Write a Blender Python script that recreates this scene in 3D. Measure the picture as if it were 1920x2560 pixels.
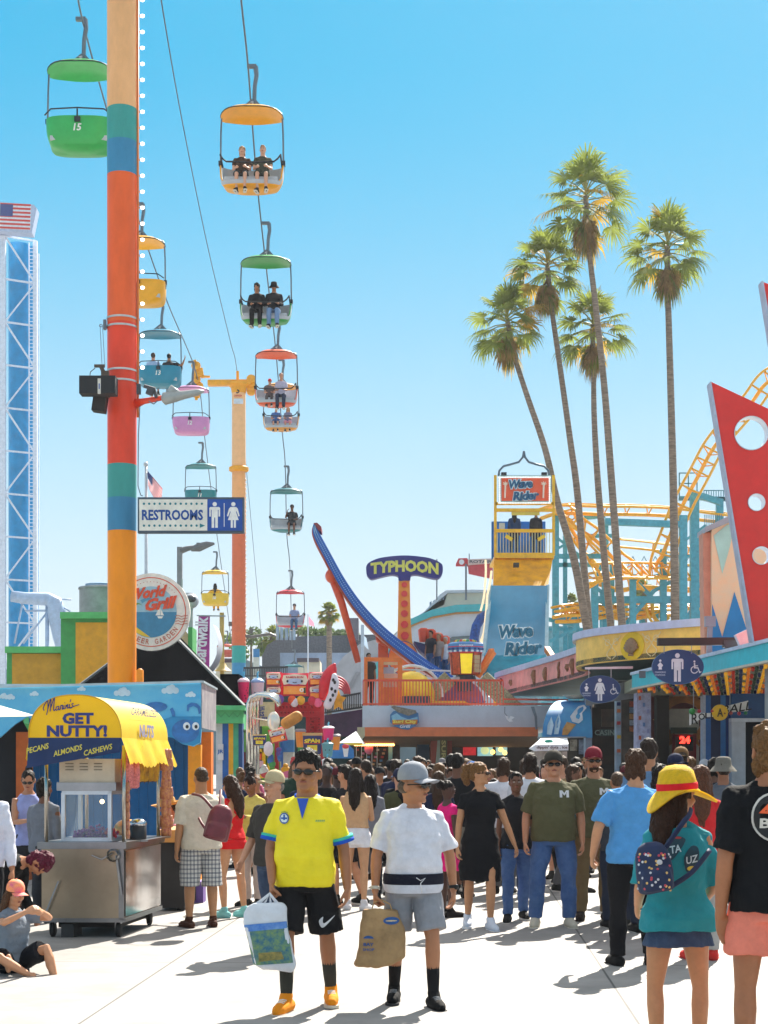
import bpy, bmesh, math, random
from mathutils import Vector, Matrix, noise
random.seed(7)
for o in list(bpy.data.objects): bpy.data.objects.remove(o)
SC = bpy.context.scene
COL = SC.collection
R_ = math.radians
F = 4000.0; CX = 960.0; HY = 1915.0; EYE = 1.66
cam = bpy.data.cameras.new("camera"); camo = bpy.data.objects.new("camera", cam); COL.objects.link(camo)
cam.sensor_fit = 'HORIZONTAL'; cam.sensor_width = 24.0; cam.lens = 24.0 * F / 1920.0
cam.shift_y = (HY - 1280.0) / 1920.0
cam.clip_start = 0.1; cam.clip_end = 3000
camo.location = (0, 0, EYE); camo.rotation_euler = (R_(90), 0, 0)
SC.camera = camo
AZ, EL = 21.0, 45.0
world = bpy.data.worlds.new("World"); SC.world = world; world.use_nodes = True
wt = world.node_tree; bg = wt.nodes['Background']
sky = wt.nodes.new('ShaderNodeTexSky'); sky.sky_type = 'NISHITA'; sky.sun_disc = False
sky.sun_elevation = R_(EL); sky.sun_rotation = R_(AZ); sky.air_density = 1.0; sky.dust_density = 0.6; sky.ozone_density = 2.2
sep = wt.nodes.new('ShaderNodeSeparateColor'); com = wt.nodes.new('ShaderNodeCombineColor')   # film-like response of the sky colours
wt.links.new(sky.outputs[0], sep.inputs[0])
for i, (k, e, cap) in enumerate(((.105 / 3.9 ** 1.9, 1.9, .6), (.62 / 6.7 ** .42, .42, .95), (.99 / 10.6 ** .34, .34, 1.0))):
 pw = wt.nodes.new('ShaderNodeMath'); pw.operation = 'POWER'; pw.inputs[1].default_value = e
 ml = wt.nodes.new('ShaderNodeMath'); ml.operation = 'MULTIPLY'; ml.inputs[1].default_value = k
 mn = wt.nodes.new('ShaderNodeMath'); mn.operation = 'MINIMUM'; mn.inputs[1].default_value = cap
 wt.links.new(sep.outputs[i], pw.inputs[0]); wt.links.new(pw.outputs[0], ml.inputs[0]); wt.links.new(ml.outputs[0], mn.inputs[0]); wt.links.new(mn.outputs[0], com.inputs[i])
wtc = wt.nodes.new('ShaderNodeTexCoord'); wsp = wt.nodes.new('ShaderNodeSeparateXYZ'); wt.links.new(wtc.outputs['Generated'], wsp.inputs[0])
wmr = wt.nodes.new('ShaderNodeMapRange'); wmr.inputs[1].default_value = math.sin(R_(24)); wmr.inputs[2].default_value = math.sin(R_(3)); wt.links.new(wsp.outputs[2], wmr.inputs[0])
wpw = wt.nodes.new('ShaderNodeMath'); wpw.operation = 'POWER'; wpw.inputs[1].default_value = 1.5; wt.links.new(wmr.outputs[0], wpw.inputs[0])
wmx = wt.nodes.new('ShaderNodeMix'); wmx.data_type = 'RGBA'; wmx.inputs[7].default_value = (.84, .93, .985, 1); wt.links.new(wpw.outputs[0], wmx.inputs[0]); wt.links.new(com.outputs[0], wmx.inputs[6])
zmr = wt.nodes.new('ShaderNodeMapRange'); zmr.inputs[1].default_value = math.sin(R_(27)); zmr.inputs[2].default_value = math.sin(R_(42)); wt.links.new(wsp.outputs[2], zmr.inputs[0])   # bright neutral sky added above the frame to lift and neutralise shade fill
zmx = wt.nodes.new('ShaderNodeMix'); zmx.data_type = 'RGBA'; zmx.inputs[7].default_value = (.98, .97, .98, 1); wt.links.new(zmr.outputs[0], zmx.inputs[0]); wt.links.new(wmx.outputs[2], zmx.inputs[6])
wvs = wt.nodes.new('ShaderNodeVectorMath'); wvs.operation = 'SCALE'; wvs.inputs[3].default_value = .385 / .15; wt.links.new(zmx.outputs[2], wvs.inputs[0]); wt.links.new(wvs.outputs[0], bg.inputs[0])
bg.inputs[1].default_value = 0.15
sl = bpy.data.lights.new("sun", 'SUN'); sl.energy = 5.0; sl.angle = R_(0.53); sl.color = (1.0, 0.93, 0.82)
slo = bpy.data.objects.new("sun", sl); COL.objects.link(slo)
SUNV = Vector((math.sin(R_(AZ)) * math.cos(R_(EL)), math.cos(R_(AZ)) * math.cos(R_(EL)), math.sin(R_(EL))))
slo.rotation_euler = SUNV.to_track_quat('Z', 'Y').to_euler(); slo.location = (10, 20, 40)
SC.view_settings.view_transform = 'Standard'; SC.view_settings.look = 'None'
SC.view_settings.exposure = 1.42; SC.view_settings.gamma = 1.0
SC.cycles.max_bounces = 6; SC.cycles.diffuse_bounces = 3; SC.cycles.glossy_bounces = 3; SC.cycles.transparent_max_bounces = 12
SC.cycles.transmission_bounces = 4
def P(x, y, Y):            # photo pixel (1920x2560) at distance Y -> world point
 return Vector(((x - CX) / F * Y, Y, EYE - (y - HY) / F * Y))
def D(x, y, Y): return P(x / .864, y / .864, Y)
def Z3(x, y, Y): return P(750 + x * .4521, 1100 + y * .4521, Y)     # crop around the rides
def Z4(x, y, Y): return P(1150 + x * .4837, 330 + y * .4837, Y)     # crop around the palms
def Z5(x, y, Y): return P(1200 + x * .434, 1200 + y * .434, Y)      # crop around the arcade
def Z2(x, y, Y): return P(x * .4822, 900 + y * .4822, Y)
def Z1(x, y, Y): return P(x * .4822, y * .4822, Y)
def Z6(x, y, Y): return P(x * .4068, 1600 + y * .4068, Y)
def ZS(x, y, Y): return P(560 + x * .2411, 1620 + y * .2411, Y)
def lin(h):
 if not isinstance(h, str): return tuple(h)
 h = h.lstrip('#'); h = h if len(h) == 6 else ''.join(c * 2 for c in h); v = [int(h[i:i + 2], 16) / 255 for i in (0, 2, 4)]
 return tuple((c / 12.92 if c <= .04045 else ((c + .055) / 1.055) ** 2.4) for c in v)
MATS = {}
def M(col, rough=.6, metal=0.0, var=.10, scale=5.0, bump=0.0, bscale=None, trans=0.0, emit=0.0, spec=None, tint=None, stretch=None):
 key = (col, rough, metal, var, scale, bump, bscale, trans, emit, spec, tint, stretch)
 if key in MATS: return MATS[key]
 m = bpy.data.materials.new("m_%d" % len(MATS)); m.use_nodes = True
 nt = m.node_tree; N = nt.nodes; L = nt.links; b = N['Principled BSDF']; out = N['Material Output']
 c = lin(col)
 b.inputs['Base Color'].default_value = (*c, 1); b.inputs['Roughness'].default_value = rough
 b.inputs['Metallic'].default_value = metal
 if spec is not None: b.inputs['Specular IOR Level'].default_value = spec
 colout = None
 if var or bump:
  tc = N.new('ShaderNodeTexCoord'); src = tc.outputs['Object']
  if stretch:
   mp = N.new('ShaderNodeMapping'); mp.inputs['Scale'].default_value = stretch; L.new(src, mp.inputs['Vector']); src = mp.outputs[0]
 if var:
  n = N.new('ShaderNodeTexNoise'); n.inputs['Scale'].default_value = scale; n.inputs['Detail'].default_value = 6; n.inputs['Roughness'].default_value = .65
  L.new(src, n.inputs['Vector'])
  mx = N.new('ShaderNodeMix'); mx.data_type = 'RGBA'
  t = lin(tint) if tint else tuple(x * (1 - 2.2 * var) for x in c)
  mx.inputs[6].default_value = (*[min(1, x * (1 + .5 * var)) for x in c], 1); mx.inputs[7].default_value = (*t, 1)
  mr = N.new('ShaderNodeMapRange'); mr.inputs[1].default_value = .35; mr.inputs[2].default_value = .75
  L.new(n.outputs[0], mr.inputs[0]); L.new(mr.outputs[0], mx.inputs[0]); L.new(mx.outputs[2], b.inputs['Base Color']); colout = mx.outputs[2]
 if bump:
  n2 = N.new('ShaderNodeTexNoise'); n2.inputs['Scale'].default_value = bscale or 40; n2.inputs['Detail'].default_value = 5
  L.new(src, n2.inputs['Vector'])
  bp = N.new('ShaderNodeBump'); bp.inputs['Strength'].default_value = bump; bp.inputs['Distance'].default_value = .02
  L.new(n2.outputs[0], bp.inputs['Height']); L.new(bp.outputs[0], b.inputs['Normal'])
 if trans:
  tr = N.new('ShaderNodeBsdfTranslucent'); ms = N.new('ShaderNodeMixShader'); ms.inputs[0].default_value = trans
  if colout: L.new(colout, tr.inputs[0])
  else: tr.inputs[0].default_value = (*c, 1)
  L.new(b.outputs[0], ms.inputs[1]); L.new(tr.outputs[0], ms.inputs[2]); L.new(ms.outputs[0], out.inputs[0])
 if emit:
  b.inputs['Emission Color'].default_value = (*c, 1); b.inputs['Emission Strength'].default_value = emit
 MATS[key] = m; return m
def glass(col='#cfe6ee', alpha=.25, rough=.05):
 key = ('glass', col, alpha)
 if key in MATS: return MATS[key]
 m = bpy.data.materials.new("m_glass"); m.use_nodes = True; nt = m.node_tree; N = nt.nodes; L = nt.links
 b = N['Principled BSDF']; b.inputs['Base Color'].default_value = (*lin(col), 1); b.inputs['Roughness'].default_value = rough
 tr = N.new('ShaderNodeBsdfTransparent'); ms = N.new('ShaderNodeMixShader'); ms.inputs[0].default_value = alpha
 L.new(tr.outputs[0], ms.inputs[1]); L.new(b.outputs[0], ms.inputs[2]); L.new(ms.outputs[0], N['Material Output'].inputs[0])
 MATS[key] = m; return m
WMX = {}
def wm(o): return WMX.get(o.name, Matrix.Identity(4))
def settag(o, label=None, cat=None, group=None, kind=None):
 if label: o['label'] = label
 if cat: o['category'] = cat
 if group: o['group'] = group
 if kind: o['kind'] = kind
 return o
def thing(name, label, cat, loc=(0, 0, 0), rz=0, group=None):
 o = bpy.data.objects.new(name, None); COL.objects.link(o); o.empty_display_size = .2
 o.location = loc; o.rotation_euler = (0, 0, rz); settag(o, label, cat, group)
 WMX[o.name] = Matrix.Translation(Vector(loc)) @ Matrix.Rotation(rz, 4, 'Z')
 return o
def link(name, me, parent=None, local=False):
 """link a mesh as one object; verts are world coords unless local"""
 o = bpy.data.objects.new(name, me); COL.objects.link(o)
 if parent is not None:
  W = wm(parent)
  if not local: me.transform(W.inverted())
  o.parent = parent; WMX[o.name] = W
 return o
def frame(o, r, u):
 """matrix: local x->r, y->u, z->normal (toward the viewer when r,u face him), origin o"""
 r = Vector(r).normalized(); u = Vector(u); u = (u - r * u.dot(r)).normalized(); n = r.cross(u)
 return Matrix(((r.x, u.x, n.x, o[0]), (r.y, u.y, n.y, o[1]), (r.z, u.z, n.z, o[2]), (0, 0, 0, 1)))
def face(o, ang=0):   # upright plane facing the camera (-Y), turned by ang degrees about z
 a = R_(ang); return frame(o, (math.cos(a), math.sin(a), 0), (0, 0, 1))
def rotm(yaw=0, pitch=0, roll=0): return Matrix.Rotation(R_(yaw), 4, 'Z') @ Matrix.Rotation(R_(pitch), 4, 'X') @ Matrix.Rotation(R_(roll), 4, 'Y')
class MB:
 def __init__(s): s.v = []; s.f = []; s.m = []; s.cur = 0
 def add(s, vs, fs):
  b = len(s.v); s.v += [tuple(v) for v in vs]; s.f += [tuple(b + i for i in f) for f in fs]; s.m += [s.cur] * len(fs); return s
 def mat(s, i): s.cur = i; return s
 def box(s, c, size, X=None):
  hx, hy, hz = [k / 2 for k in size]
  vs = [Vector((x, y, z)) for x in (-hx, hx) for y in (-hy, hy) for z in (-hz, hz)]
  if X is not None: vs = [X.to_3x3() @ v for v in vs]
  vs = [v + Vector(c) for v in vs]
  return s.add(vs, [(0, 1, 3, 2), (4, 6, 7, 5), (0, 4, 5, 1), (2, 3, 7, 6), (0, 2, 6, 4), (1, 5, 7, 3)])
 def bar(s, a, b, w, h=None, up=(0, 0, 1)):
  a = Vector(a); b = Vector(b); d = (b - a); L = d.length
  if L < 1e-6: return s
  d /= L; u = Vector(up)
  if abs(d.dot(u)) > .98: u = Vector((0, 1, 0))
  r = d.cross(u).normalized(); u = r.cross(d); h = h or w
  vs = [p + r * (i * w / 2) + u * (j * h / 2) for p in (a, b) for i, j in ((-1, -1), (1, -1), (1, 1), (-1, 1))]
  return s.add(vs, [(3, 2, 1, 0), (4, 5, 6, 7), (0, 1, 5, 4), (1, 2, 6, 5), (2, 3, 7, 6), (3, 0, 4, 7)])
 def tube(s, pts, r, n=8, cap=True, ends=False, flat=1.0):
  pts = [Vector(p) for p in pts]; N = len(pts)
  rr = list(r) if isinstance(r, (list, tuple)) else [r] * N
  if ends:   # rounded ends
   d0 = (pts[0] - pts[1]).normalized(); d1 = (pts[-1] - pts[-2]).normalized()
   a = [(pts[0] + d0 * rr[0] * k, rr[0] * q) for k, q in ((.95, .3), (.7, .72), (.38, .93))]
   b = [(pts[-1] + d1 * rr[-1] * k, rr[-1] * q) for k, q in ((.38, .93), (.7, .72), (.95, .3))]
   pts = [p for p, _ in a] + pts + [p for p, _ in b]; rr = [q for _, q in a] + rr + [q for _, q in b]; N = len(pts)
  vs = []; pu = None
  for i, p in enumerate(pts):
   t = (pts[min(i + 1, N - 1)] - pts[max(i - 1, 0)]).normalized()
   if pu is None:
    u = Vector((0, 1, 0)) if abs(t.y) < .9 else Vector((1, 0, 0))
   else: u = pu
   u = (u - t * u.dot(t)).normalized(); pu = u; w = t.cross(u)
   for k in range(n):
    a = 2 * math.pi * k / n; vs.append(p + (u * math.cos(a) * flat + w * math.sin(a)) * rr[i])
  fs = [(i * n + k, i * n + (k + 1) % n, (i + 1) * n + (k + 1) % n, (i + 1) * n + k) for i in range(N - 1) for k in range(n)]
  if cap: fs += [tuple(range(n - 1, -1, -1)), tuple((N - 1) * n + k for k in range(n))]
  return s.add(vs, fs)
 def ell(s, c, r, X=None, nu=14, nv=9):
  c = Vector(c); r = (r, r, r) if not isinstance(r, (tuple, list)) else r
  vs = [];
  for i in range(1, nv):
   t = math.pi * i / nv
   for k in range(nu):
    a = 2 * math.pi * k / nu; vs.append(Vector((math.sin(t) * math.cos(a) * r[0], math.sin(t) * math.sin(a) * r[1], math.cos(t) * r[2])))
  vs += [Vector((0, 0, r[2])), Vector((0, 0, -r[2]))]
  if X is not None: vs = [X.to_3x3() @ v for v in vs]
  top = (nv - 1) * nu; fs = [((i + 1) * nu + k, (i + 1) * nu + (k + 1) % nu, i * nu + (k + 1) % nu, i * nu + k) for i in range(nv - 2) for k in range(nu)]
  fs += [(k, (k + 1) % nu, top) for k in range(nu)] + [((nv - 2) * nu + (k + 1) % nu, (nv - 2) * nu + k, top + 1) for k in range(nu)]
  return s.add([v + c for v in vs], fs)
 def rings(s, L, X=None, n=22, pw=2.3, cap=True):
  """L: (center, rx, ry) stacked upwards; superellipse rings"""
  vs = []
  for c, rx, ry in L:
   c = Vector(c)
   for k in range(n):
    a = 2 * math.pi * k / n; ca, sa = math.cos(a), math.sin(a)
    v = Vector((math.copysign(abs(ca) ** (2 / pw), ca) * rx, math.copysign(abs(sa) ** (2 / pw), sa) * ry, 0)) + c
    vs.append(X @ v if X is not None else v)
  N = len(L)
  fs = [(i * n + k, i * n + (k + 1) % n, (i + 1) * n + (k + 1) % n, (i + 1) * n + k) for i in range(N - 1) for k in range(n)]
  if cap: fs += [tuple(range(n - 1, -1, -1)), tuple((N - 1) * n + k for k in range(n))]
  return s.add(vs, fs)
 def poly(s, pts, X, th, holes=None):
  """extruded outline: pts 2D in frame X (x right, y up), front face at z=0 facing +z, back at -th"""
  bm = bmesh.new(); loops = [pts] + (holes or []); es = []
  for lp in loops:
   vv = [bm.verts.new((x, y, 0)) for x, y in lp]
   es += [bm.edges.new((vv[i], vv[(i + 1) % len(vv)])) for i in range(len(vv))]
  bmesh.ops.triangle_fill(bm, use_beauty=True, edges=es, normal=(0, 0, 1))
  bm.verts.index_update(); vs = [v.co.copy() for v in bm.verts]; n = len(vs)
  tris = []
  for f in bm.faces:
   ids = [v.index for v in f.verts]
   tris.append(ids if f.normal.z > 0 else ids[::-1])
  bm.free()
  allv = [X @ v for v in vs] + [X @ (v + Vector((0, 0, -th))) for v in vs]
  fs = [tuple(t) for t in tris] + [tuple(i + n for i in reversed(t)) for t in tris]
  off = 0
  for li, lp in enumerate(loops):
   m = len(lp); area = sum(lp[i][0] * lp[(i + 1) % m][1] - lp[(i + 1) % m][0] * lp[i][1] for i in range(m))
   ccw = (area > 0) != (li > 0)
   for i in range(m):
    a = off + i; b = off + (i + 1) % m
    fs.append((a, a + n, b + n, b) if ccw else (b, b + n, a + n, a))
   off += m
  return s.add(allv, fs)
 def lathe(s, prof, X, n=24, a0=0, a1=360):
  full = abs(a1 - a0) >= 360; K = n if full else n + 1; vs = []
  for r, z in prof:
   for k in range(K):
    a = R_(a0 + (a1 - a0) * k / n); vs.append(X @ Vector((r * math.cos(a), r * math.sin(a), z)))
  fs = []
  for i in range(len(prof) - 1):
   for k in range(n):
    k2 = (k + 1) % K; fs.append((i * K + k, i * K + k2, (i + 1) * K + k2, (i + 1) * K + k))
  return s.add(vs, fs)
 def quad(s, a, b, c, d): return s.add([a, b, c, d], [(0, 1, 2, 3)])
 def me(s, mats, smooth=False):
  me = bpy.data.meshes.new("mesh"); me.from_pydata(s.v, [], s.f)
  mats = mats if isinstance(mats, (list, tuple)) else [mats]
  for m in mats: me.materials.append(m)
  me.polygons.foreach_set('material_index', s.m)
  if smooth: me.polygons.foreach_set('use_smooth', [True] * len(s.f))
  me.update(); return me
 def build(s, name, mats, parent=None, smooth=False, local=False):
  if smooth == 'auto':
   me = s.me(mats, True); o = link(name, me, parent, local)
   autosmooth(me); return o
  return link(name, s.me(mats, smooth), parent, local)
def autosmooth(me, ang=40):
 bm = bmesh.new(); bm.from_mesh(me)
 for e in bm.edges:
  if len(e.link_faces) == 2 and e.calc_face_angle(0) > R_(ang): e.smooth = False
 bm.to_mesh(me); bm.free()
TS = bpy.data.scenes.new("tmp"); TV = TS.view_layers[0]
def evalmesh(o):
 TS.collection.objects.link(o); TV.update(); dg = TV.depsgraph
 me = bpy.data.meshes.new_from_object(o.evaluated_get(dg)); d = o.data
 bpy.data.objects.remove(o)
 return me
def remesh(mb, vox, smooth=2, mats=None, fac=.5):
 me = mb.me(mats or [M('#888888')]); o = bpy.data.objects.new("t", me)
 md = o.modifiers.new("r", 'REMESH'); md.mode = 'VOXEL'; md.voxel_size = vox; md.use_smooth_shade = True
 if smooth:
  sm = o.modifiers.new("s", 'SMOOTH'); sm.factor = fac; sm.iterations = smooth
 r = evalmesh(o); bpy.data.meshes.remove(me)
 r.materials.clear()
 for m in (mats or []): r.materials.append(m)
 return r
def wrinkle(me, amp, sc=(9, 9, 4), seed=0, up=None):
 off = Vector((seed * 3.1, seed * 1.7, seed)); ns = [v.normal.copy() for v in me.vertices]
 for v, n in zip(me.vertices, ns):
  c = v.co; q = Vector((c.x * sc[0], c.y * sc[1], c.z * sc[2])) + off
  d = noise.noise(q) + .5 * abs(noise.noise(q * 2.3)) - .15
  v.co = c + n * (amp * d)
 me.update()
def textmesh(s, size=1, bold=0, shear=0, space=1.0, res=2):
 cu = bpy.data.curves.new("t", 'FONT'); cu.body = s; cu.size = size; cu.offset = bold; cu.shear = shear; cu.space_character = space
 cu.resolution_u = res; cu.align_x = 'CENTER'; cu.align_y = 'CENTER'
 o = bpy.data.objects.new("t", cu); me = evalmesh(o); bpy.data.curves.remove(cu); return me
def text(mb, s, X, w, h, bold=.02, shear=0, lift=.004, fn=None, sp=1.0, rot=0):
 """add flat text to mb, fitted to w x h, centred on frame X"""
 me = textmesh(s, 1, bold, shear, sp); vs = [v.co.copy() for v in me.vertices]
 if not vs: return
 x0 = min(v.x for v in vs); x1 = max(v.x for v in vs); y0 = min(v.y for v in vs); y1 = max(v.y for v in vs)
 out = []; cr, sr = math.cos(R_(rot)), math.sin(R_(rot))
 for v in vs:
  x = (v.x - (x0 + x1) / 2) / (x1 - x0) * w; y = (v.y - (y0 + y1) / 2) / (y1 - y0) * h
  x, y = x * cr - y * sr, x * sr + y * cr
  if fn: x, y = fn(x, y)
  out.append(X @ Vector((x, y, lift)))
 mb.add(out, [tuple(p.vertices) for p in me.polygons]); bpy.data.meshes.remove(me)
def disc(cx, cy, rx, ry=None, n=24, a0=0, a1=360):
 ry = ry or rx; k = n if abs(a1 - a0) >= 360 else n + 1
 return [(cx + rx * math.cos(R_(a0 + (a1 - a0) * i / n)), cy + ry * math.sin(R_(a0 + (a1 - a0) * i / n))) for i in range(k)]
def spline(pts, n=6):
 pts = [Vector(p) for p in pts]; out = []
 for i in range(len(pts) - 1):
  p0 = pts[max(i - 1, 0)]; p1 = pts[i]; p2 = pts[i + 1]; p3 = pts[min(i + 2, len(pts) - 1)]
  for k in range(n):
   t = k / n; out.append(.5 * ((2 * p1) + (p2 - p0) * t + (2 * p0 - 5 * p1 + 4 * p2 - p3) * t * t + (3 * p1 - p0 - 3 * p2 + p3) * t ** 3))
 out.append(pts[-1]); return out
def sp2(pts, n=6): return [(v.x, v.y) for v in spline([(a, b, 0) for a, b in pts], n)]
def copy_tree(o, parent=None, over=None):
 c = o.copy(); COL.objects.link(c); c.parent = parent
 if over and c.type == 'MESH':
  for sl_ in c.material_slots:
   mm = over.get(o.name.split('.')[0])
   if mm: sl_.link = 'OBJECT'; sl_.material = mm
 for ch in [q for q in o.children]: copy_tree(ch, c, over)
 return c
# ================================================================ setting
def concrete():
 m = bpy.data.materials.new("m_concrete"); m.use_nodes = True; nt = m.node_tree; N = nt.nodes; L = nt.links; b = N['Principled BSDF']
 tc = N.new('ShaderNodeTexCoord'); mp = N.new('ShaderNodeMapping'); mp.inputs['Rotation'].default_value = (0, 0, R_(3.0)); mp.inputs['Location'].default_value = (-1.1, -2.62, 0)
 L.new(tc.outputs['Object'], mp.inputs[0])
 br = N.new('ShaderNodeTexBrick'); br.offset = 0; br.inputs['Scale'].default_value = 1; br.inputs['Mortar Size'].default_value = .010; br.inputs['Mortar Smooth'].default_value = .2
 br.inputs['Brick Width'].default_value = 3.6; br.inputs['Row Height'].default_value = 3.6
 br.inputs['Color1'].default_value = (.265, .25, .238, 1); br.inputs['Color2'].default_value = (.30, .287, .27, 1); br.inputs['Mortar'].default_value = (.09, .085, .08, 1)
 L.new(mp.outputs[0], br.inputs[0])
 n = N.new('ShaderNodeTexNoise'); n.inputs['Scale'].default_value = .9; n.inputs['Detail'].default_value = 9; n.inputs['Roughness'].default_value = .7; L.new(tc.outputs['Object'], n.inputs[0])
 mr = N.new('ShaderNodeMapRange'); mr.inputs[1].default_value = .32; mr.inputs[2].default_value = .62; mr.inputs[3].default_value = .70; mr.inputs[4].default_value = 1.08; L.new(n.outputs[0], mr.inputs[0])
 v = N.new('ShaderNodeTexVoronoi'); v.inputs['Scale'].default_value = 2.2; L.new(tc.outputs['Object'], v.inputs[0])
 mr2 = N.new('ShaderNodeMapRange'); mr2.inputs[1].default_value = .035; mr2.inputs[2].default_value = .06; mr2.inputs[3].default_value = .55; mr2.inputs[4].default_value = 1; L.new(v.outputs[0], mr2.inputs[0])
 mu = N.new('ShaderNodeMath'); mu.operation = 'MULTIPLY'; L.new(mr.outputs[0], mu.inputs[0]); L.new(mr2.outputs[0], mu.inputs[1])
 mx = N.new('ShaderNodeMix'); mx.data_type = 'RGBA'; mx.blend_type = 'MULTIPLY'; mx.inputs[0].default_value = 1; L.new(br.outputs[0], mx.inputs[6]); L.new(mu.outputs[0], mx.inputs[7])
 L.new(mx.outputs[2], b.inputs['Base Color']); b.inputs['Roughness'].default_value = .75
 n2 = N.new('ShaderNodeTexNoise'); n2.inputs['Scale'].default_value = 60; L.new(tc.outputs['Object'], n2.inputs[0])
 bp = N.new('ShaderNodeBump'); bp.inputs['Strength'].default_value = .15; bp.inputs['Distance'].default_value = .01; L.new(n2.outputs[0], bp.inputs['Height']); L.new(bp.outputs[0], b.inputs['Normal'])
 return m
g = MB(); S_ = 900
g.quad((-S_, -20, 0), (S_, -20, 0), (S_, 1400, 0), (-S_, 1400, 0)); go = g.build('ground', concrete()); go['kind'] = 'structure'
steel = M('#9aa0a6', .45, .6, .15)
def ring_poly(mb, c, r, z0, z1, r1=None, n=32):
 mb.lathe([(r, z0), (r1 or r, z1)], Matrix.Translation((c[0], c[1], 0)), n)
PX = P(305, 1915, 30).x; PY = 30.0
pole = thing('chairlift_pole', 'thick cylindrical pole striped peach, teal, blue, orange and red-orange, lined with small white bulbs', 'chairlift pole', (PX, PY, 0))
zz = lambda y: EYE - (y / .864 - HY) / F * 30
bands = [(-1200, 237, '#F3B57A'), (237, 308, '#3E9C93'), (308, 380, '#3C87AE'), (380, 700, '#F06428'), (700, 1005, '#EE4626'), (1005, 1077, '#3E9C93'), (1077, 1148, '#3C87AE'), (1148, 2500, '#FF9400')]
pb = MB(); rp = .292; mats = []
for i, (a, b_, c) in enumerate(bands):
 z1 = zz(a); z0 = max(0, zz(b_)); pb.mat(i); mats.append(M(c, .42, 0, .10, 2.2, .12, 25, spec=.35, stretch=(1, 1, .35))); rr = rp * (1 if b_ > 1000 else 1.05)
 k0 = 1.0 + .07 * min(1, max(0, z0 / 16)); k1 = 1.0 + .07 * min(1, z1 / 16)
 pb.lathe([(.262 * k0, z0), (.262 * k1, z1)], Matrix.Translation((PX, PY, 0)), 48)
pb.build('pole_shaft', mats, pole, 'auto')
cb = MB()
zt = zz(-10)
for i in range(0, 7):
 z = zz(120 + i * 150)
cb.tube([(PX + .30, PY - .02, zz(-60)), (PX + .30, PY - .02, zz(1100 * .82))], .022, 8)
cb.build('bulb_conduit', M('#D9752F', .5), pole, True)
bulbm = M('#fff8ec', .3, 0, 0, emit=1.0)
k = 0
y = -33.4
while y < 800:
 bb = MB(); z = zz(y); c = Vector((PX + .33, PY - .02, z)); bb.ell(c + Vector((.055, 0, 0)), (.045, .034, .034), nu=10, nv=6); bb.mat(1).tube([c, c + Vector((.03, 0, 0))], .02, 8)
 bb.build('bulb', [bulbm, M('#c86a30', .5)], pole, True); y += 34.5; k += 1
sb = MB()
for yy in (690, 708, 803, 826):
 sb.lathe([(.285, zz(yy) - .018), (.287, zz(yy) + .018), (.283, zz(yy) + .02)], Matrix.Translation((PX, PY, 0)), 40)
sb.build('steel_band', M('#c9c6c0', .35, .7), pole, True)
br = MB(); br.bar(P(252, 915, 29.6), P(268, 950, 29.6), .07); br.bar(P(236, 915, 29.6), P(262, 915, 29.6), .05); br.box(P(263, 935, 29.6), (.14, .1, .1)); br.tube([P(238, 920, 29.5), P(226, 930, 29.5), P(224, 945, 29.5)], .008, 6)
br.bar(P(262, 990, 29.8), P(275, 990, 29.8), .06)
br.build('bracket', M('#5b4a3c', .6), pole)
s1 = MB(); s1.box(P(246.5, 965.5, 29.2), (.655, .3, .32)); s1.mat(1).box(P(248, 965.5, 29.04), (.055, .01, .28)); s1.mat(2).box(P(248, 965.5, 29.03), (.02, .01, .10)); s1.build('speaker', [M('#1a1c20', .7, bump=.3, bscale=120), M('#d8d2c4'), M('#2c58a0')], pole)
s2 = MB(); s2.box(P(250, 1010, 29.6), (.24, .25, .3), rotm(0, 0, 8)); s2.build('speaker', M('#23211f', .7), pole)
fl = MB(); p0 = P(343, 1007, 29.9); fl.tube([P(338, 1010, 30), P(360, 1003, 29.8), P(400, 996, 29.6), P(407, 994, 29.6)], [.09, .055, .045, .045], 10); fl.build('lamp_arm', M('#EE4626', .45), pole, True)
fl = MB()
a = P(404, 998, 29.5); b_ = P(510, 978, 29.5); d = (b_ - a)
fl.rings([(a, .01, .01), (a + d * .02, .10, .10), (a + d * .3, .13, .13), (a + d * .6, .12, .085), (a + d * .9, .08, .05), (b_, .01, .01)], None, 10)
fl = MB(); fl.tube([a, a + d * .06, a + d * .3, a + d * .55, a + d * .85, b_], [.05, .115, .10, .075, .06, .02], 14, flat=1.1); fl.tube([a + d * .08 + Vector((0, 0, .04)), a + d * .25 + Vector((0, 0, .14)), a + d * .45 + Vector((0, 0, .04))], [.04, .09, .03], 10)
fl.build('lamp_head', M('#a3a8a6', .4, .2), pole, True)
fx = MB(); fx.box(P(347, 973, 29.7), (.07, .1, .18)); fx.box(P(376, 978, 29.6), (.13, .1, .14), rotm(0, 0, 20)); fx.tube([P(360, 965, 29.6), P(385, 972, 29.6), P(392, 995, 29.6)], .035, 8); fx.build('junction_box', M('#44464a', .6), pole)
cx_ = MB(); cx_.tube([P(372, 1003, 29.5), P(384, 1010, 29.5), P(394, 1002, 29.5)], .012, 6); cx_.tube([P(350, 1010, 29.9), P(346, 1090, 29.9), P(345, 1215, 29.9), P(352, 1238, 29.9), P(357, 1240, 29.9)], .01, 6); cx_.tube([P(250, 810, 29.8), P(255, 912, 29.8)], .005, 5); cx_.tube([P(256, 812, 29.8), P(262, 912, 29.8)], .005, 5); cx_.lathe([(.02, -.006), (.032, 0), (.02, .006)], frame(P(252, 814, 29.8), (1, 0, 0), (0, 0, 1)), 14); cx_.box(P(262, 812, 29.9), (.05, .08, .18)); cx_.build('wiring', M('#6a7078', .5), pole)
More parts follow.
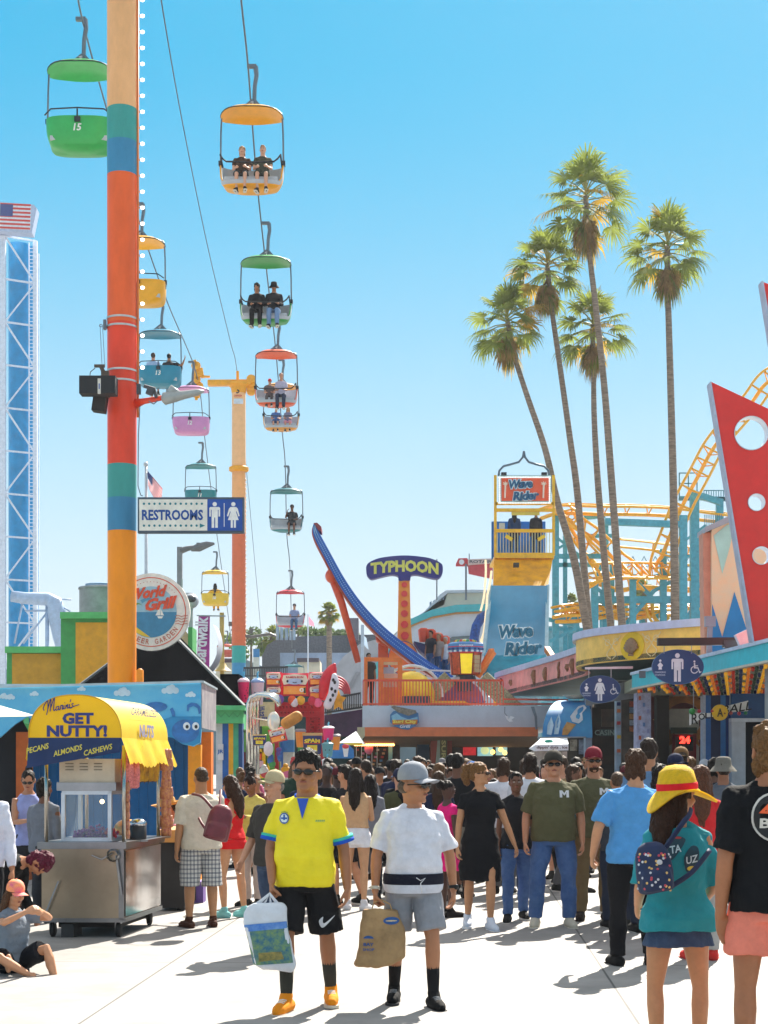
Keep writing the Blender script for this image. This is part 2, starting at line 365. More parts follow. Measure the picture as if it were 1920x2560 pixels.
db = MB(); db.box(P(350, 1690, 29.8), (.12, .1, .22)); db.ell(P(350, 1679, 29.8), (.06, .05, .06)); db.build('junction_cover', M('#FF9400', .45), pole)
rs = thing('restroom_sign', 'rectangular RESTROOMS sign with an arrow and white figures, jutting right from the thick pole', 'sign', P(478, 1288, 29.6))
a, b_ = P(344, 1243, 29.6), P(610, 1332, 29.6); w = b_.x - a.x; h = a.z - b_.z; c = (a + b_) / 2; X = face(c)
q = MB(); q.box(c + Vector((0, .07, 0)), (w, .14, h)); q.build('sign_box', M('#4a5560', .4, .3), rs)
q = MB(); q.poly([(-w / 2 + .03, -h / 2 + .04), (w * .155, -h / 2 + .04), (w * .155, h / 2 - .04), (-w / 2 + .03, h / 2 - .04)], X @ Matrix.Translation((0, 0, .004)), .003); q.build('white_panel', M('#E9E4D6', .5), rs)
q = MB(); q.poly([(w * .155 + .004, -h / 2 + .04), (w / 2 - .03, -h / 2 + .04), (w / 2 - .03, h / 2 - .04), (w * .155 + .004, h / 2 - .04)], X @ Matrix.Translation((0, 0, .004)), .003); q.build('blue_panel', M('#0F4AA0', .5), rs)
q = MB(); text(q, 'RESTROOMS', X, w * .575, h * .30, .035, lift=.008, fn=lambda x, y: (x - w * .172, y)); q.build('lettering', M('#164A94'), rs)
q = MB(); X2 = X @ Matrix.Translation((0, 0, .008))
for i in range(12): q.poly(disc(-w * .44 + i * w * .0495, h * .315, .022, n=10), X2, .003)
for i in range(11): q.poly(disc(-w * .44 + i * w * .0495, -h * .30, .022, n=10), X2, .003)
q.poly([(w * .085, -h * .36), (w * .135, -h * .30), (w * .085, -h * .24)], X2, .003); q.build('dots_and_arrow', M('#1C7C86'), rs)
def man_icon(q, X, cx, cy, s):
 q.poly(disc(cx, cy + .42 * s, .085 * s, n=14), X, .004)
 q.poly([(cx + x * s, cy + y * s) for x, y in ((-.17, .31), (.17, .31), (.21, .27), (.21, -.06), (.15, -.06), (.15, .2), (.12, .2), (.12, -.5), (.02, -.5), (.02, -.1), (-.02, -.1), (-.02, -.5), (-.12, -.5), (-.12, .2), (-.15, .2), (-.15, -.06), (-.21, -.06), (-.21, .27))], X, .004)
def woman_icon(q, X, cx, cy, s):
 q.poly(disc(cx, cy + .42 * s, .085 * s, n=14), X, .004)
 q.poly([(cx + x * s, cy + y * s) for x, y in ((-.11, .31), (.11, .31), (.17, .25), (.25, -.04), (.20, -.06), (.12, .16), (.11, .1), (.21, -.2), (.10, -.2), (.10, -.5), (.02, -.5), (.02, -.2), (-.02, -.2), (-.02, -.5), (-.10, -.5), (-.10, -.2), (-.21, -.2), (-.11, .1), (-.12, .16), (-.20, -.06), (-.25, -.04), (-.17, .25))], X, .004)
def wheel_icon(q, X, cx, cy, s):
 q.poly(disc(cx - .05 * s, cy + .42 * s, .07 * s, n=12), X, .004)
 q.poly([(cx + x * s, cy + y * s) for x, y in ((-.09, .33), (0, .33), (.01, .14), (.2, .14), (.2, .07), (.01, .07), (.02, 0), (.22, 0), (.34, -.32), (.42, -.28), (.45, -.34), (.3, -.42), (.17, -.08), (-.08, -.08))], X, .004)
 o_ = disc(cx - .05 * s, cy - .18 * s, .27 * s, n=24, a0=70, a1=340); i_ = disc(cx - .05 * s, cy - .18 * s, .205 * s, n=24, a0=70, a1=340)[::-1]
 q.poly(o_ + i_, X, .004)
q = MB(); man_icon(q, X2, w * .225, 0, h * .72); woman_icon(q, X2, w * .40, 0, h * .72); q.poly([(w * .311, -h * .33), (w * .317, -h * .33), (w * .317, h * .33), (w * .311, h * .33)], X2, .003); q.build('pictogram', M('#EDEBE4'), rs)
P2Y = 68.0; pc = P(597, 1915, P2Y)
p2 = thing('chairlift_pole', 'slim far chairlift pole with yellow cross arm and number 5', 'chairlift pole', (pc.x, P2Y, 0))
zz2 = lambda y: EYE - (y / .864 - HY) / F * P2Y
bands = [(843, 1015, '#F5BE86'), (1015, 1150, '#F5B070'), (1150, 1395, '#DE6E42'), (1395, 1432, '#35A7A0'), (1432, 3000, '#3C8FC0')]
pb = MB(); mats = []
for i, (a, b_, c) in enumerate(bands):
 pb.mat(i); mats.append(M(c, .45, 0, .06)); pb.lathe([(.30, max(0, zz2(b_))), (.29, zz2(a))], Matrix.Translation((pc.x, P2Y, 0)), 28)
pb.build('pole_shaft', mats, p2, 'auto')
yel = M('#F2A81E', .45, 0, .1)
q = MB(); q.bar(P(520, 958, P2Y), P(627, 957, P2Y), .35, .22); q.lathe([(.30, zz2(850)), (.34, zz2(838)), (.46, zz2(833)), (.46, zz2(828)), (.1, zz2(826))], Matrix.Translation((pc.x, P2Y, 0)), 20)
q.tube([P(594, 955, P2Y), P(594, 928, P2Y)], .06, 8); q.lathe([(.30, zz2(1020)), (.42, zz2(1017)), (.42, zz2(1010)), (.3, zz2(1007))], Matrix.Translation((pc.x, P2Y, 0)), 20)
q.build('cross_arm', yel, p2, 'auto')
q = MB()
for dx, dy0, dy1 in ((487, 900, 1000), (492, 905, 995), (503, 920, 945)): q.bar(P(dx, dy0, P2Y), P(dx + 4, dy1, P2Y), .12, .1)
for i in range(5): q.lathe([(.02, -.05), (.2, -.05), (.2, .05), (.02, .05)], frame(P(490 + (i % 2) * 7, 915 + i * 17, P2Y), (1, 0, 0), (0, .3, 1)), 12)
for i in range(4): q.lathe([(.02, -.05), (.2, -.05), (.2, .05), (.02, .05)], frame(P(628, 948 + i * 10, P2Y), (1, 0, 0), (0, .3, 1)), 12)
q.bar(P(485, 940, P2Y), P(525, 942, P2Y), .08); q.build('sheave_wheels', yel, p2)
q = MB(); Xp = face(P(595, 976, P2Y - .31)); text(q, '5', Xp, .16, .26, .03, .2); q.build('number', M('#222222'), p2)
q = MB(); text(q, 'DANGER', face(P(595, 989, P2Y - .31)), .34, .08, .03); q.build('lettering', M('#C53030'), p2)
q = MB(); q.box(P(596, 1003, P2Y - .31), (.4, .02, .22)); q.build('notice', M('#cfd9e2'), p2)
for i in range(38): q = MB(); q.ell(P(613.5, 1200 + i * 11, P2Y - .05), .05, nu=6, nv=4); q.build('bulb', M('#f5d0b0', .4), p2)
q = MB(); q.tube([P(612, 1590, P2Y), P(630, 1592, P2Y), P(655, 1588, P2Y), P(675, 1585, P2Y), P(690, 1590, P2Y)], [.09, .07, .06, .07, .04], 8); q.box(P(628, 1577, P2Y), (.16, .16, .22), rotm(0, 0, 20)); q.box(P(577, 1560, P2Y), (.18, .2, .18)); q.bar(P(578, 1575, P2Y), P(588, 1576, P2Y), .08); q.build('lamp_arm', M('#6d6a68', .5), p2, False)
cabm = M('#55606b', .5, .5, 0)
lp = [P(188, -60, 29.5), P(205, 46, 33), P(263, 260, 38.5), P(352, 566, 47), P(419, 757, 54), P(482, 906, 65), P(501, 987, 70), P(513, 1105, 76), P(542, 1334, 88), P(569, 1527, 101), P(580, 1620, 112)]
rpts = [P(598, -80, 31), P(603, 0, 32), P(620, 164, 35), P(635, 366, 39.5), P(648, 511, 43), P(669, 699, 48), P(690, 882, 58), P(706, 1083, 65), P(713, 1163, 67), P(717, 1334, 74), P(725, 1426, 78), P(730, 1620, 100)]
mp_ = [P(398, -60, 29.5), P(403, 0, 30), P(455, 300, 40), P(520, 620, 53), P(575, 850, 64), P(592, 925, 68), P(612, 1130, 76), P(632, 1350, 88), P(656, 1620, 112)]
for nm, lab, pts, r in (('haul_cable', 'steel cable carrying the left line of chairs behind the striped pole', lp, .02), ('haul_cable', 'steel cable carrying the right line of chairs with riders', rpts, .02), ('guy_cable', 'thin cable running alone down the sky between the two chair lines', mp_, .015)):
 q = MB(); q.tube(spline(pts, 8), r, 6); settag(q.build(nm, cabm, None, True), lab, 'cable')
# ================================================================ people
def V(*a): return Vector(a)
TOR_M = [(.80, .10, .09, .01), (.86, .160, .115, .012), (.93, .172, .122, .012), (1.02, .160, .110, 0), (1.10, .155, .105, -.005), (1.20, .168, .113, -.005), (1.30, .180, .118, 0), (1.37, .172, .104, .006), (1.41, .138, .082, .01), (1.45, .088, .068, .012), (1.49, .062, .062, .008), (1.57, .054, .060, -.004)]
TOR_F = [(.80, .10, .09, .01), (.86, .168, .118, .014), (.93, .176, .122, .014), (1.02, .145, .100, 0), (1.10, .130, .094, -.004), (1.20, .142, .104, -.008), (1.27, .152, .122, -.012), (1.35, .148, .098, 0), (1.40, .118, .075, .01), (1.44, .072, .06, .012), (1.49, .050, .05, .008), (1.57, .046, .052, -.004)]
def tor_at(T, z):
 if z <= T[0][0]: return T[0][1:]
 for a, b in zip(T, T[1:]):
  if a[0] <= z <= b[0]:
   t = (z - a[0]) / (b[0] - a[0]); return tuple(a[i] + (b[i] - a[i]) * t for i in (1, 2, 3))
 return T[-1][1:]
SKIN = {'light': '#C98F72', 'tan': '#AC7350', 'olive': '#9A6446', 'brown': '#6E432C', 'dark': '#3E2419', 'pale': '#D6A386'}
def skin(k): return M(SKIN.get(k, k), .5, 0, .07, 18, .05, 90)
def fab(c, var=.08, bump=.25, scale=14, rough=.85): return M(c, rough, 0, var, scale, bump, 70, spec=.2)
ARM = ((.10, -.02, -1), (.06, -.22, -1))
class Fig:
 def __init__(f, **k):
  g = k.get; f.k = k; f.sex = g('sex', 'm'); f.h = g('h', 1.75); f.s = f.h / 1.75; f.w = g('w', 1.0); f.belly = g('belly', 0.0); f.hsz = g('hs', 1.0)
  f.T = TOR_M if f.sex == 'm' else TOR_F
  legs = g('legs', ((( .03, -.02, -1), (0, .03, -1)), ((.03, .02, -1), (0, .05, -1))))
  f.hipx = .092 * (f.w ** .5)
  f.leg = {}
  tl, sl_ = g('leglen', 1) * .425, g('leglen', 1) * .415
  rel = []
  for sd, (a, b) in zip((1, -1), legs):
   a = V(a[0] * sd, a[1], a[2]).normalized(); b = V(b[0] * sd, b[1], b[2]).normalized()
   h = V(f.hipx * sd, 0, 0); kn = h + a * tl; an = kn + b * sl_; f.leg[sd] = [h, kn, an, a, b]; rel.append(an.z)
  f.sit = g('sit', False)
  Hz = .085 - min(rel) if not f.sit else g('hipz', .12)
  f.Hz = Hz
  for sd in (1, -1):
   L = f.leg[sd]
   for i in range(3): L[i] = L[i] + V(0, 0, Hz)
  f.dz = Hz - .925 + (0 if f.sit else 0)
  lean = g('lean', 0); side = g('side', 0)
  f.R = Matrix.Translation((0, 0, Hz)) @ Matrix.Rotation(R_(g('twist', 0)), 4, 'Z') @ Matrix.Rotation(R_(lean), 4, 'X') @ Matrix.Rotation(R_(side), 4, 'Y') @ Matrix.Translation((0, 0, -.925))
  f.HR = f.R @ Matrix.Translation((0, -.3 * g('nd', 0), 1.52 - g('nd', 0))) @ Matrix.Rotation(R_(g('turn', 0)), 4, 'Z') @ Matrix.Rotation(R_(g('tilt', 0)), 4, 'X') @ Matrix.Rotation(R_(g('roll', 0)), 4, 'Y') @ Matrix.Scale(f.hsz, 4) @ Matrix.Translation((0, 0, -1.52))
  shw = (.185 if f.sex == 'm' else .16) * (.35 + .65 * f.w)
  f.arm = {}
  arms = g('arms', (ARM, ARM))
  ua, fa = (.29, .255) if f.sex == 'm' else (.275, .24)
  for sd, ar in zip((1, -1), arms):
   a, b = ar[0], ar[1]
   a = V(a[0] * sd, a[1], a[2]).normalized(); b = V(b[0] * sd, b[1], b[2]).normalized()
   hd = ar[2] if len(ar) > 2 else b; hd = V(hd[0] * (sd if len(ar) > 2 else 1), hd[1], hd[2]).normalized()
   s_ = f.R @ V(shw * sd, .01, 1.383); e = s_ + a * ua; w_ = e + b * fa
   f.arm[sd] = [s_, e, w_, a, b, hd, ar[3] if len(ar) > 3 else .5]
  f.M = Matrix.Rotation(R_(g('face', 0)), 4, 'Z') @ Matrix.Scale(f.s, 4)
  f.vox = g('vox', .010)
  f.lo = f.vox > .016
 def tor(f, q, z0, z1, ease=0, flare=0, top=None, belly=True, step=.04):
  n = max(3, int((z1 - z0) / step)); L = []
  for i in range(n + 1):
   z = z0 + (z1 - z0) * i / n; rx, ry, cy = tor_at(f.T, z)
   wf = f.w if z < 1.36 else f.w + (1 - f.w) * min(1, (z - 1.36) / .12)
   bl = f.belly * max(0, 1 - abs(z - 1.06) / .30) if belly else 0
   fl = flare * max(0, (z0 + .2 - z) / .2)
   if z < .88 and ease: rx, ry, cy = tor_at(f.T, .88)
   L.append(((0, cy - bl * .75, z), rx * wf + ease + fl + bl * .55, ry * (.4 + .6 * wf) + ease * .9 + fl + bl * .75))
  q.rings(L, f.R, 24, 2.35); return L
 def body(f):
  q = MB(); kt = f.k.get('top', ('tee',))[0]; ez = -.004 if kt == 'tank' else -.018; f.tor(q, .88, 1.40, ez); f.tor(q, 1.36, 1.57, -.006 if kt != 'tank' else 0); q.tube([f.R @ V(0, .012, 1.0), V(0, .012, f.Hz - .04)], [.11 * f.w, .10 * f.w], 14); b = f.w; aw = .55 + .45 * b
  fm = f.sex != 'm'; n = 8 if f.lo else 14
  for sd in (1, -1):
   h, kn, an, a, bb = f.leg[sd]; k = (.92 if fm else 1) * aw
   q.tube([h + V(0, 0, .0), h + a * .10, h + a * .25, kn, kn + bb * .10, kn + bb * .20, an + bb * -.06, an], [.088 * k * (1.08 if fm else 1), .088 * k * (1.06 if fm else 1), .073 * k, .052 * k, .056 * k, .050 * k, .036 * k, .035 * k], n, ends=True)
   back = V(0, 1, 0) if abs(bb.z) > .5 else V(0, 0, -1)
   q.ell(kn + bb * .13 + back * .016, (.044 * k, .046 * k, .10), None, 8, 6)
   f.foot(q, sd, 0)
   s_, e, w_, a, bb, hd, curl = f.arm[sd]; ak = (.86 if fm else 1) * aw
   q.tube([f.R @ V(sd * .035, .012, 1.475), f.R @ V(sd * .09, .012, 1.415)], [.034, .026], n, ends=True); q.tube([f.R @ V(sd * .10, .01, 1.375), s_, s_ + a * .08, s_ + a * .18, e, e + bb * .07, w_], [.045 * ak, .052 * ak, .050 * ak, .046 * ak, .040 * ak, .041 * ak, .026 * (.5 + .5 * ak)], n, ends=True)
   f.hand(q, sd)
  f.head(q)
  me = remesh(q, f.vox, 3 if not f.lo else 1, [skin(f.k.get('skin', 'light'))], .5)
  return me
 def foot(f, q, sd, grow=0, mat=None):
  h, kn, an, a, bb = f.leg[sd]
  fk = f.k.get('feet', (None, None))[0 if sd == 1 else 1]
  if fk: fd = V(fk[0] * sd, fk[1], fk[2]).normalized()
  else:
   fd = V(.18 * sd, -1, 0).normalized()
   if an.z > .14 and not f.sit: fd = V(.12 * sd, -1, -.55).normalized()
  up = V(0, 0, 1); up = (up - fd * up.dot(fd)).normalized()
  base = an - up * .05
  g_ = grow
  q.tube([base - fd * .045, base + fd * .02, base + fd * .10 - up * .006, base + fd * .16 - up * .012, base + fd * .19 - up * .015], [.036 + g_, .040 + g_, .038 + g_, .033 + g_, .022 + g_], 12, ends=True)
  q.tube([an + V(0, 0, .02), base + fd * .05], [.034 + g_, .036 + g_], 10, ends=True)
  return base, fd, up
 def hand(f, q, sd):
  s_, e, w_, a, bb, hd, curl = f.arm[sd]
  d = hd; inw = V(-sd, 0, 0)
  pn = f.k.get('palm', {}).get(sd); inw = V(*pn) if pn else inw
  n = (inw - d * inw.dot(d)).normalized(); t = V(0, -1, 0); t = d.cross(n)
  if t.dot(V(0, -1, .2)) < 0: t = -t
  X = Matrix((( t.x, n.x, d.x), (t.y, n.y, d.y), (t.z, n.z, d.z))).to_4x4()
  q.rings([(w_ - d * .02, 0, 0)] and [(V(0, 0, z), rx, ry) for z, rx, ry in ((-.015, .024, .019), (.02, .032, .017), (.055, .040, .016), (.09, .040, .014), (.097, .034, .010))], Matrix.Translation(w_) @ X, 12, 2.6)
  if f.lo:
   q.tube([w_ + d * .09, w_ + d * .13 + n * .02, w_ + d * .15 + n * .045], [.022, .02, .015], 6, ends=True); return
  for i, (off, ln) in enumerate(((.031, .072), (.011, .080), (-.010, .075), (-.030, .058))):
   p = w_ + d * .088 + t * off; c = curl * (1 + .12 * i); seg = [ln * .45, ln * .32, ln * .25]; pts = [p - d * .01]; ang = .15 + c * .5; cur = p
   for sg in seg:
    pts.append(cur); cur = cur + (d * math.cos(ang) + n * math.sin(ang)) * sg; ang += c * 1.0
   pts.append(cur); q.tube(pts, [.0095, .0095, .009, .0085, .0075], 8, ends=True)
  p = w_ + d * .03 + t * .028
  q.tube([p, p + d * .025 + t * .018 + n * .012, p + d * .05 + t * .02 + n * (.018 + .02 * curl), p + d * .072 + t * .012 + n * (.02 + .035 * curl)], [.014, .0125, .011, .009], 8, ends=True)
 def head(f, q):
  H = f.HR; fm = f.sex != 'm'; ell = lambda c, r, X=None: q.ell(H @ V(*c), tuple(x * f.hsz for x in r), (H.to_3x3().normalized().to_4x4() @ (X or Matrix.Identity(4))), 18, 12)
  j = f.k.get('jaw', 1.0)
  ell((0, .006, 1.655), (.073, .092, .094)); ell((0, -.012, 1.615), (.064, .078, .085)); ell((0, -.030, 1.572), (.050 * j, .055, .048 * j)); ell((0, .02, 1.60), (.062, .062, .07))
  q.tube([H @ V(0, .02, 1.60), f.R @ V(0, .012, 1.50), f.R @ V(0, .012, 1.44)], [.058 * j * (.85 if fm else 1.04), .057 * j * (.84 if fm else 1.12), .072], 14, ends=True)
  if f.lo:
   ell((0, -.095, 1.612), (.012, .016, .018)); return
  ell((0, -.098, 1.614), (.014, .018, .016)); q.tube([H @ V(0, -.082, 1.652), H @ V(0, -.104, 1.618)], [.009 * f.hsz, .013 * f.hsz], 8, ends=True)
  ell((0, -.074, 1.664), (.052, .020, .012)); ell((0, -.078, 1.580), (.026, .014, .013)); ell((0, -.074, 1.545), (.024 * j, .018, .018))
  for sd in (1, -1):
   ell((.042 * sd, -.056, 1.610), (.024, .024, .026)); ell((.013 * sd, -.094, 1.609), (.009, .011, .009))
   ell((.076 * sd, .012, 1.625), (.010, .022, .033), rotm(-22 * sd));
  ell((.03, 0, 1.56), (.03, .05, .04)); ell((-.03, 0, 1.56), (.03, .05, .04))
 def put(f, root, name, me, label=None, smooth=True):
  me.transform(f.M); o = bpy.data.objects.new(name, me); COL.objects.link(o); o.parent = root; WMX[o.name] = wm(root)
  if label: o['label'] = label
  return o
def headparts(f, root, k):
 H = f.HR; HM = H; hk, hc = k.get('hair', ('short', '#1b1512')); vx = max(.006, f.vox * .8)
 hm = fab(hc, .35, .8, 60, .55)
 hx = lambda q, c, r, X=None: q.ell(H @ V(*c), tuple(x * f.hsz for x in r), (H.to_3x3().normalized().to_4x4() @ (X or Matrix.Identity(4))), 16, 10)
 ht = lambda q, pts, rad, flat=1: q.tube([H @ V(*p) for p in pts], [r * f.hsz for r in rad], 12, ends=True, flat=flat)
 q = MB(); amp = .006
 if hk != 'bald':
  if hk == 'short': hx(q, (0, .020, 1.672), (.081, .094, .092)); hx(q, (0, .052, 1.625), (.070, .060, .062)); amp = .012; hx(q, (0, -.03, 1.728), (.055, .045, .03))
  elif hk == 'tuft': hx(q, (0, .016, 1.682), (.080, .094, .096)); hx(q, (0, .052, 1.625), (.070, .060, .062)); hx(q, (0, -.045, 1.735), (.062, .042, .038)); amp = .013
  elif hk == 'buzz': hx(q, (0, .016, 1.672), (.0755, .092, .083)); hx(q, (0, .05, 1.63), (.068, .056, .05)); amp = .002
  elif hk == 'messy': hx(q, (0, .022, 1.675), (.088, .102, .100)); hx(q, (0, .055, 1.60), (.080, .062, .075)); hx(q, (.05, .03, 1.56), (.04, .05, .05)); hx(q, (-.05, .03, 1.56), (.04, .05, .05)); amp = .020
  elif hk == 'long': hx(q, (0, .018, 1.668), (.085, .098, .095)); ht(q, [(0, .05, 1.66), (0, .075, 1.56), (0, .10, 1.45), (0, .10, 1.32), (0, .09, 1.22)], [.075, .082, .08, .065, .03]); ht(q, [(.06, .02, 1.66), (.074, .02, 1.58), (.085, .03, 1.48)], [.03, .032, .025]); ht(q, [(-.06, .02, 1.66), (-.074, .02, 1.58), (-.085, .03, 1.48)], [.03, .032, .025]); amp = .010
  elif hk == 'bun': hx(q, (0, .018, 1.668), (.080, .096, .092)); hx(q, (0, .05, 1.625), (.068, .058, .06)); hx(q, (0, .09, 1.745), (.045, .045, .042)); amp = .008
  elif hk == 'pony': hx(q, (0, .018, 1.672), (.083, .097, .094)); hx(q, (0, .055, 1.62), (.070, .060, .065)); ht(q, [(0, .10, 1.72), (0, .15, 1.70), (0, .165, 1.62), (0, .15, 1.54)], [.04, .05, .055, .03]); amp = .014
  elif hk == 'puff': hx(q, (0, .016, 1.672), (.077, .093, .085)); hx(q, (0, .12, 1.70), (.065, .06, .06)); amp = .008
  elif hk == 'sides': hx(q, (0, .035, 1.625), (.079, .078, .060)); amp = .004
  me = remesh(q, vx, 1, [hm]); wrinkle(me, amp, (38, 38, 16), hash(hk) % 7 + len(hc)); f.put(root, 'hair', me)
 if k.get('beard'):
  q = MB(); hx(q, (0, -.036, 1.560), (.053, .058, .040)); hx(q, (0, -.083, 1.589), (.03, .016, .007)); me = remesh(q, vx, 1, [fab(k['beard'], .3, .8, 60)]); wrinkle(me, .004, (60, 60, 40)); f.put(root, 'beard', me)
 hat = k.get('hat')
 if hat:
  kind, hcol = hat[0], hat[1]; q = MB(); hcm = fab(hcol) if not isinstance(hcol, bpy.types.Material) else hcol
  bk = hat[3] if len(hat) > 3 else 0
  HX = H @ Matrix.Rotation(R_(bk), 4, 'Z') if bk else H
  if kind == 'cap':
   pr = [(.090, 0), (.092, .025), (.088, .055), (.072, .090), (.045, .112), (.012, .121), (.001, .122)]
   C = HX @ Matrix.Translation((0, .012, 1.672)) @ Matrix.Rotation(R_(-6), 4, 'X') @ Matrix.Scale(1.12, 4, (0, 1, 0))
   q.lathe(pr, C, 28); q.lathe([(.087, .0), (.084, .05), (.06, .09), (.02, .112)], C, 28)
   n = 14; vs = []
   for j in range(5):
    for i in range(n + 1):
     a = R_(-62 + 124 * i / n); r = .088 + .078 * (j / 4) * math.cos(a) ** .55
     x = math.sin(a) * (.086 + .01 * j / 4) ; y = -math.cos(a) * .088 - (.078 * (j / 4)) * (math.cos(a) ** .5)
     z = .006 - .020 * (x / .086) ** 2 - .012 * (j / 4)
     vs.append(C @ V(x, y, z))
   m_ = len(vs); vs += [C @ ((C.inverted() @ v) + V(0, 0, -.005)) for v in vs]
   fs = [(j * (n + 1) + i, (j + 1) * (n + 1) + i, (j + 1) * (n + 1) + i + 1, j * (n + 1) + i + 1) for j in range(4) for i in range(n)]
   fs += [tuple(m_ + x for x in reversed(f_)) for f_ in fs]
   e = [4 * (n + 1) + i for i in range(n + 1)]; fs += [(e[i], m_ + e[i], m_ + e[i + 1], e[i + 1]) for i in range(n)]
   q.mat(1 if len(hat) > 2 and hat[2] else 0).add(vs, fs); q.mat(0).ell(C @ V(0, 0, .122), .009, nu=8, nv=5)
   me = q.me([hcm] + ([fab(hat[2])] if len(hat) > 2 and hat[2] else []), True); autosmooth(me, 50); f.put(root, 'cap', me)
  elif kind == 'bucket':
   C = H @ Matrix.Translation((0, .01, 1.665)) @ Matrix.Scale(1.1, 4, (0, 1, 0))
   q.lathe([(.155, -.055), (.125, -.015), (.094, .015), (.088, .06), (.080, .098), (.05, .112), (.001, .115)], C, 28); q.lathe([(.153, -.056), (.122, -.02), (.09, .01)], C, 28)
   me = q.me([hcm], True); f.put(root, 'hat', me)
  elif kind == 'cowboy':
   C = H @ Matrix.Translation((0, .01, 1.675)) @ Matrix.Scale(1.15, 4, (0, 1, 0)); prof = [(.20, .03), (.15, 0), (.10, -.005), (.092, .01), (.085, .08), (.06, .115), (.02, .10), (.001, .095)]
   q.lathe(prof, C, 28); q.lathe([(.20, .026), (.15, -.004), (.09, -.008)], C, 28); me = q.me([hcm], True)
   f.put(root, 'hat', me)
  elif kind == 'cowl':
   pass
 if k.get('shades') and not f.lo:
  q = MB(); C = H
  for sd in (1, -1): q.ell(H @ V(.031 * sd, -.094, 1.642), tuple(x * f.hsz for x in (.029, .013, .0195)), H.to_3x3().normalized().to_4x4() @ rotm(16 * sd), 14, 8); q.tube([H @ V(.058 * sd, -.088, 1.648), H @ V(.078 * sd, -.03, 1.645), H @ V(.078 * sd, .01, 1.64)], .0045 * f.hsz, 6)
  q.tube([H @ V(-.02, -.104, 1.647), H @ V(.02, -.104, 1.647)], .005 * f.hsz, 6)
  f.put(root, 'sunglasses', q.me([M(k['shades'] if isinstance(k['shades'], str) else '#15120f', .15, 0, 0)], True))
 elif not f.lo and not k.get('noeyes'):
  q = MB()
  for sd in (1, -1):
   q.mat(0).ell(H @ V(.030 * sd, -.085, 1.640), tuple(x * f.hsz for x in (.014, .007, .0065)), None, 10, 6); q.mat(1).ell(H @ V(.030 * sd, -.089, 1.640), tuple(x * f.hsz for x in (.006, .0045, .006)), None, 8, 6)
  f.put(root, 'eyes', q.me([M('#d8cfc6', .3), M('#2a1a10', .3)], True))
  q = MB()
  for sd in (1, -1): q.tube([H @ V(.014 * sd, -.094, 1.660), H @ V(.032 * sd, -.091, 1.666), H @ V(.050 * sd, -.076, 1.660)], [.004, .0045, .003], 6)
  f.put(root, 'eyebrows', q.me([fab(hc if hk != 'bald' else '#241a14')], True))
 if not f.lo:
  q = MB(); q.tube([H @ V(-.022, -.089, 1.582), H @ V(-.008, -.0955, 1.585), H @ V(.008, -.0955, 1.585), H @ V(.022, -.089, 1.582)], [.004, .0075, .0075, .004], 8); f.put(root, 'mouth', q.me([M('#8a4a3c', .5, 0, 0)], True))
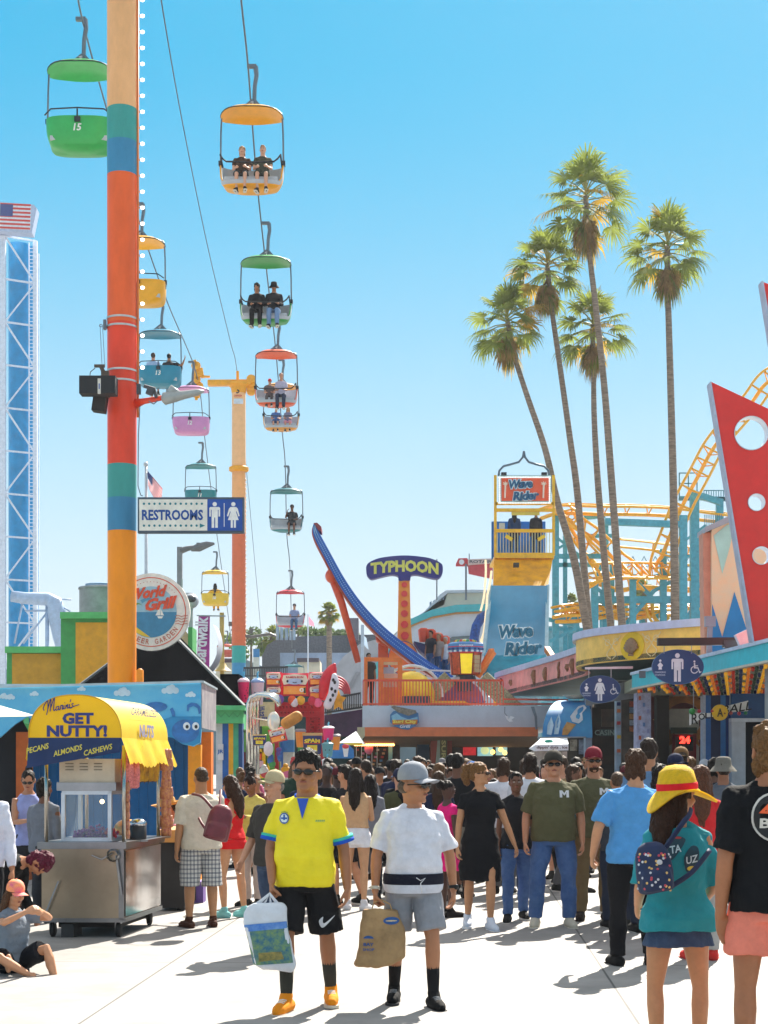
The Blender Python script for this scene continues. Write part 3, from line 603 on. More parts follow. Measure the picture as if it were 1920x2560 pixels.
def person(label, loc, **k):
 """loc=(X,Y,Z) ground point; body and clothing built from joints"""
 f = Fig(**k); root = thing('person', label, 'person', loc, 0, k.get('group')); vx = f.vox
 if k.get('rootface'): f.M = Matrix.Scale(f.s, 4); root.rotation_euler = (0, 0, R_(k.get('face', 0)))
 f.put(root, 'body', f.body()); headparts(f, root, k)
 top = k.get('top', ('tee', '#555')); kind, tc = top[0], top[1]; tm = tc if isinstance(tc, bpy.types.Material) else fab(tc)
 cv = max(.009, vx); ease = k.get('ease', .016); hem = k.get('hem', .86); sw = k.get('sleeve', .62)
 b = .55 + .45 * f.w; fm = f.sex != 'm'
 topmesh = None
 if kind in ('tee', 'long', 'tank', 'dress', 'polo'):
  q = MB(); h0 = hem if kind != 'dress' else hem
  if kind == 'dress':
   L = f.tor(q, .90, 1.455, ease)
   q.rings([(f.R @ V(0, .01, .93) if i == 0 else V(0, .012, f.Hz + (z - .925)), rx, ry) for i, (z, rx, ry) in enumerate(((.96, .165 * f.w + ease, .12 + ease), (.80, .185 * f.w + ease, .135 + ease), (.65, .195 * f.w + ease, .140 + ease), (hem, .19 * f.w + ease, .135 + ease)))][::-1], None, 24)
  else: f.tor(q, hem, 1.455, ease, k.get('flare', .012))
  if kind != 'tank' or True:
   for sd in (1, -1):
    s_, e, w_, a, bb, hd, _ = f.arm[sd]; ak = (.86 if fm else 1) * b
    if kind == 'tank': q.tube([f.R @ V(sd * .085, .012, 1.43), f.R @ V(sd * .11, .02, 1.36)], [.045, .06], 12, ends=True); continue
    inn = f.R @ V(sd * .08, .012, 1.372); q.tube([f.R @ V(sd * .04, .012, 1.445), f.R @ V(sd * .10, .012, 1.412), s_ + V(0, 0, .012)], [.050, .050, .050], 12, ends=True)
    if kind == 'long': q.tube([inn, s_, s_ + a * .14, e, e + bb * .12, w_ - bb * .01], [.058, .062 * ak, .062 * ak, .054 * ak, .050 * ak, .038 * ak], 14, ends=False)
    else:
     e2 = s_ + a * .29 * sw
     q.tube([inn, s_ - V(0, 0, .002), s_ + a * .07, e2], [.058, .064 * ak, .067 * ak, .068 * ak + (.008 if k.get('loose') else 0)], 14)
  me = remesh(q, cv, 2, [tm]); wrinkle(me, k.get('fold', .016 if not f.lo else .008), (5, 5, 7), int(f.h * 100) % 13); (None if f.lo else wrinkle(me, .008, (13, 13, 16), 3))
  topmesh = me; to = f.put(root, {'tee': 'shirt', 'long': 'shirt', 'tank': 'tank_top', 'dress': 'dress', 'polo': 'shirt'}[kind], me)
  root['_top'] = to.name
  if k.get('cuff'):
   for sd in (1, -1):
    s_, e, w_, a, bb, hd, _ = f.arm[sd]; q = MB(); e2 = s_ + a * (.29 * sw - .035)
    q.tube([e2, e2 + a * .018], [.082 * b + .004, .083 * b + .004], 20); q.mat(1).tube([e2 + a * .018, e2 + a * .042], [.083 * b + .004, .084 * b + .004], 20)
    f.put(root, 'cuff', q.me([fab('#3FB7A4'), fab('#1D55C0')], True))
  if k.get('collar'):
   q = MB(); pts = [f.R @ V(.078 * math.cos(a), .010 + .074 * math.sin(a), 1.468 - .040 * max(0, -math.sin(a))) for a in [R_(x) for x in range(0, 361, 20)]]
   q.tube(pts, .0125, 8); q.mat(0); me = q.me([fab(k['collar'])], True); f.put(root, 'collar', me)
 bot = k.get('bottom', ('pants', '#333')); kind, bc = bot[0], bot[1]; bm_ = bc if isinstance(bc, bpy.types.Material) else fab(bc)
 if kind in ('pants', 'shorts'):
  q = MB(); f_T = f.T
  z1 = k.get('waist', 1.03 if k.get('top', ('',))[0] in ('tank', 'dress') or hem > .95 else hem + .075)
  L = []
  for z in (.815, .86, .92, .98, z1):
   rx, ry, cy = tor_at(f.T, max(z, .88)); bl = f.belly * max(0, 1 - abs(z - 1.06) / .30); L.append(((0, cy - bl * .75, z), rx * f.w + .010 + bl * .55, ry * (.4 + .6 * f.w) + .010 + bl * .75))
  q.rings(L, f.R if not f.sit else Matrix.Translation((0, 0, f.dz)), 24, 2.35)
  for sd in (1, -1):
   h, kn, an, a, bb = f.leg[sd]; w0 = bot[2] if len(bot) > 2 else 1.0
   if kind == 'pants':
    q.tube([h + V(0, 0, .02), h + a * .12, h + a * .26, kn, kn + bb * .2, an + bb * .0], [.098 * b, .100 * b, .086 * b * w0, .070 * b * w0, .068 * b * w0, .060 * b * w0], 16)
   else:
    ln = bot[3] if len(bot) > 3 else .8
    e2 = h + a * min(.425, .425 * ln); pts = [h + V(0, 0, .02), h + a * .10, e2]; rr = [.100 * b, .106 * b, .100 * b * w0]
    if ln > 1: pts = [h + V(0, 0, .02), h + a * .12, kn, kn + bb * (.41 * (ln - 1))]; rr = [.1 * b, .106 * b, .092 * b * w0, .092 * b * w0]
    q.tube(pts, rr, 16)
  me = remesh(q, cv, 2, [bm_]); wrinkle(me, .013 if not f.lo else .006, (9, 9, 8), 5); root['_bot'] = f.put(root, 'trousers' if kind == 'pants' else 'shorts', me).name
 elif kind == 'brief':
  q = MB(); f.tor(q, .85, .97, .008); f.put(root, 'swimsuit', remesh(q, cv, 1, [bm_]))
 elif kind == 'skirt':
  q = MB(); ln = bot[2] if len(bot) > 2 else .55
  q.rings([(V(0, .012, f.Hz + z - .925), rx * f.w, ry) for z, rx, ry in ((ln, .21, .16), (.78, .20, .15), (.90, .16, .12), (.98, .13, .10))], None, 24); me = remesh(q, cv, 2, [bm_]); wrinkle(me, .012, (14, 14, 3)); f.put(root, 'skirt', me)
 so = k.get('socks')
 if so:
  for sd in (1, -1):
   h, kn, an, a, bb = f.leg[sd]; q = MB(); ln = so[1]; q.tube([an - bb * ln, an - bb * ln * .5, an - bb * .04, an + bb * .02], [.050 * b, .046 * b, .041 * b, .041 * b], 16)
   f.put(root, 'sock', q.me([fab(so[0])], True))
 sh = k.get('shoes', ('shoe', '#222'))
 if sh and sh[0] != 'bare':
  for sd in (1, -1):
   q = MB(); base, fd, up = f.foot(q, sd, .012 if sh[0] != 'sandal' else .009)
   me = remesh(q, max(.008, vx), 1, [fab(sh[1], .05, .1)]); o = f.put(root, {'shoe': 'shoe', 'sandal': 'sandal', 'clog': 'clog'}[sh[0]], me)
   side = fd.cross(up)
   q = MB(); X = Matrix(((side.x, fd.x, up.x, 0), (side.y, fd.y, up.y, 0), (side.z, fd.z, up.z, 0), (0, 0, 0, 1))); c = base + fd * .055 - up * .032
   pts = [( .034, -.115), (.046, -.06), (.044, .03), (.054, .09), (.044, .14), (.018, .168), (-.018, .168), (-.044, .14), (-.050, .09), (-.040, .03), (-.044, -.06), (-.034, -.115)]
   q.poly(sp2(pts + [pts[0]], 3)[:-1], Matrix.Translation(c + up * .0) @ X, .020)
   sm_ = f.put(root, 'sole', q.me([fab(sh[2] if len(sh) > 2 else '#d8d4cc', .05, .05)])); sm_.parent = o
   if len(sh) > 3 and not f.lo:
    q = MB()
    for i in range(4):
     pz = base + fd * (.045 + .026 * i) + up * (.052 - .006 * i); q.tube([pz - side * .026, pz + up * .005, pz + side * .026], .0045, 6)
    l_ = f.put(root, 'laces', q.me([fab(sh[3])], True)); l_.parent = o
 for fn in k.get('extra', []): fn(f, root)
 return root, f
def lathe_at(f, H, prof, C): pass
def worldpt(root, f, p): return Vector(root.location) + f.M @ Vector(p)
def gpt(x, y):      # feet pixel -> ground point
 Y = EYE * F / (y - HY); return Vector(((x - CX) / F * Y, Y, 0))
def hgt(ytop, Y): return EYE - (ytop - HY) / F * Y
def decal(name, mat_, builder, root, parentobj, Xf):
 """flat marking laid on clothing: builder(mb, X)"""
 q = MB(); builder(q, Xf); o = q.build(name, mat_, root);
 if parentobj: o.parent = bpy.data.objects[parentobj]
 return o
# ================================================================ chairlift chairs
grey_in = M('#B9BEC3', .45, 0, .08); railm = M('#2b3036', .4, .5, 0); rodm = M('#6e7880', .4, .5, .1)
def chair(label, px, py, Y, color, back=False, number=None, group='chairlift chairs', scale=1.0):
 o = P(px, py, Y); root = thing('lift_chair', label, 'lift chair', o, 0, group)
 S = -1 if back else 1   # S=-1: back of the seat toward the camera
 T = Matrix.Translation(o) @ Matrix.Scale(scale, 4)
 def pt(x, y, z): return T @ Vector((x, y * S, z))
 cm = M(color, .38, 0, .07, 4)
 q = MB(); q.bar(pt(-.11, 0, .0), pt(.10, 0, .0), .10 * scale, .07 * scale); q.tube([pt(.08, 0, 0), pt(.10, 0, -.2), pt(.06, 0, -.45), pt(.05, 0, -.78)], [.055 * scale, .05 * scale, .045 * scale, .045 * scale], 8)
 q.build('hanger', rodm, root)
 q = MB(); X = frame(pt(.0, 0, -.95), (1, 0, 0), (0, 0, 1));
 q.poly([(x * scale, z * scale) for x, z in ((-.27, 0), (.27, 0), (.10, .19), (.0, .22))], X @ Matrix.Translation((0, 0, .03)), .06)
 q.bar(pt(0, -.3, -.95), pt(.04, 0, -.78), .05 * scale); q.bar(pt(0, .3, -.95), pt(.04, 0, -.78), .05 * scale); q.build('bracket', rodm, root)
 def shell(off, rim):
  vs = []; K = 28; R = 7
  for j in range(R + 1):
   t = j / R
   for k in range(K):
    a = 2 * math.pi * k / K; ca, sa = math.cos(a), math.sin(a)
    x = math.copysign(abs(ca) ** .8, ca) * .69 * t; y = math.copysign(abs(sa) ** .8, sa) * .50 * t
    z = -.95 - .17 * (x / .69) ** 2 * abs(x / .69) - .10 * (y / .5) ** 4 + off - (rim * (t ** 6))
    vs.append(pt(x, y, z))
  fs = [(j * K + k, j * K + (k + 1) % K, (j + 1) * K + (k + 1) % K, (j + 1) * K + k) for j in range(R) for k in range(K)]
  return vs, fs, K, R
 a, fa, K, R = shell(0, .03); b, fb, _, _ = shell(-.055, .0)
 q = MB(); q.add(a, fa if S > 0 else [tuple(reversed(x)) for x in fa]); q.add(b, [tuple(reversed(x)) for x in fb]); n = len(a)
 q.f += [(R * K + k, R * K + (k + 1) % K, n + R * K + (k + 1) % K, n + R * K + k) for k in range(K)]; q.m += [0] * K
 can = q.build('canopy', cm, root, 'auto')
 q = MB(); q.tube([a[R * K + k] for k in range(K)] + [a[R * K]], .014 * scale, 6); q.build('rim', railm, can, True)
 q = MB()
 for sx in (1, -1): q.tube([pt(.60 * sx, 0, -1.0), pt(.67 * sx, 0, -1.08), pt(.69 * sx, 0, -1.5), pt(.70 * sx, .02, -2.35)], .020 * scale, 7)
 q.build('side_rods', rodm, root, True)
 def tub(rs, zoff, floor):
  vs = []; K = 32; R = 9
  for j in range(R + 1):
   t = j / R
   for k in range(K):
    a = 2 * math.pi * k / K; ca, sa = math.cos(a), math.sin(a)
    fr = .5 - .5 * sa if True else 0   # sa>0 back
    front = max(0, min(1, (-sa + .02) / .55)); rim = -2.17 - .47 * front * front * (3 - 2 * front)
    z = rim + (floor - rim) * (1 - (1 - t) ** 1.0) if t < 1 else floor
    f_ = (max(0, 1 - t ** 3.2)) ** .45 if t < 1 else .0
    f_ = .55 + .45 * f_ if t < 1 else .5
    if t >= .999: f_ = .45
    x = math.copysign(abs(ca) ** .62, ca) * .71 * rs * f_; y = math.copysign(abs(sa) ** .62, sa) * .40 * rs * f_
    vs.append(pt(x, y, z + zoff))
  fs = [(j * K + k, (j + 1) * K + k, (j + 1) * K + (k + 1) % K, j * K + (k + 1) % K) for j in range(R) for k in range(K)]
  fs.append(tuple(R * K + k for k in range(K - 1, -1, -1)))
  return vs, fs, K
 a, fa, K = tub(1, 0, -2.80); b, fb, _ = tub(.955, .004, -2.70)
 q = MB(); q.add(a, fa); n = len(a); q.f += [(k, (k + 1) % K, n + (k + 1) % K, n + k) for k in range(K)]; q.m += [0] * K; q.mat(1).add(b, [tuple(reversed(x)) for x in fb])
 if not back:
  for i_ in range(len(fa) - 1):
   if i_ % K > K * .46 and i_ // K < 5: q.m[i_] = 1
 seat = q.build('seat_tub', [cm, grey_in], root, 'auto')
 q = MB(); q.box(pt(0, .0, -2.60), (1.18 * scale, .62 * scale, .09 * scale)); q.build('seat_pad', grey_in, root)
 q = MB()
 if back:
  q.tube([pt(-.70, .30, -2.13), pt(-.55, .42, -2.05), pt(0, .44, -2.03), pt(.55, .42, -2.05), pt(.70, .30, -2.13)], .016 * scale, 6); q.bar(pt(0, .43, -2.05), pt(0, .43, -2.25), .03 * scale); q.box(pt(0, .43, -2.26), (.12 * scale, .05, .10 * scale))
 q.tube([pt(-.66, .1, -2.2), pt(-.66, -.42, -2.12), pt(-.60, -.50, -2.24), pt(-.52, -.50, -2.30), pt(0, -.52, -2.32), pt(.52, -.50, -2.30), pt(.60, -.50, -2.24), pt(.66, -.42, -2.12), pt(.66, .1, -2.2)], .020 * scale, 7)
 q.box(pt(-.70, .0, -2.16), (.08, .1, .10)); q.box(pt(.70, .0, -2.16), (.08, .1, .10)); q.build('safety_bar', railm, root)
 if number:
  q = MB(); text(q, number, face(pt(0, .415, -2.42) if back else pt(0, -.4, -2.68)), .17 * scale, .15 * scale, .03, .15); q.build('number', M('#e6ece8'), seat)
 return root, T
RED, ORA, YEL, GRN, TEAL, BLU, PNK = '#D93A3A', '#EE5A22', '#F5AE10', '#3FA553', '#14808A', '#1586A6', '#D08AC0'
CH = {}
CH['g15'] = chair('green lift chair numbered 15 hanging empty beside the thick striped pole', 203, 48, 33.5, '#37B25A', True, '15')
CH['y14'] = chair('yellow lift chair half hidden behind the thick striped pole, above the blue one', 350, 510, 44, YEL, True, None)
CH['b13'] = chair('blue lift chair numbered 13 seen from behind with a pair of riders', 400, 755, 52.5, BLU, True, '13')
CH['p12'] = chair('pink lift chair numbered 12, empty, behind the street lamp arm', 478, 905, 61.5, PNK, True, '12')
CH['t11'] = chair('teal lift chair seen from behind just above the restrooms sign', 502, 1107, 72, TEAL, True, '11')
CH['y10'] = chair('yellow lift chair seen from behind with one rider in yellow, left of the slim pole', 538, 1380, 83, '#E6C234', True, '10')
CH['r09'] = chair('small red-orange lift chair far down the left line, low behind the slim pole', 566, 1578, 118, '#D8503A', True, None)
CH['y01'] = chair('yellow lift chair carrying two boys in dark shirts, topmost of the right line', 630, 166, 35.5, '#F7AC12')
CH['g02'] = chair('green lift chair carrying two riders in black tops', 665, 558, 44, GRN)
CH['o03'] = chair('orange-red lift chair carrying a child in a red cap and a woman', 691, 806, 53, ORA)
CH['w04'] = chair('white lift chair with yellow trim and two children, just below the orange chair', 703, 900, 63, '#E8A03A')
CH['t05'] = chair('teal lift chair with a single rider in dark clothes', 716, 1166, 68, TEAL)
CH['r06'] = chair('crimson lift chair with a single rider in light blue, low on the right line', 726, 1427, 79, '#D22440')
CH['t07'] = chair('small teal lift chair canopy far away above the noodle packet prizes', 734, 1625, 105, TEAL, True)
def rider(label, key, x, face_, **k):
 root, T = CH[key]; sc = k.pop('seat', 0)
 pl = T @ Vector((x, 0, -2.55)); pl.z -= .0
 kw = dict(sit=True, hipz=.10, vox=.017, face=face_, shoes=('shoe', '#2a2a2c'), legs=(((.05, -1, -.10), (.0, -.12, -1)), ((.05, -1, -.10), (.0, .05, -1))), arms=(((.15, -.35, -1), (-.3, -.9, -.1)), ((.15, -.35, -1), (-.3, -.9, -.15))), group='people riding the lift chairs')
 kw.update(k)
 return person(label, pl, **kw)
rider('boy with blond hair in brown printed tee looking up in the topmost yellow chair', 'y01', -.22, 0, h=1.45, skin='pale', hair=('messy', '#b58a5c'), top=('tee', '#4a3a30'), bottom=('shorts', '#40464a', 1, .9), vox=.014)
rider('boy in grey green tee with arms crossed on the bar of the topmost yellow chair', 'y01', .24, 0, h=1.5, skin='pale', hair=('short', '#a5764a'), top=('tee', '#4c4f42'), bottom=('shorts', '#3d463c', 1, .9), vox=.014)
rider('rider with curly hair all in black on the left of the green chair', 'g02', -.25, 0, h=1.68, skin='tan', hair=('messy', '#1c1512'), top=('long', '#15161c'), bottom=('pants', '#15161a'), tilt=15)
rider('rider in black bucket hat and pale jeans with a white bag in the green chair', 'g02', .22, 0, h=1.72, skin='tan', hair=('short', '#1a1512'), hat=('bucket', '#18181c'), top=('long', '#191b22'), bottom=('pants', '#6f8fb5'), tilt=12)
rider('small child in red cap in the orange-red chair', 'o03', -.22, 0, h=1.25, skin='light', hat=('cap', '#d8283c'), top=('tee', '#6a5a5a'), bottom=('pants', '#5a5050'), vox=.02)
rider('woman in pale tee and navy jeans in the orange-red chair', 'o03', .16, 0, h=1.65, sex='f', skin='light', hair=('bun', '#7a4e34'), top=('tee', '#b9b7cc'), bottom=('pants', '#22304a'), vox=.02)
rider('child in blue tee on the left of the yellow-trimmed chair', 'w04', -.2, 0, h=1.35, skin='light', hair=('short', '#6d4b30'), top=('tee', '#4d6ea8'), bottom=('shorts', '#44597c', 1, .9), vox=.02)
rider('girl in pink on the right of the yellow-trimmed chair', 'w04', .27, 0, h=1.35, sex='f', skin='light', hair=('long', '#c29a62'), top=('tee', '#7d7f9a'), bottom=('shorts', '#d88aa8', 1, .9), vox=.02)
rider('lone rider in dark cap and tee, hand at the face, in the teal chair', 't05', .24, 0, h=1.7, skin='brown', hat=('cap', '#222226'), top=('tee', '#2e3438'), bottom=('shorts', '#26303c', 1, .9), vox=.02, arms=(((.15, -.35, -1), (-.3, -.9, -.1)), ((.3, -.7, -.7), (-.3, -.3, .9))))
rider('lone rider in light blue tee and jeans in the crimson chair', 'r06', .2, 0, h=1.7, skin='light', hat=('cap', '#5b5f63'), top=('tee', '#8f9fc4'), bottom=('pants', '#3f6288'), vox=.02)
rider('rider with brown hair in light blue tee seen from behind in blue chair 13', 'b13', -.22, 180, h=1.65, skin='light', hair=('short', '#4a3526'), top=('tee', '#9fb9d8'), bottom=('shorts', '#aab0b8', 1, .8), vox=.018)
rider('rider in black with one arm raised, seen from behind in blue chair 13', 'b13', .3, 180, h=1.6, skin='tan', hair=('short', '#1d1612'), top=('tee', '#26262c'), bottom=('pants', '#8a9098'), vox=.018, arms=(((.3, -.2, -1), (-.3, -.9, -.1)), ((.9, .1, -.2), (.3, -.2, .9))))
rider('lone rider with black hair wearing yellow, seen from behind in the yellow chair', 'y10', 0, 180, h=1.72, skin='brown', hair=('long', '#16110f'), top=('long', '#E0A818'), bottom=('pants', '#E0A818'), vox=.02, arms=(((.8, -.1, -.7), (.3, -.6, -.4)), ((.8, -.1, -.7), (.3, -.6, -.4))))
# ================================================================ left side: stalls, signs, far tower
woodb = lambda c, **k: M(c, .65, 0, .10, 6, .15, 30, **k)
TY = 95.0
dt = thing('drop_tower', 'tall white lattice tower round a blue column with flag panel on top', 'drop tower', P(30, 1915, TY))
def py(a, b, c=TY): return P(a, b, c)
wm_ = M('#DCE4F2', .5, .1, .1)
q = MB(); zt = py(0, 590).z
xs = [py(-110, 0).x, py(12, 0).x, py(80, 0).x]
yb = [TY + 3.2, TY, TY + 2.4]
def vcol(x, y, w): q.box((x, y, zt / 2), (w, w, zt))
vcol(xs[1] - .1, TY, .30); vcol(xs[2], TY + .9, .24); vcol(xs[0], TY + 1.5, .3); vcol(py(66, 0).x, TY + 3.3, .10); q.build('column', wm_, dt)
q = MB(); n = 13
for i in range(n + 1):
 z = zt * i / n
 q.bar((xs[1], TY, z), (xs[2], TY + .9, z), .10); q.bar((xs[0], TY + 1.5, z), (xs[1], TY, z), .16); q.bar((xs[2], TY + .9, z), (py(62, 0).x, TY + 3.3, z), .1)
 if i < n:
  z2 = zt * (i + 1) / n; a, b = ((xs[1], TY, z), (xs[2], TY + .9, z2)) if i % 2 else ((xs[2], TY + .9, z), (xs[1], TY, z2)); q.bar(a, b, .09)
  a, b = ((xs[1], TY, z2), (xs[0], TY + 1.5, z)) if i % 2 else ((xs[0], TY + 1.5, z2), (xs[1], TY, z)); q.bar(a, b, .09)
  q.bar((xs[2], TY + .9, z), (py(62, 0).x, TY + 3.3, z2), .08)
  q.bar((xs[1] + .4, TY + 2.5, z), (py(62, 0).x, TY + 3.3, z2), .08)
ladx = py(72, 0).x
for i in range(150): q.bar((ladx - .25, TY + 1.2, i * .22), (ladx + .2, TY + 1.2, i * .22), .04)
q.bar((ladx - .25, TY + 1.2, 0), (ladx - .25, TY + 1.2, zt), .06)
q.build('lattice', wm_, dt)
q = MB(); q.lathe([(.62, 0), (.62, zt)], Matrix.Translation((py(32, 0).x, TY + 1.6, 0)), 18); q.lathe([(.25, 0), (.25, zt)], Matrix.Translation((py(56, 0).x, TY + 2, 0)), 12)
q.build('blue_column', M('#1290C8', .4, .1, .12, 2), dt, 'auto')
q = MB(); a = py(-60, 588); b = py(100, 520); X = frame(((a.x + b.x) / 2, TY - .8, (a.z + b.z) / 2), (1, .05, -.03), (0, 0, 1))
wd, hh = b.x - a.x, b.z - a.z; q.poly([(-wd / 2, -hh / 2), (wd / 2 - .3, -hh / 2 - .05), (wd / 2 - .05, hh / 2 - .2), (wd / 2 - .25, hh / 2), (-wd / 2, hh / 2 + .1)], X, .9); q.build('top_panel', M('#B4C2DC', .5), dt)
q = MB(); fx0, fx1 = py(8, 0).x - X.translation.x, py(83, 0).x - X.translation.x; fh = 1.5
for i in range(7): z = -hh / 2 + .12 + fh * i / 6.5; q.mat(0).poly([(fx0, z), (fx1, z), (fx1, z + fh / 13), (fx0, z + fh / 13)], X @ Matrix.Translation((0, 0, .03)), .01)
q.mat(1).poly([(fx0 - .0, -hh / 2 + .85), (fx0 + .75, -hh / 2 + .85), (fx0 + .75, hh / 2 - .06), (fx0 - .0, hh / 2 - .06)], X @ Matrix.Translation((0, 0, .04)), .01)
q.mat(2).poly([(fx0 - .05, -hh / 2 + .1), (fx1 + .02, -hh / 2 + .1), (fx1 + .02, hh / 2 - .1), (fx0 - .05, hh / 2 - .1)], X @ Matrix.Translation((0, 0, .012)), .01)
q.build('flag_panel', [M('#D2423C'), M('#3B4A86'), M('#E6E9F2')], dt)
sl_ = thing('pipe_slide', 'pale blue tube frame standing between the lattice tower and the grey tank', 'pipework', P(120, 1915, 80))
pm = M('#A9C0DC', .45, .1, .1); Y = 80
q = MB(); q.tube([Z2(60, 1225, Y), Z2(130, 1235, Y), Z2(250, 1240, Y), Z2(285, 1262, Y), Z2(290, 1300, Y), Z2(312, 1420, Y), Z2(345, 1560, Y), Z2(350, 1800, Y)], [.28, .30, .34, .42, .44, .40, .36, .3], 14); q.build('tube', pm, sl_, True)
q = MB(); q.tube([Z2(130, 1300, Y), Z2(250, 1300, Y), Z2(340, 1302, Y)], .06, 6); q.tube([Z2(245, 1260, Y), Z2(243, 1900, Y)], .10, 8); q.tube([Z2(250, 1300, Y), Z2(120, 1470, Y)], .05, 6); q.tube([Z2(300, 1240, Y), Z2(370, 1243, Y)], .04, 6); q.tube([Z2(310, 1270, Y), Z2(365, 1305, Y)], .05, 6); q.tube([Z2(75, 1470, Y), Z2(120, 1240, Y)], .05, 6); q.build('strut', pm, sl_, True)
tk = thing('rooftop_tank', 'round grey ribbed rooftop tank with low lid left of the thick pole', 'tank', P(235, 1915, 50))
q = MB(); cx = P(255, 0, 50).x; z0 = P(0, 1600, 50).z; z1 = P(0, 1474, 50).z; q.lathe([(.70, z0), (.70, z1 - .0), (.74, z1), (.72, z1 + .06), (.45, z1 + .1)], Matrix.Translation((cx, 50, 0)), 30); q.build('tank_body', M('#8F9296', .6, .2, .15, 3), tk, 'auto')
q = MB(); q.lathe([(.52, z1 + .05), (.52, z1 + .16), (.3, z1 + .2), (.01, z1 + .2)], Matrix.Translation((cx, 50, 0)), 24); q.build('lid', M('#7FA0BC', .5, .2), tk, 'auto')
GY = 44.0
gb = thing('painted_building', 'stepped building with green trim and mustard yellow panels behind the thick pole', 'building', P(150, 1915, GY))
gm = woodb('#43A052'); ym = woodb('#E2A21C'); ym2 = woodb('#CC9724')
q = MB(); zb = 0
def slab(q, x0, y0, x1, y1, d0, d1):   # pixel box in depth range (front at d0)
 a = P(x0, y0, d0); b = P(x1, y1, d0); q.box(((a.x + b.x) / 2, (d0 + d1) / 2, (a.z + b.z) / 2), (abs(b.x - a.x), d1 - d0, abs(a.z - b.z)))
slab(q, 17, 1630, 160, 1960, GY, GY + 5); slab(q, 152, 1545, 300, 1960, GY - .2, GY + 5); slab(q, 300, 1545, 352, 1960, GY + .5, GY + 5.5); slab(q, 470, 1568, 481, 1960, GY + .5, GY + 1.5); q.build('wall', gm, gb)
q = MB(); q.add([P(440, 1545, GY + .6), P(440, 1700, GY + .6), P(470, 1700, GY + .6), P(470, 1585, GY + .6)], [(0, 1, 2, 3)]); q.build('cream_panel', M('#C8B48A', .7, 0, .2, 4), gb)
q = MB(); slab(q, 30, 1634, 157, 1800, GY - .04, GY); q.build('panel', ym2, gb)
q = MB(); slab(q, 189, 1556, 300, 1800, GY - .24, GY - .2); q.build('panel', ym, gb)
q = MB(); slab(q, 12, 1616, 160, 1632, GY - .15, GY + 5.1); slab(q, 150, 1530, 350, 1546, GY - .35, GY + 5.1); q.build('cornice', M('#5BBE6B', .6), gb)
HYY = 36.0
hr = thing('hip_roof_kiosk', 'kiosk with black shingled hip roof and green fascia left of the boba balloons', 'kiosk', P(420, 1915, HYY + 2))
q = MB(); ap0 = P(320, 1622, HYY + 3.2); ap1 = P(470, 1618, HYY + 3.2); bl = P(140, 1755, HYY + .2); brr = P(612, 1764, HYY - 2.6); b3 = P(600, 1752, HYY + 6); b4 = P(150, 1755, HYY + 6)
q.add([bl, brr, b3, b4, P(405, 1560, HYY + 2.6), P(420, 1560, HYY + 3)], [(0, 1, 4), (1, 5, 4), (1, 2, 5), (2, 3, 5), (3, 0, 4, 5), (3, 2, 1, 0)])
shing = M('#0D0E12', 1.0, 0, .25, 30, .5, 60, spec=.0)
q.build('roof', shing, hr)
q = MB(); q.bar(P(405, 1558, HYY + 2.5), P(612, 1766, HYY - 2.62), .05); q.bar(P(405, 1558, HYY + 2.5), P(140, 1757, HYY + .15), .05); q.build('ridge_cap', M('#6E7478', .8), hr)
q = MB()
x0 = P(538, 0, HYY - 2.6).x; x1 = P(607, 0, HYY - 2.6).x; zt_ = P(0, 1764, HYY - 2.6).z; zbm = P(0, 1808, HYY - 2.6).z
q.box(((x0 + x1) / 2 - 2, HYY - 2.4, (zt_ + zbm) / 2), (x1 - x0 + 4, .3, zt_ - zbm)); q.box(((x0 + x1) / 2 - 2, HYY - 2.45, zt_ - .05), (x1 - x0 + 4.1, .5, .1))
q.box((x1 - .55, HYY + .5, (zt_ + zbm) / 2), (.2, 5.6, zt_ - zbm)); q.build('fascia', woodb('#52B878'), hr)
q = MB()
for i in range(9): X = face((x1 - .12 - i * .17, HYY - 2.56, zbm + .16)); q.poly([(-.085, .06), (0, -.04), (.085, .06), (.085, .075), (0, -.015), (-.085, .075)], X, .01)
q.build('zigzag_trim', M('#3E9A62'), hr)
q = MB()
cols = [(540, 556, '#C8D4DA'), (556, 571, '#1763B4'), (571, 583, '#E9B21E'), (583, 596, '#43B08A'), (596, 606, '#1A4F8C')]
for i, (a, b, c) in enumerate(cols):
 q2 = MB(); slab(q2, a, 1808, b, 2130, HYY - 2.3 + i * .01, HYY - 1.9); q2.build('painted_board', woodb(c), hr)
q = MB(); slab(q, 545, 1860, 558, 1900, HYY - 2.36, HYY - 2.31); text(q.mat(1), 'JR', face(P(551, 1880, HYY - 2.38)), .13, .1); q.build('small_sign', [M('#D9DEE2'), M('#1763B4')], hr)
q = MB(); slab(q, 550, 1685, 597, 1760, 39, 41); settag(q.build('roof_box', shing), 'black flat-sided box roof beside the pink boba cup balloon', 'roof box')
gy = 37.0; gc = P(394, 1530, gy); R0 = .083 * 0 + (472 - 344) / 2 * 0 + 96 / 4000 * gy
gs = thing('round_sign', 'round World Grill Beer Garden sign with a sailboat, half hidden by the thick pole', 'sign', (gc.x, gy, gc.z))
gc = P(378, 1530, gy); R0 = 97 / 4000 * gy; X = face(gc)
q = MB(); q.poly(disc(0, 0, R0, n=56), X, .12); q.build('disc', M('#EFE6DA', .5), gs)
q = MB(); q.poly(disc(0, 0, R0 * .90, n=56) , X @ Matrix.Translation((0, 0, .006)), .004, [disc(0, 0, R0 * .875, n=56)[::-1]]); q.build('ring', M('#E0664A'), gs)
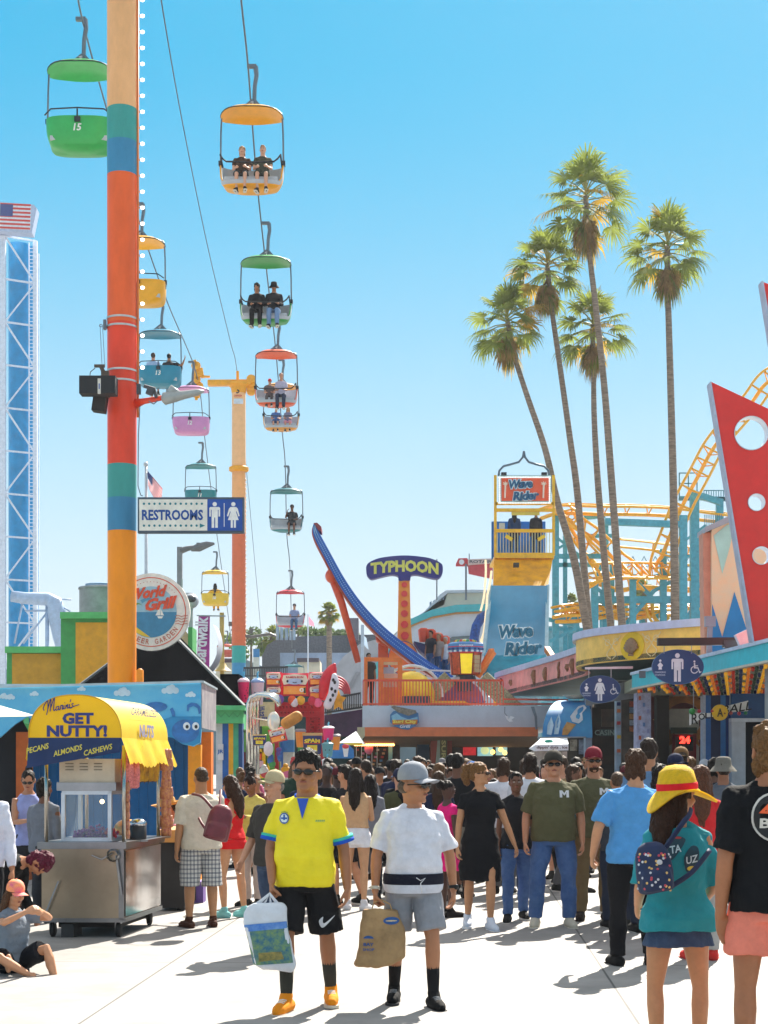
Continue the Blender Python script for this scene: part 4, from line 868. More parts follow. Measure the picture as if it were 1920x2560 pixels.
q = MB(); q.mat(0).poly(disc(0, 0, R0 * .66, n=48), X @ Matrix.Translation((0, 0, .01)), .004); q.mat(1).poly(disc(0, 0, R0 * .655, n=32, a0=180, a1=360), X @ Matrix.Translation((0, -.001, .014)), .003); q.mat(2).poly(disc(0, 0, R0 * .65, n=20, a0=200, a1=268), X @ Matrix.Translation((0, 0, .018)), .003)
q.mat(3).poly([(.02, -.12), (.16, -.12), (.13, -.17), (.05, -.17)], X @ Matrix.Translation((.12, .02, .022)), .003).poly([(.09, .12), (.09, -.10), (-.02, -.10)], X @ Matrix.Translation((.12, .02, .022)), .003).poly([(.10, .06), (.18, -.10), (.10, -.10)], X @ Matrix.Translation((.12, .02, .022)), .003)
q.mat(4).poly(sp2([(-.2, .2), (-.08, .27), (.05, .2), (.02, .3), (-.1, .33), (-.25, .27)], 3), X @ Matrix.Translation((0, 0, .02)), .003)
q.mat(5).poly(sp2([(-.30, .12), (-.2, .16), (-.1, .1), (-.2, .13), (-.32, .05), (-.4, .1)], 3), X @ Matrix.Translation((-.1, .05, .02)), .003)
q.build('picture', [M('#9CC4D4'), M('#3C86AC'), M('#E8C23A'), M('#F2EFE6'), M('#5C9EBE'), M('#6A9C4A')], gs)
q = MB(); text(q, 'World', X, R0 * .95, R0 * .30, .05, .3, .03, lambda x, y: (x * 1 - R0 * .06, y + x * .12 + R0 * .50)); text(q, 'Grill', X, R0 * .82, R0 * .32, .05, .3, .03, lambda x, y: (x + R0 * .26, y + x * .12 + R0 * .22)); q.build('lettering', M('#E4512C'), gs)
q = MB()
def ringtxt(q, s, X, r, a_mid, w, h, lift):
 n = len(s); tot = n * w
 for i, ch in enumerate(s):
  if ch == ' ': continue
  a = a_mid + (i - (n - 1) / 2) * w / r; Xc = X @ Matrix.Translation((r * math.sin(a), -r * math.cos(a), 0)) @ Matrix.Rotation(a, 4, 'Z'); text(q, ch, Xc, w * .75, h, .02, lift=lift)
ringtxt(q, 'BEER GARDEN', X, R0 * .77, .18, .105, .12, .012)
for i in range(30):
 a = R_(40 + i * 6.4); q.poly(disc(R0 * .78 * math.cos(a), R0 * .78 * math.sin(a), .011, n=6), X @ Matrix.Translation((0, 0, .01)), .003)
for i in range(4): q.tube([X @ Vector((R0 * (.62 + k * .08), R0 * (-.10 - i * .07 + .02 * math.sin(k * 2.2)), .012)) for k in range(5)], .008, 4)
q.build('rim_lettering', M('#C9705A'), gs)
q = MB(); q.lathe([(R0 * 1.02, -1.0), (R0 * 1.0, -.1)], X @ Matrix.Translation((.55, -.65, -.9)), 30, -70, 30); settag(q.build('curved_fin', M('#B9BEC8', .5)), 'pale grey curved fin behind the round sign', 'fin')
la = thing('street_lamp', 'grey street lamp with drooping cobra head behind the round sign', 'street lamp', P(449, 1915, 58))
q = MB(); Y = 58; q.bar(Z2(932, 1900, Y), Z2(932, 970, Y), .18); q.build('post', M('#86888A', .5, .3), la)
q = MB(); q.tube([Z2(935, 990, Y), Z2(970, 978, Y), Z2(1010, 970, Y)], [.12, .10, .07], 8); q.tube([Z2(990, 982, Y), Z2(1030, 972, Y), Z2(1075, 957, Y), Z2(1112, 952, Y)], [.08, .16, .12, .04], 10, flat=.8); q.box(Z2(1028, 955, Y), (.12, .12, .1)); q.build('lamp_head', M('#6E7073', .5, .3), la)
cc = thing('security_camera', 'white dome camera on a short mast right of the round sign', 'camera', P(475, 1915, 50)); q = MB(); Y = 50; q.ell(Z2(988, 1250, Y), (.26, .26, .24)); q.bar(Z2(960, 1215, Y), Z2(1000, 1217, Y), .1); q.build('dome', M('#B6BAC0', .3), cc, True); q = MB(); q.ell(Z2(988, 1240, Y - .18), (.18, .14, .12)); q.build('lens', M('#3E4148', .2), cc, True); q = MB(); q.bar(Z2(990, 1900, Y), Z2(990, 1265, Y), .12); q.bar(Z2(944, 1180, Y), Z2(944, 1135, Y), .04); q.build('mast', M('#A6A9AD'), cc)
fp = thing('flagpole', 'thin white flagpole flying a drooping American flag above the restrooms sign', 'flagpole', P(366, 1915, 60)); Y = 60
q = MB(); q.tube([Z2(760, 1900, Y), Z2(757, 548, Y)], [.09, .05], 8); q.ell(Z2(756, 541, Y), .09); q.build('mast', M('#C6CAD0', .4, .2), fp, True)
q = MB(); nx, nz = 14, 13
def fv(i, j):
 u = i / nx; v = j / nz; a = Z2(762 + u * 78, 570 + u * 95 + v * (72 + 55 * u), Y); return a + Vector((0, .25 * math.sin(u * 9 + v * 2), 0))
for j in range(nz):
 for i in range(nx):
  q.mat(2 if (i < 6 and j < 7) else (0 if j % 2 == 0 else 1)); q.quad(fv(i, j), fv(i, j + 1), fv(i + 1, j + 1), fv(i + 1, j))
q.build('flag', [M('#CE3B40', trans=.4), M('#EDEAEE', trans=.4), M('#34406E', trans=.3)], fp)
bn = thing('banner', 'tall magenta banner with the word Boardwalk running up beside the round sign', 'banner', P(500, 1915, 52)); Y = 52
q = MB(); q.poly([(v.x, v.z) for v in (Z2(1030, 1328, Y), Z2(1020, 1590, Y), Z2(1085, 1620, Y), Z2(1088, 1328, Y))][::1], frame((0, Y, 0), (1, 0, 0), (0, 0, 1)), .03); q.build('cloth', M('#B93C9E', .7, 0, .25, 2), bn)
q = MB(); c = Z2(1040, 1470, Y - .05); X = frame(c, (.05, 0, 1), (-1, 0, 0)); text(q, 'Boardwalk', X, 1.75, .42, .03); q.build('lettering', M('#E9DCEF'), bn)
q = MB(); q.bar(Z2(1020, 1325, Y), Z2(1170, 1328, Y), .04); q.build('banner_rail', steel, bn)
bp = thing('banner_pole', 'thin yellowish pole with a round base left of the slim chairlift pole', 'pole', P(553, 1915, 63)); q = MB(); q.tube([Z2(1153, 1900, 63), Z2(1150, 1310, 63)], .09, 8); q.lathe([(.35, 0), (.2, .12), (.1, .3)], Matrix.Translation(Z2(1155, 1612, 63)), 14); q.build('pole_shaft', M('#B89A4A', .5), bp, True)
# ================================================================ octopus stall
SY = 23.0
st = thing('mural_stall', 'blue stall whose canopy fascia is painted with sea, clouds and an octopus', 'stall', P(250, 1915, SY))
zt_ = P(0, 1712, SY).z; a = P(-140, 0, SY); b = P(507, 0, SY); L = b.x - a.x
topz = P(507, 1703, SY).z; topz0 = P(0, 1716, SY).z
X = frame((0, SY, 0), (1, 0, 0), (0, 0, 1))
def q6(x, y): v = Z6(x, y, SY); return (v.x, v.z)
oct_edge = [q6(1237, 262), q6(1237, 560), q6(1232, 630), q6(1190, 655), q6(1120, 640), q6(1060, 600), q6(1000, 590), q6(700, 590), q6(300, 590), q6(170, 470), q6(90, 520), q6(0, 600), q6(-340, 600), q6(-340, 300)]
q = MB(); q.poly(oct_edge[::-1], X, .05); fas = q.build('fascia', M('#3E9FD0', .4, 0, .25, 1.1, tint='#7FD0E4'), st)
XL = X @ Matrix.Translation((0, 0, .006))
q = MB()
for cx_, cy_, s in ((210, 330, 26), (750, 320, 48), (1045, 305, 50), (1170, 335, 30), (60, 350, 30), (500, 300, 25), (20, 345, 30)):
 for dx, dy, r in ((0, 0, .55), (-.7, -.15, .35), (.7, -.12, .4), (.25, .25, .4)):
  c = q6(cx_ + dx * s, cy_ - dy * s); q.poly(disc(c[0], c[1], s * r * 1.0 * .4068 / 4000 * SY, n=14), XL @ Matrix.Translation((0, 0, .0015 * (r * 10 % 3 + dx))), .002)
q.build('painted_clouds', M('#CFE6F2'), st)
q = MB(); XL2 = X @ Matrix.Translation((0, 0, .009))
q.mat(0).poly([q6(x, y) for x, y in ((880, 470), (900, 460), (1000, 490), (1060, 470), (1237, 470), (1237, 560), (1230, 630), (1185, 650), (1120, 638), (1060, 600), (1000, 580), (900, 560))][::-1], XL2, .002)
q.mat(1).poly([q6(1140 + 85 * math.cos(R_(t)), 560 + 72 * math.sin(R_(t))) for t in range(0, 360, 20)][::-1], X @ Matrix.Translation((0, 0, .014)), .003)
q.mat(1).poly([q6(x, y) for x, y in ((1150, 400), (1175, 385), (1210, 390), (1232, 410), (1236, 450), (1222, 455), (1215, 420), (1190, 405), (1165, 415), (1160, 440), (1148, 435))][::-1], X @ Matrix.Translation((0, 0, .014)), .003)
q.mat(1).poly([q6(x, y) for x, y in ((1045, 425), (1060, 415), (1075, 440), (1078, 470), (1060, 470))][::-1], X @ Matrix.Translation((0, 0, .014)), .003)
q.mat(1).poly([q6(960 + 70 * math.cos(R_(t)), 410 + 30 * math.sin(R_(t))) for t in range(0, 360, 30)][::-1], X @ Matrix.Translation((0, 0, .014)), .003)
for ex, ey in ((1148, 530), (1203, 530)):
 q.mat(2).poly([q6(ex + 22 * math.cos(R_(t)), ey + 25 * math.sin(R_(t))) for t in range(0, 360, 30)][::-1], X @ Matrix.Translation((0, 0, .019)), .003)
 q.mat(3).poly([q6(ex + 3 + 10 * math.cos(R_(t)), ey + 3 + 12 * math.sin(R_(t))) for t in range(0, 360, 45)][::-1], X @ Matrix.Translation((0, 0, .024)), .003)
q.build('painted_octopus', [M('#2E8FC4'), M('#2F74B8', .4, 0, .2, 8), M('#E8EEF2'), M('#23242A')], st)
q = MB(); bx = q6(1237, 262)[0]; q.box(((bx - 3.55), SY + 1.15, topz - .06), (7.0, 2.1, .05)); q.build('roof', M('#B9BCC0', .6), st)
q = MB(); v0 = Z6(1240, 255, SY); q.add([v0, Z6(1240, 540, SY), Z6(1328, 560, SY + 2.2), Z6(1328, 300, SY + 2.2)], [(0, 1, 2, 3)]); q.build('side_valance', M('#8E8C96', .3, .3, .5, 5, tint='#E8E4E0'), st)
q = MB(); q.bar(Z6(-340, 296, SY - .04), Z6(1242, 256, SY - .04), .05, .03); q.bar(Z6(1242, 256, SY - .04), Z6(1328, 302, SY + 2.2), .05, .03); q.build('roof_edge', M('#B4C4CC', .4, .3), st)
q = MB(); wy = SY + 1.2; slab(q, -150, 1830, 470, 2320, wy, wy + .1)
for i in range(28):
 x = P(-150 + i * 22.5, 0, wy).x; q.box((x, wy - .01, 1.2), (.02, .03, 2.4))
q.build('plank_wall', woodb('#0C6BA8'), st)
q = MB(); slab(q, 470, 1862, 502, 2205, SY + .4, SY + .6); q.build('post', woodb('#FB9A10'), st)
q = MB(); slab(q, 503, 1830, 528, 2200, SY + .8, SY + 1.1); q.build('post', woodb('#F07A18'), st)
q = MB(); slab(q, 466, 2205, 508, 2290, SY - 3.6, SY - 3.3); settag(q.build('purple_bin', woodb('#6B4E9A')), 'purple box post standing on the pavement behind the man in plaid shorts', 'box')
q = MB(); slab(q, 40, 1830, 75, 2320, SY + .3, SY + .5); q.build('post', woodb('#C8601C'), st)
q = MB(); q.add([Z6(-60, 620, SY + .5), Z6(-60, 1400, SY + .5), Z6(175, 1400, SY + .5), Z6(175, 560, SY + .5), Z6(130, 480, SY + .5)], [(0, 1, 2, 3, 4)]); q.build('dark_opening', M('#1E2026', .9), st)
um = thing('market_umbrella', 'white umbrella edge at the left border, behind the yellow nut cart', 'umbrella', Z6(-60, 460, 19))
q = MB(); c = Z6(-150, 360, 19.5); K = 8; rr = Z6(212, 462, 19.5).x - c.x; vs = [c] + [Vector((c.x + rr * math.cos(R_(a)), 19.5 + rr * math.sin(R_(a)), Z6(0, 462, 19.5).z)) for a in range(0, 360, 45)]
q.add(vs, [(0, i + 1, (i + 1) % 8 + 1) for i in range(8)])
q.build('canopy', M('#E9E2CC', .8, 0, .05, trans=.35), um)
q = MB(); q.tube([(c.x, 19.5, 0), c], .03, 8); q.build('pole', steel, um, True)
# ================================================================ nut cart
cb = Vector((P(305, 0, 15.35).x, 15.35, 0)); cb.x = (268 / .864 - 960) / 4000 * 15.45; cb.y = 15.45
CA = R_(7.0)   # cart turned
ux = Vector((-math.cos(CA), math.sin(CA) * -1, 0)); ux = Vector((-1.0, -.10, 0)).normalized(); uy = Vector((.10, 1, 0)).normalized()
ux = Vector((-1.0, .02, 0)).normalized(); uy = Vector((.115, 1, 0)).normalized()
cart = thing('nut_cart', 'stainless steel nut cart under a yellow rounded GET NUTTY! awning', 'food cart', cb)
def C_(l, d, z): return cb + ux * l + uy * d + Vector((0, 0, z))      # l: to the left, d: back
ss = M('#A59784', .30, .9, .12, 2, .04, 6); ss2 = M('#C6C6C8', .12, 1.0, .04, 3, .04, 5); ssd = M('#8E9094', .3, 1.0, .1)
def cbox(q, l0, l1, d0, d1, z0, z1):
 vs = [C_(l, d, z) for l in (l0, l1) for d in (d0, d1) for z in (z0, z1)]
 q.add(vs, [(0, 1, 3, 2), (4, 6, 7, 5), (0, 4, 5, 1), (2, 3, 7, 6), (0, 2, 6, 4), (1, 5, 7, 3)]); return q
W, Dp = .80, 1.42
cbox(MB(), .02, W, .0, Dp, .17, .86).build('body', ss, cart)
cbox(MB(), .0, .018, .06, Dp - .02, .20, .84).build('side_panel', ss2, cart)
q = cbox(MB(), -.03, W + .03, -.04, Dp + .03, .86, .925); cbox(q, .0, .05, -.012, .0, .17, .86); cbox(q, .0, W, -.012, 0, .15, .19); cbox(q, -.012, 0, 0, Dp, .15, .19); q.build('counter_frame', ssd, cart)
q = cbox(MB(), -.10, .0, .5, Dp, .905, .925); q.build('side_shelf', ssd, cart)
q = MB(); q.lathe([(.05, -.03), (.065, 0), (.05, .04)], frame(C_(.09, -.06, .80), (1, 0, 0), (0, 0, 1)), 14); q.tube([C_(.1, -.05, .82), C_(.2, -.07, .76), C_(.3, -.05, .80)], .008, 6); q.tube([C_(.06, -.06, .80), C_(.01, -.06, .42)], .013, 8); q.tube([C_(.62, -.05, .55), C_(.74, -.05, .25)], .009, 6); q.build('prop_bar', ssd, cart)
wt_ = M('#1B1B1D', .8, 0, .2)
for l, d in ((.08, .1), (.08, 1.25), (.72, .1), (.72, 1.25)):
 q = MB(); X = frame(C_(l, d, .075), (0, 1, 0), (0, 0, 1)); q.lathe([(.0, -.022), (.06, -.025), (.075, -.015), (.075, .015), (.06, .025), (.0, .022)], X, 20); w_ = q.build('wheel', wt_, cart, 'auto')
 q = MB(); q.box(C_(l, d, .155), (.06, .06, .05)); q.box(C_(l + .03, d, .11), (.008, .05, .1)); q.build('wheel_bracket', ssd, cart)
q = cbox(MB(), .1, .7, .2, 1.2, .08, .165); q.build('undertray', M('#222326', .8), cart)
cbox(MB(), .50, .62, .03, .3, .0, .13).build('bin', M('#2E3033', .7), cart)
for l, d in ((.015, .05), (.77, .05), (.015, 1.36), (.77, 1.36)):
 q = MB(); q.tube([C_(l, d, .92), C_(l, d, 1.86)], .019, 10); q.build('canopy_post', M('#B8B4AC', .25, 1), cart, True)
ay = M('#F4CC10', .5, 0, .04, 3, trans=.35); aw = M('#F0D040', .45, 0, .04, 3, trans=.3)
Rz = .41; Rx = .445; lc = .425; z0 = 1.93; K = 26
def arc(d, k, sc=1.0):
 a = math.pi * k / K; ca, sa = math.cos(a), math.sin(a)
 return C_(lc - math.copysign(abs(ca) ** .85, ca) * Rx * sc, d, z0 + max(0, sa) ** .85 * Rz * sc)
d0, d1 = -.16, 1.62
q = MB(); vs = [arc(d0, k) for k in range(K + 1)] + [C_(lc, d0, z0)]; q.add(vs, [(K + 1, k, k + 1) for k in range(K)]); awn = q.build('awning_front', ay, cart)
q = MB(); N_ = 6; vs = [arc(d0 + (d1 - d0) * j / N_, k) for j in range(N_ + 1) for k in range(K + 1)]
q.add(vs, [(j * (K + 1) + k, (j + 1) * (K + 1) + k, (j + 1) * (K + 1) + k + 1, j * (K + 1) + k + 1) for j in range(N_) for k in range(K)]); q.build('awning_top', aw, cart, True)
q = MB()
for k in range(K): q.bar(arc(d0 - .004, k, 1.0), arc(d0 - .004, k + 1, 1.0), .012)
q.build('awning_piping', M('#D7A60C', .5), cart)
q = MB(); n = 30
def val(u, v, side):  # u along 0..1, v down 0..1
 if side == 0:
  dr = .235 + .03 * math.sin(u * 5) - .10 * max(0, u - .72) / .28 + (0 if u > .1 else 0); dr = .25 - .13 * (1 - u) ** 1.2 if False else (.15 + .12 * min(1, u * 2.2)) if u < .45 else .27
  return C_(lc - Rx + 2 * Rx * u, d0 - .01 - .05 * v - .012 * math.sin(u * 22) * v, z0 - v * (.14 + .15 * u))
 return None
vs = [val(i / n, j / 3, 0) for j in range(4) for i in range(n + 1)]; q.add(vs, [(j * (n + 1) + i, (j + 1) * (n + 1) + i, (j + 1) * (n + 1) + i + 1, j * (n + 1) + i + 1) for j in range(3) for i in range(n)])
q.build('front_valance', M('#17305F', .7, 0, .1, trans=.1), cart, True)
def sideval(lsign, out, nm):
 q = MB(); n = 60; vs = []
 for j in range(5):
  v = j / 4
  for i in range(n + 1):
   u = i / n; sc = .02 * abs(math.sin(u * math.pi * 20)) if j == 4 else 0
   if lsign < 0: p = C_(lc - Rx - v * .085 + .018 * math.sin(u * 23) * v, d0 + (d1 - d0) * u * 1.0, z0 - v * (.25 - .02 * math.sin(u * 12)) - sc)
   else: p = C_(lc + Rx + v * .03, d0 + (d1 - d0) * u, z0 - v * .2 - sc)
   vs.append(p)
 q.add(vs, [(j * (n + 1) + i, (j + 1) * (n + 1) + i, (j + 1) * (n + 1) + i + 1, j * (n + 1) + i + 1) for j in range(4) for i in range(n)]); return q.build(nm, M('#EFC81E', .6, 0, .12, 6, trans=.35), cart, True)
sideval(-1, .2, 'side_valance'); sideval(1, .05, 'side_valance')
nav = M('#27357A', .6)
XF = frame(C_(lc, d0 - .006, z0), -ux, (0, 0, 1))
q = MB(); text(q, 'GET', XF, .30, .11, .05, 0, .004, lambda x, y: (x + .03, y + .185)); text(q, 'NUTTY!', XF, .58, .115, .05, 0, .004, lambda x, y: (x + .02, y + .065)); q.build('lettering', nav, awn)
q = MB()
def script(q, strokes, X, s, ox, oy, r, lift=.008, slant=.25, rot=0):
 for st_ in strokes:
  pts = [((x + y * slant) * s, y * s) for x, y in st_]; c, s_ = math.cos(R_(rot)), math.sin(R_(rot))
  pts = [(x * c - y * s_ + ox, x * s_ + y * c + oy) for x, y in pts]
  q.tube([X @ v for v in spline([(x, y, lift) for x, y in pts], 5)], r, 6)
script(q, [[(-.3, .2), (-.4, .6), (0, 1.2), (.1, .3), (.0, -.3)], [(.08, .2), (.35, 1.35), (.4, .5), (.38, 0)], [(.4, .3), (.75, 1.4), (.75, .5), (.8, .0), (.95, .15)],
 [(1.3, .4), (1.05, .35), (1.05, 0), (1.3, .15), (1.32, .4), (1.35, 0), (1.5, .1)], [(1.5, 0), (1.55, .45), (1.62, .38), (1.75, .42), (1.72, 0), (1.85, .1)], [(1.9, .4), (1.9, 0), (2.0, .1)], [(1.95, .62), (1.96, .68)],
 [(2.1, 0), (2.12, .42), (2.15, .2), (2.3, .42), (2.32, 0), (2.42, .1)], [(2.5, .42), (2.5, 0), (2.6, .1)], [(2.55, .64), (2.56, .7)], [(2.62, .9), (2.58, .7)], [(2.95, .42), (2.75, .38), (2.9, .15), (2.75, -.02), (2.6, .0), (3.3, .15), (3.6, .18)]], XF, .088, -.27, .245, .0048, rot=10)
q.build('script_lettering', nav, awn)
q = MB(); XV = frame(C_(lc, d0 - .045, z0 - .12), -ux, (0, .1, 1))
yl_ = M('#D8C84A', .6)
text(q, 'PECANS', XV, .21, .055, .02, 0, .03, lambda x, y: (x - .34, y + .015 + x * .25)); text(q, 'ALMONDS', XV, .27, .055, .02, 0, .03, lambda x, y: (x - .05, y - .005 + x * .25)); text(q, 'CASHEWS', XV, .27, .055, .02, 0, .04, lambda x, y: (x + .24, y + .0 + x * .25)); q.build('valance_lettering', yl_, cart)
q = MB(); XS = frame(C_(lc - Rx - .006, .72, z0 + .1), uy, (0, 0, 1)); text(q, 'NUTS', XS, .55, .13, .04, 0, .006, lambda x, y: (x, y - .02));
XS2 = frame(C_(lc - Rx + .022, .72, z0 + .27), uy, (.18, 0, 1)); text(q, 'CARAMELIZED', XS2, 1.0, .075, .02, 0, .012); q.build('side_lettering', M('#8A8CB4', .6), cart)
gl = glass('#dfeef2', .16)
fr = M('#B9C2CC', .3, .6)
g0, g1, h0, h1, k0, k1 = .17, .625, .12, .66, .935, 1.40
q = MB(); r_ = .018
for l in (g0, g1):
 for d in (h0, h1): cbox(q, l - r_, l + r_, d - r_, d + r_, k0, k1)
for z in (k0 + .01, k1):
 for d in (h0, h1): cbox(q, g0, g1, d - r_, d + r_, z - r_, z + r_)
 for l in (g0, g1): cbox(q, l - r_, l + r_, h0, h1, z - r_, z + r_)
q.build('case_frame', fr, cart)
q = MB(); q.quad(C_(g1, h0, k0), C_(g0, h0, k0), C_(g0, h0, k1), C_(g1, h0, k1)); q.quad(C_(g0, h0, k0), C_(g0, h1, k0), C_(g0, h1, k1), C_(g0, h0, k1)); q.quad(C_(g1, h1, k0), C_(g1, h0, k0), C_(g1, h0, k1), C_(g1, h1, k1)); q.build('case_glass', gl, cart)
q = cbox(MB(), .12, .66, .10, .6, 1.50, 1.73); q.build('warmer_box', M('#C4B7A4', .5, .2, .1), cart)
q = MB()
for i in range(3):
 for j in range(3): cbox(q, .52 - i * .14, .60 - i * .14, .092, .098, 1.68 - j * .03, 1.686 - j * .03)
q.build('vent_slots', M('#4a423a'), cart)
q = cbox(MB(), .1, .68, .08, .64, 1.42, 1.50); q.build('case_top', ssd, cart)
q = MB(); q.ell(C_(.30, .3, 1.31), .022); q.build('bulb', M('#FFE0A0', .3, 0, 0, emit=2.5), cart, True)
nutc = [M('#7A2C8E', .5, 0, .4, 40), M('#B02A3A', .6, 0, .3, 30), M('#2A4FB0', .5)]
rnd = random.Random(3)
for nm, m_, cx_, cw, n in (('purple_nut_bags', nutc[0], .38, .20, 120), ('red_nut_bags', nutc[1], .2, .05, 40)):
 q = MB()
 for i in range(n): l = cx_ + rnd.uniform(-cw, cw); q.ell(C_(l, .3 + rnd.uniform(-.1, .1), .96 + rnd.random() ** 1.5 * .14 * (1 - abs(l - cx_) / cw * .7)), rnd.uniform(.012, .022), nu=6, nv=4)
 settag(q.build(nm, m_, cart), kind='stuff')
q = MB(); q.ell(C_(.37, .45, .97), (.10, .1, .08)); q.build('blue_tub', nutc[2], cart, True)
q = MB(); q.lathe([(.085, 0), (.085, .14), (.07, .145)], Matrix.Translation(C_(-.03 + .06, .62, .93)), 18); q.build('pot', M('#1d1d20', .4), cart, True)
q = MB(); q.ell(C_(.03, .62, 1.08), (.09, .09, .055)); q.build('pot_lid', M('#C9CDD2', .15, 1), cart, True)
q = MB(); q.ell(C_(.22, .9, 1.0), (.14, .14, .12)); q.build('copper_kettle', M('#C98A42', .3, .8), cart, True)
q = MB()
for i in range(8): q.tube([C_(.0 + .0 * i, .15 + i * .15, 1.86), C_(.0, .15 + i * .15, 1.48)], .004, 5)
for j in range(4): q.tube([C_(0, .15, 1.5 + j * .11), C_(0, 1.25, 1.5 + j * .11)], .004, 5)
q.build('rack', M('#2b2a28', .5), cart)
bagm = [M('#E88C86', .35, 0, .5, 50, tint='#B03A4A', trans=.2), M('#D9A520', .35, 0, .4, 12, tint='#8a5a10', trans=.3), M('#A8784A', .4, 0, .7, 45, tint='#8A2A4A')]
def bag(p, w, h, m_, nm='snack_bag'):
 q = MB(); q.rings([(p + Vector((0, 0, z)), rx, ry) for z, rx, ry in ((-h, w * .30, .01), (-h * .95, w * .45, .03), (-h * .5, w * .5, .045), (-h * .1, w * .42, .02), (0, w * .42, .004))], None, 12); q.build(nm, m_, cart, True)
bag(C_(.02, .18, 1.80), .13, .36, bagm[0]); bag(C_(.0, .32, 1.74), .14, .30, bagm[0])
for i in range(4): bag(C_(.04, .52 + i * .2, 1.86), .2, .36, bagm[1])
for k in range(2):
 for i in range(9): bag(C_(-.04 - .03 * k, 1.40 + .03 * k, 1.84 - i * .10), .085 + .03 * math.sin(i * 2), .13, bagm[2], 'garland_bag')
for i in range(6): bag(C_(.0, .12, 1.5 - i * .09), .05, .1, bagm[2], 'garland_bag')
sc = thing('side_counter', 'black sided counter on casters with wooden top, right behind the nut cart', 'counter', P(440, 2290, 18))
q = MB(); Y = 18.3; slab(q, 398, 2092, 462, 2270, Y, Y + 1.4); q.build('body', M('#232326', .8, 0, .2), sc)
q = MB(); slab(q, 396, 2075, 466, 2106, Y - .06, Y + 1.5); q.build('top', woodb('#C98F4A'), sc)
q = MB(); X = frame(P(448, 2280, Y + .1), (0, 1, 0), (0, 0, 1)); q.lathe([(0, -.02), (.055, -.02), (.055, .02), (0, .02)], X, 14); q.build('wheel', wt_, sc)
# ================================================================ middle background
rf = random.Random(11)
def leafmat(c, t): return M(c, .6, 0, .5, 3, tint=t, trans=.25)
gr1 = leafmat('#5D7A34', '#26401c'); gr2 = leafmat('#7C9440', '#33481f')
def bush(mb, c, r, n, s):
 c = Vector(c)
 for i in range(n):
  d = Vector((rf.gauss(0, 1), rf.gauss(0, 1), rf.gauss(0, 1))).normalized() * (rf.random() ** .4)
  p = c + Vector((d.x * r[0], d.y * r[1], d.z * r[2])); a = Vector((rf.gauss(0, 1), rf.gauss(0, 1), rf.gauss(0, 1))).normalized(); b = a.orthogonal().normalized()
  mb.add([p + a * s, p + b * s * .5, p - a * s, p - b * s * .5], [(0, 1, 2, 3)])
def ptree(label, px, pybase, pytop, Y, w, m=gr1, n=260):
 b = P(px, pybase, Y); t = P(px, pytop, Y); r = w / 4000 * Y / 2; h = t.z - b.z
 root = thing('tree', label, 'tree', (b.x, Y, 0), 0, 'trees far behind the boardwalk')
 q = MB(); q.tube([(b.x, Y, 0), (b.x, Y, t.z - h * .5)], [.2, .1], 6); q.build('trunk', M('#5a4a38'), root)
 q = MB()
 for k in range(4): bush(q, (b.x + rf.uniform(-r, r) * .6, Y + rf.uniform(-.5, .5), t.z - h * rf.uniform(.25, .75)), (r * .6, r * .5, h * .32), n // 4, .16 * Y / 100)
 q.build('crown', m, root)
spots = [(585, 1620, 1575, 130, 60), (628, 1620, 1560, 140, 60), (745, 1600, 1560, 150, 70), (790, 1600, 1558, 150, 60), (822, 1600, 1566, 150, 50), (852, 1600, 1574, 150, 40), (880, 1600, 1576, 150, 40), (606, 1650, 1595, 125, 50), (660, 1640, 1590, 128, 40), (700, 1620, 1572, 150, 50)]
for i, (x, yb_, yt, Y, w) in enumerate(spots):
 ptree(['rounded tree left of the slim pole foot', 'tall leafy tree right of the slim pole foot', 'pale tree behind the lowest occupied chair', 'dark tree beside the pink flag', 'small tree on the skyline between the pink flag and the little palm', 'tiny tree on the skyline under the small palm', 'tiny dark tree by the orange ride leg', 'low tree behind the fence left of the slim pole', 'low tree behind the blue notice panel', 'loose tree below the crimson chair'][i], x, yb_, yt, Y, w, gr1 if i % 2 else gr2)
slate = M('#5C6068', .9, 0, .25, 8, .4, 30); pale = M('#A9B4C6', .7, 0, .15, 1); cream = M('#D8CDB4', .7, 0, .1, 1); paleb = M('#8FA2BC', .7, 0, .15, 1)
def far_building(label, name, poly_, Y, depth, m, cat='building'):
 q = MB(); q.poly([(v.x, v.z) for v in (P(x, y, Y) for x, y in poly_)][::-1], frame((0, Y, 0), (1, 0, 0), (0, 0, 1)), depth * -1 if False else depth)
 return settag(q.build(name, m), label, cat)
def ext(q, pts, Y, depth):    # outline in pixels extruded backwards (away from the viewer)
 P_ = [(v.x, v.z) for v in (P(x, y, Y) for x, y in pts)]
 if sum(P_[i][0] * P_[(i + 1) % len(P_)][1] - P_[(i + 1) % len(P_)][0] * P_[i][1] for i in range(len(P_))) < 0: P_ = P_[::-1]
 return q.poly(P_, frame((0, Y, 0), (1, 0, 0), (0, 0, 1)), depth)
t_ = ext(MB(), [(655, 1640), (668, 1612), (690, 1600), (720, 1592), (872, 1588), (940, 1586), (1000, 1588), (1000, 1900), (655, 1900)], 118, 8).build('long_roof', slate); settag(t_, 'long dark grey roof on the skyline below the small palm', 'roof')
t_ = ext(MB(), [(700, 1632), (990, 1632), (990, 1900), (700, 1900)], 112, 4).build('pale_building', paleb); settag(t_, 'pale blue flat building under the long dark roof', 'building')
t_ = ext(MB(), [(745, 1655), (800, 1652), (800, 1900), (745, 1900)], 108, 3).build('cream_hut', cream)
t_ = settag(t_, 'cream box building with a dark flat roof above the noodle packets', 'building'); q = ext(MB(), [(742, 1645), (797, 1645), (797, 1655), (742, 1655)], 107.8, 3.4); q.build('flat_roof', M('#4A3F4A'), t_)
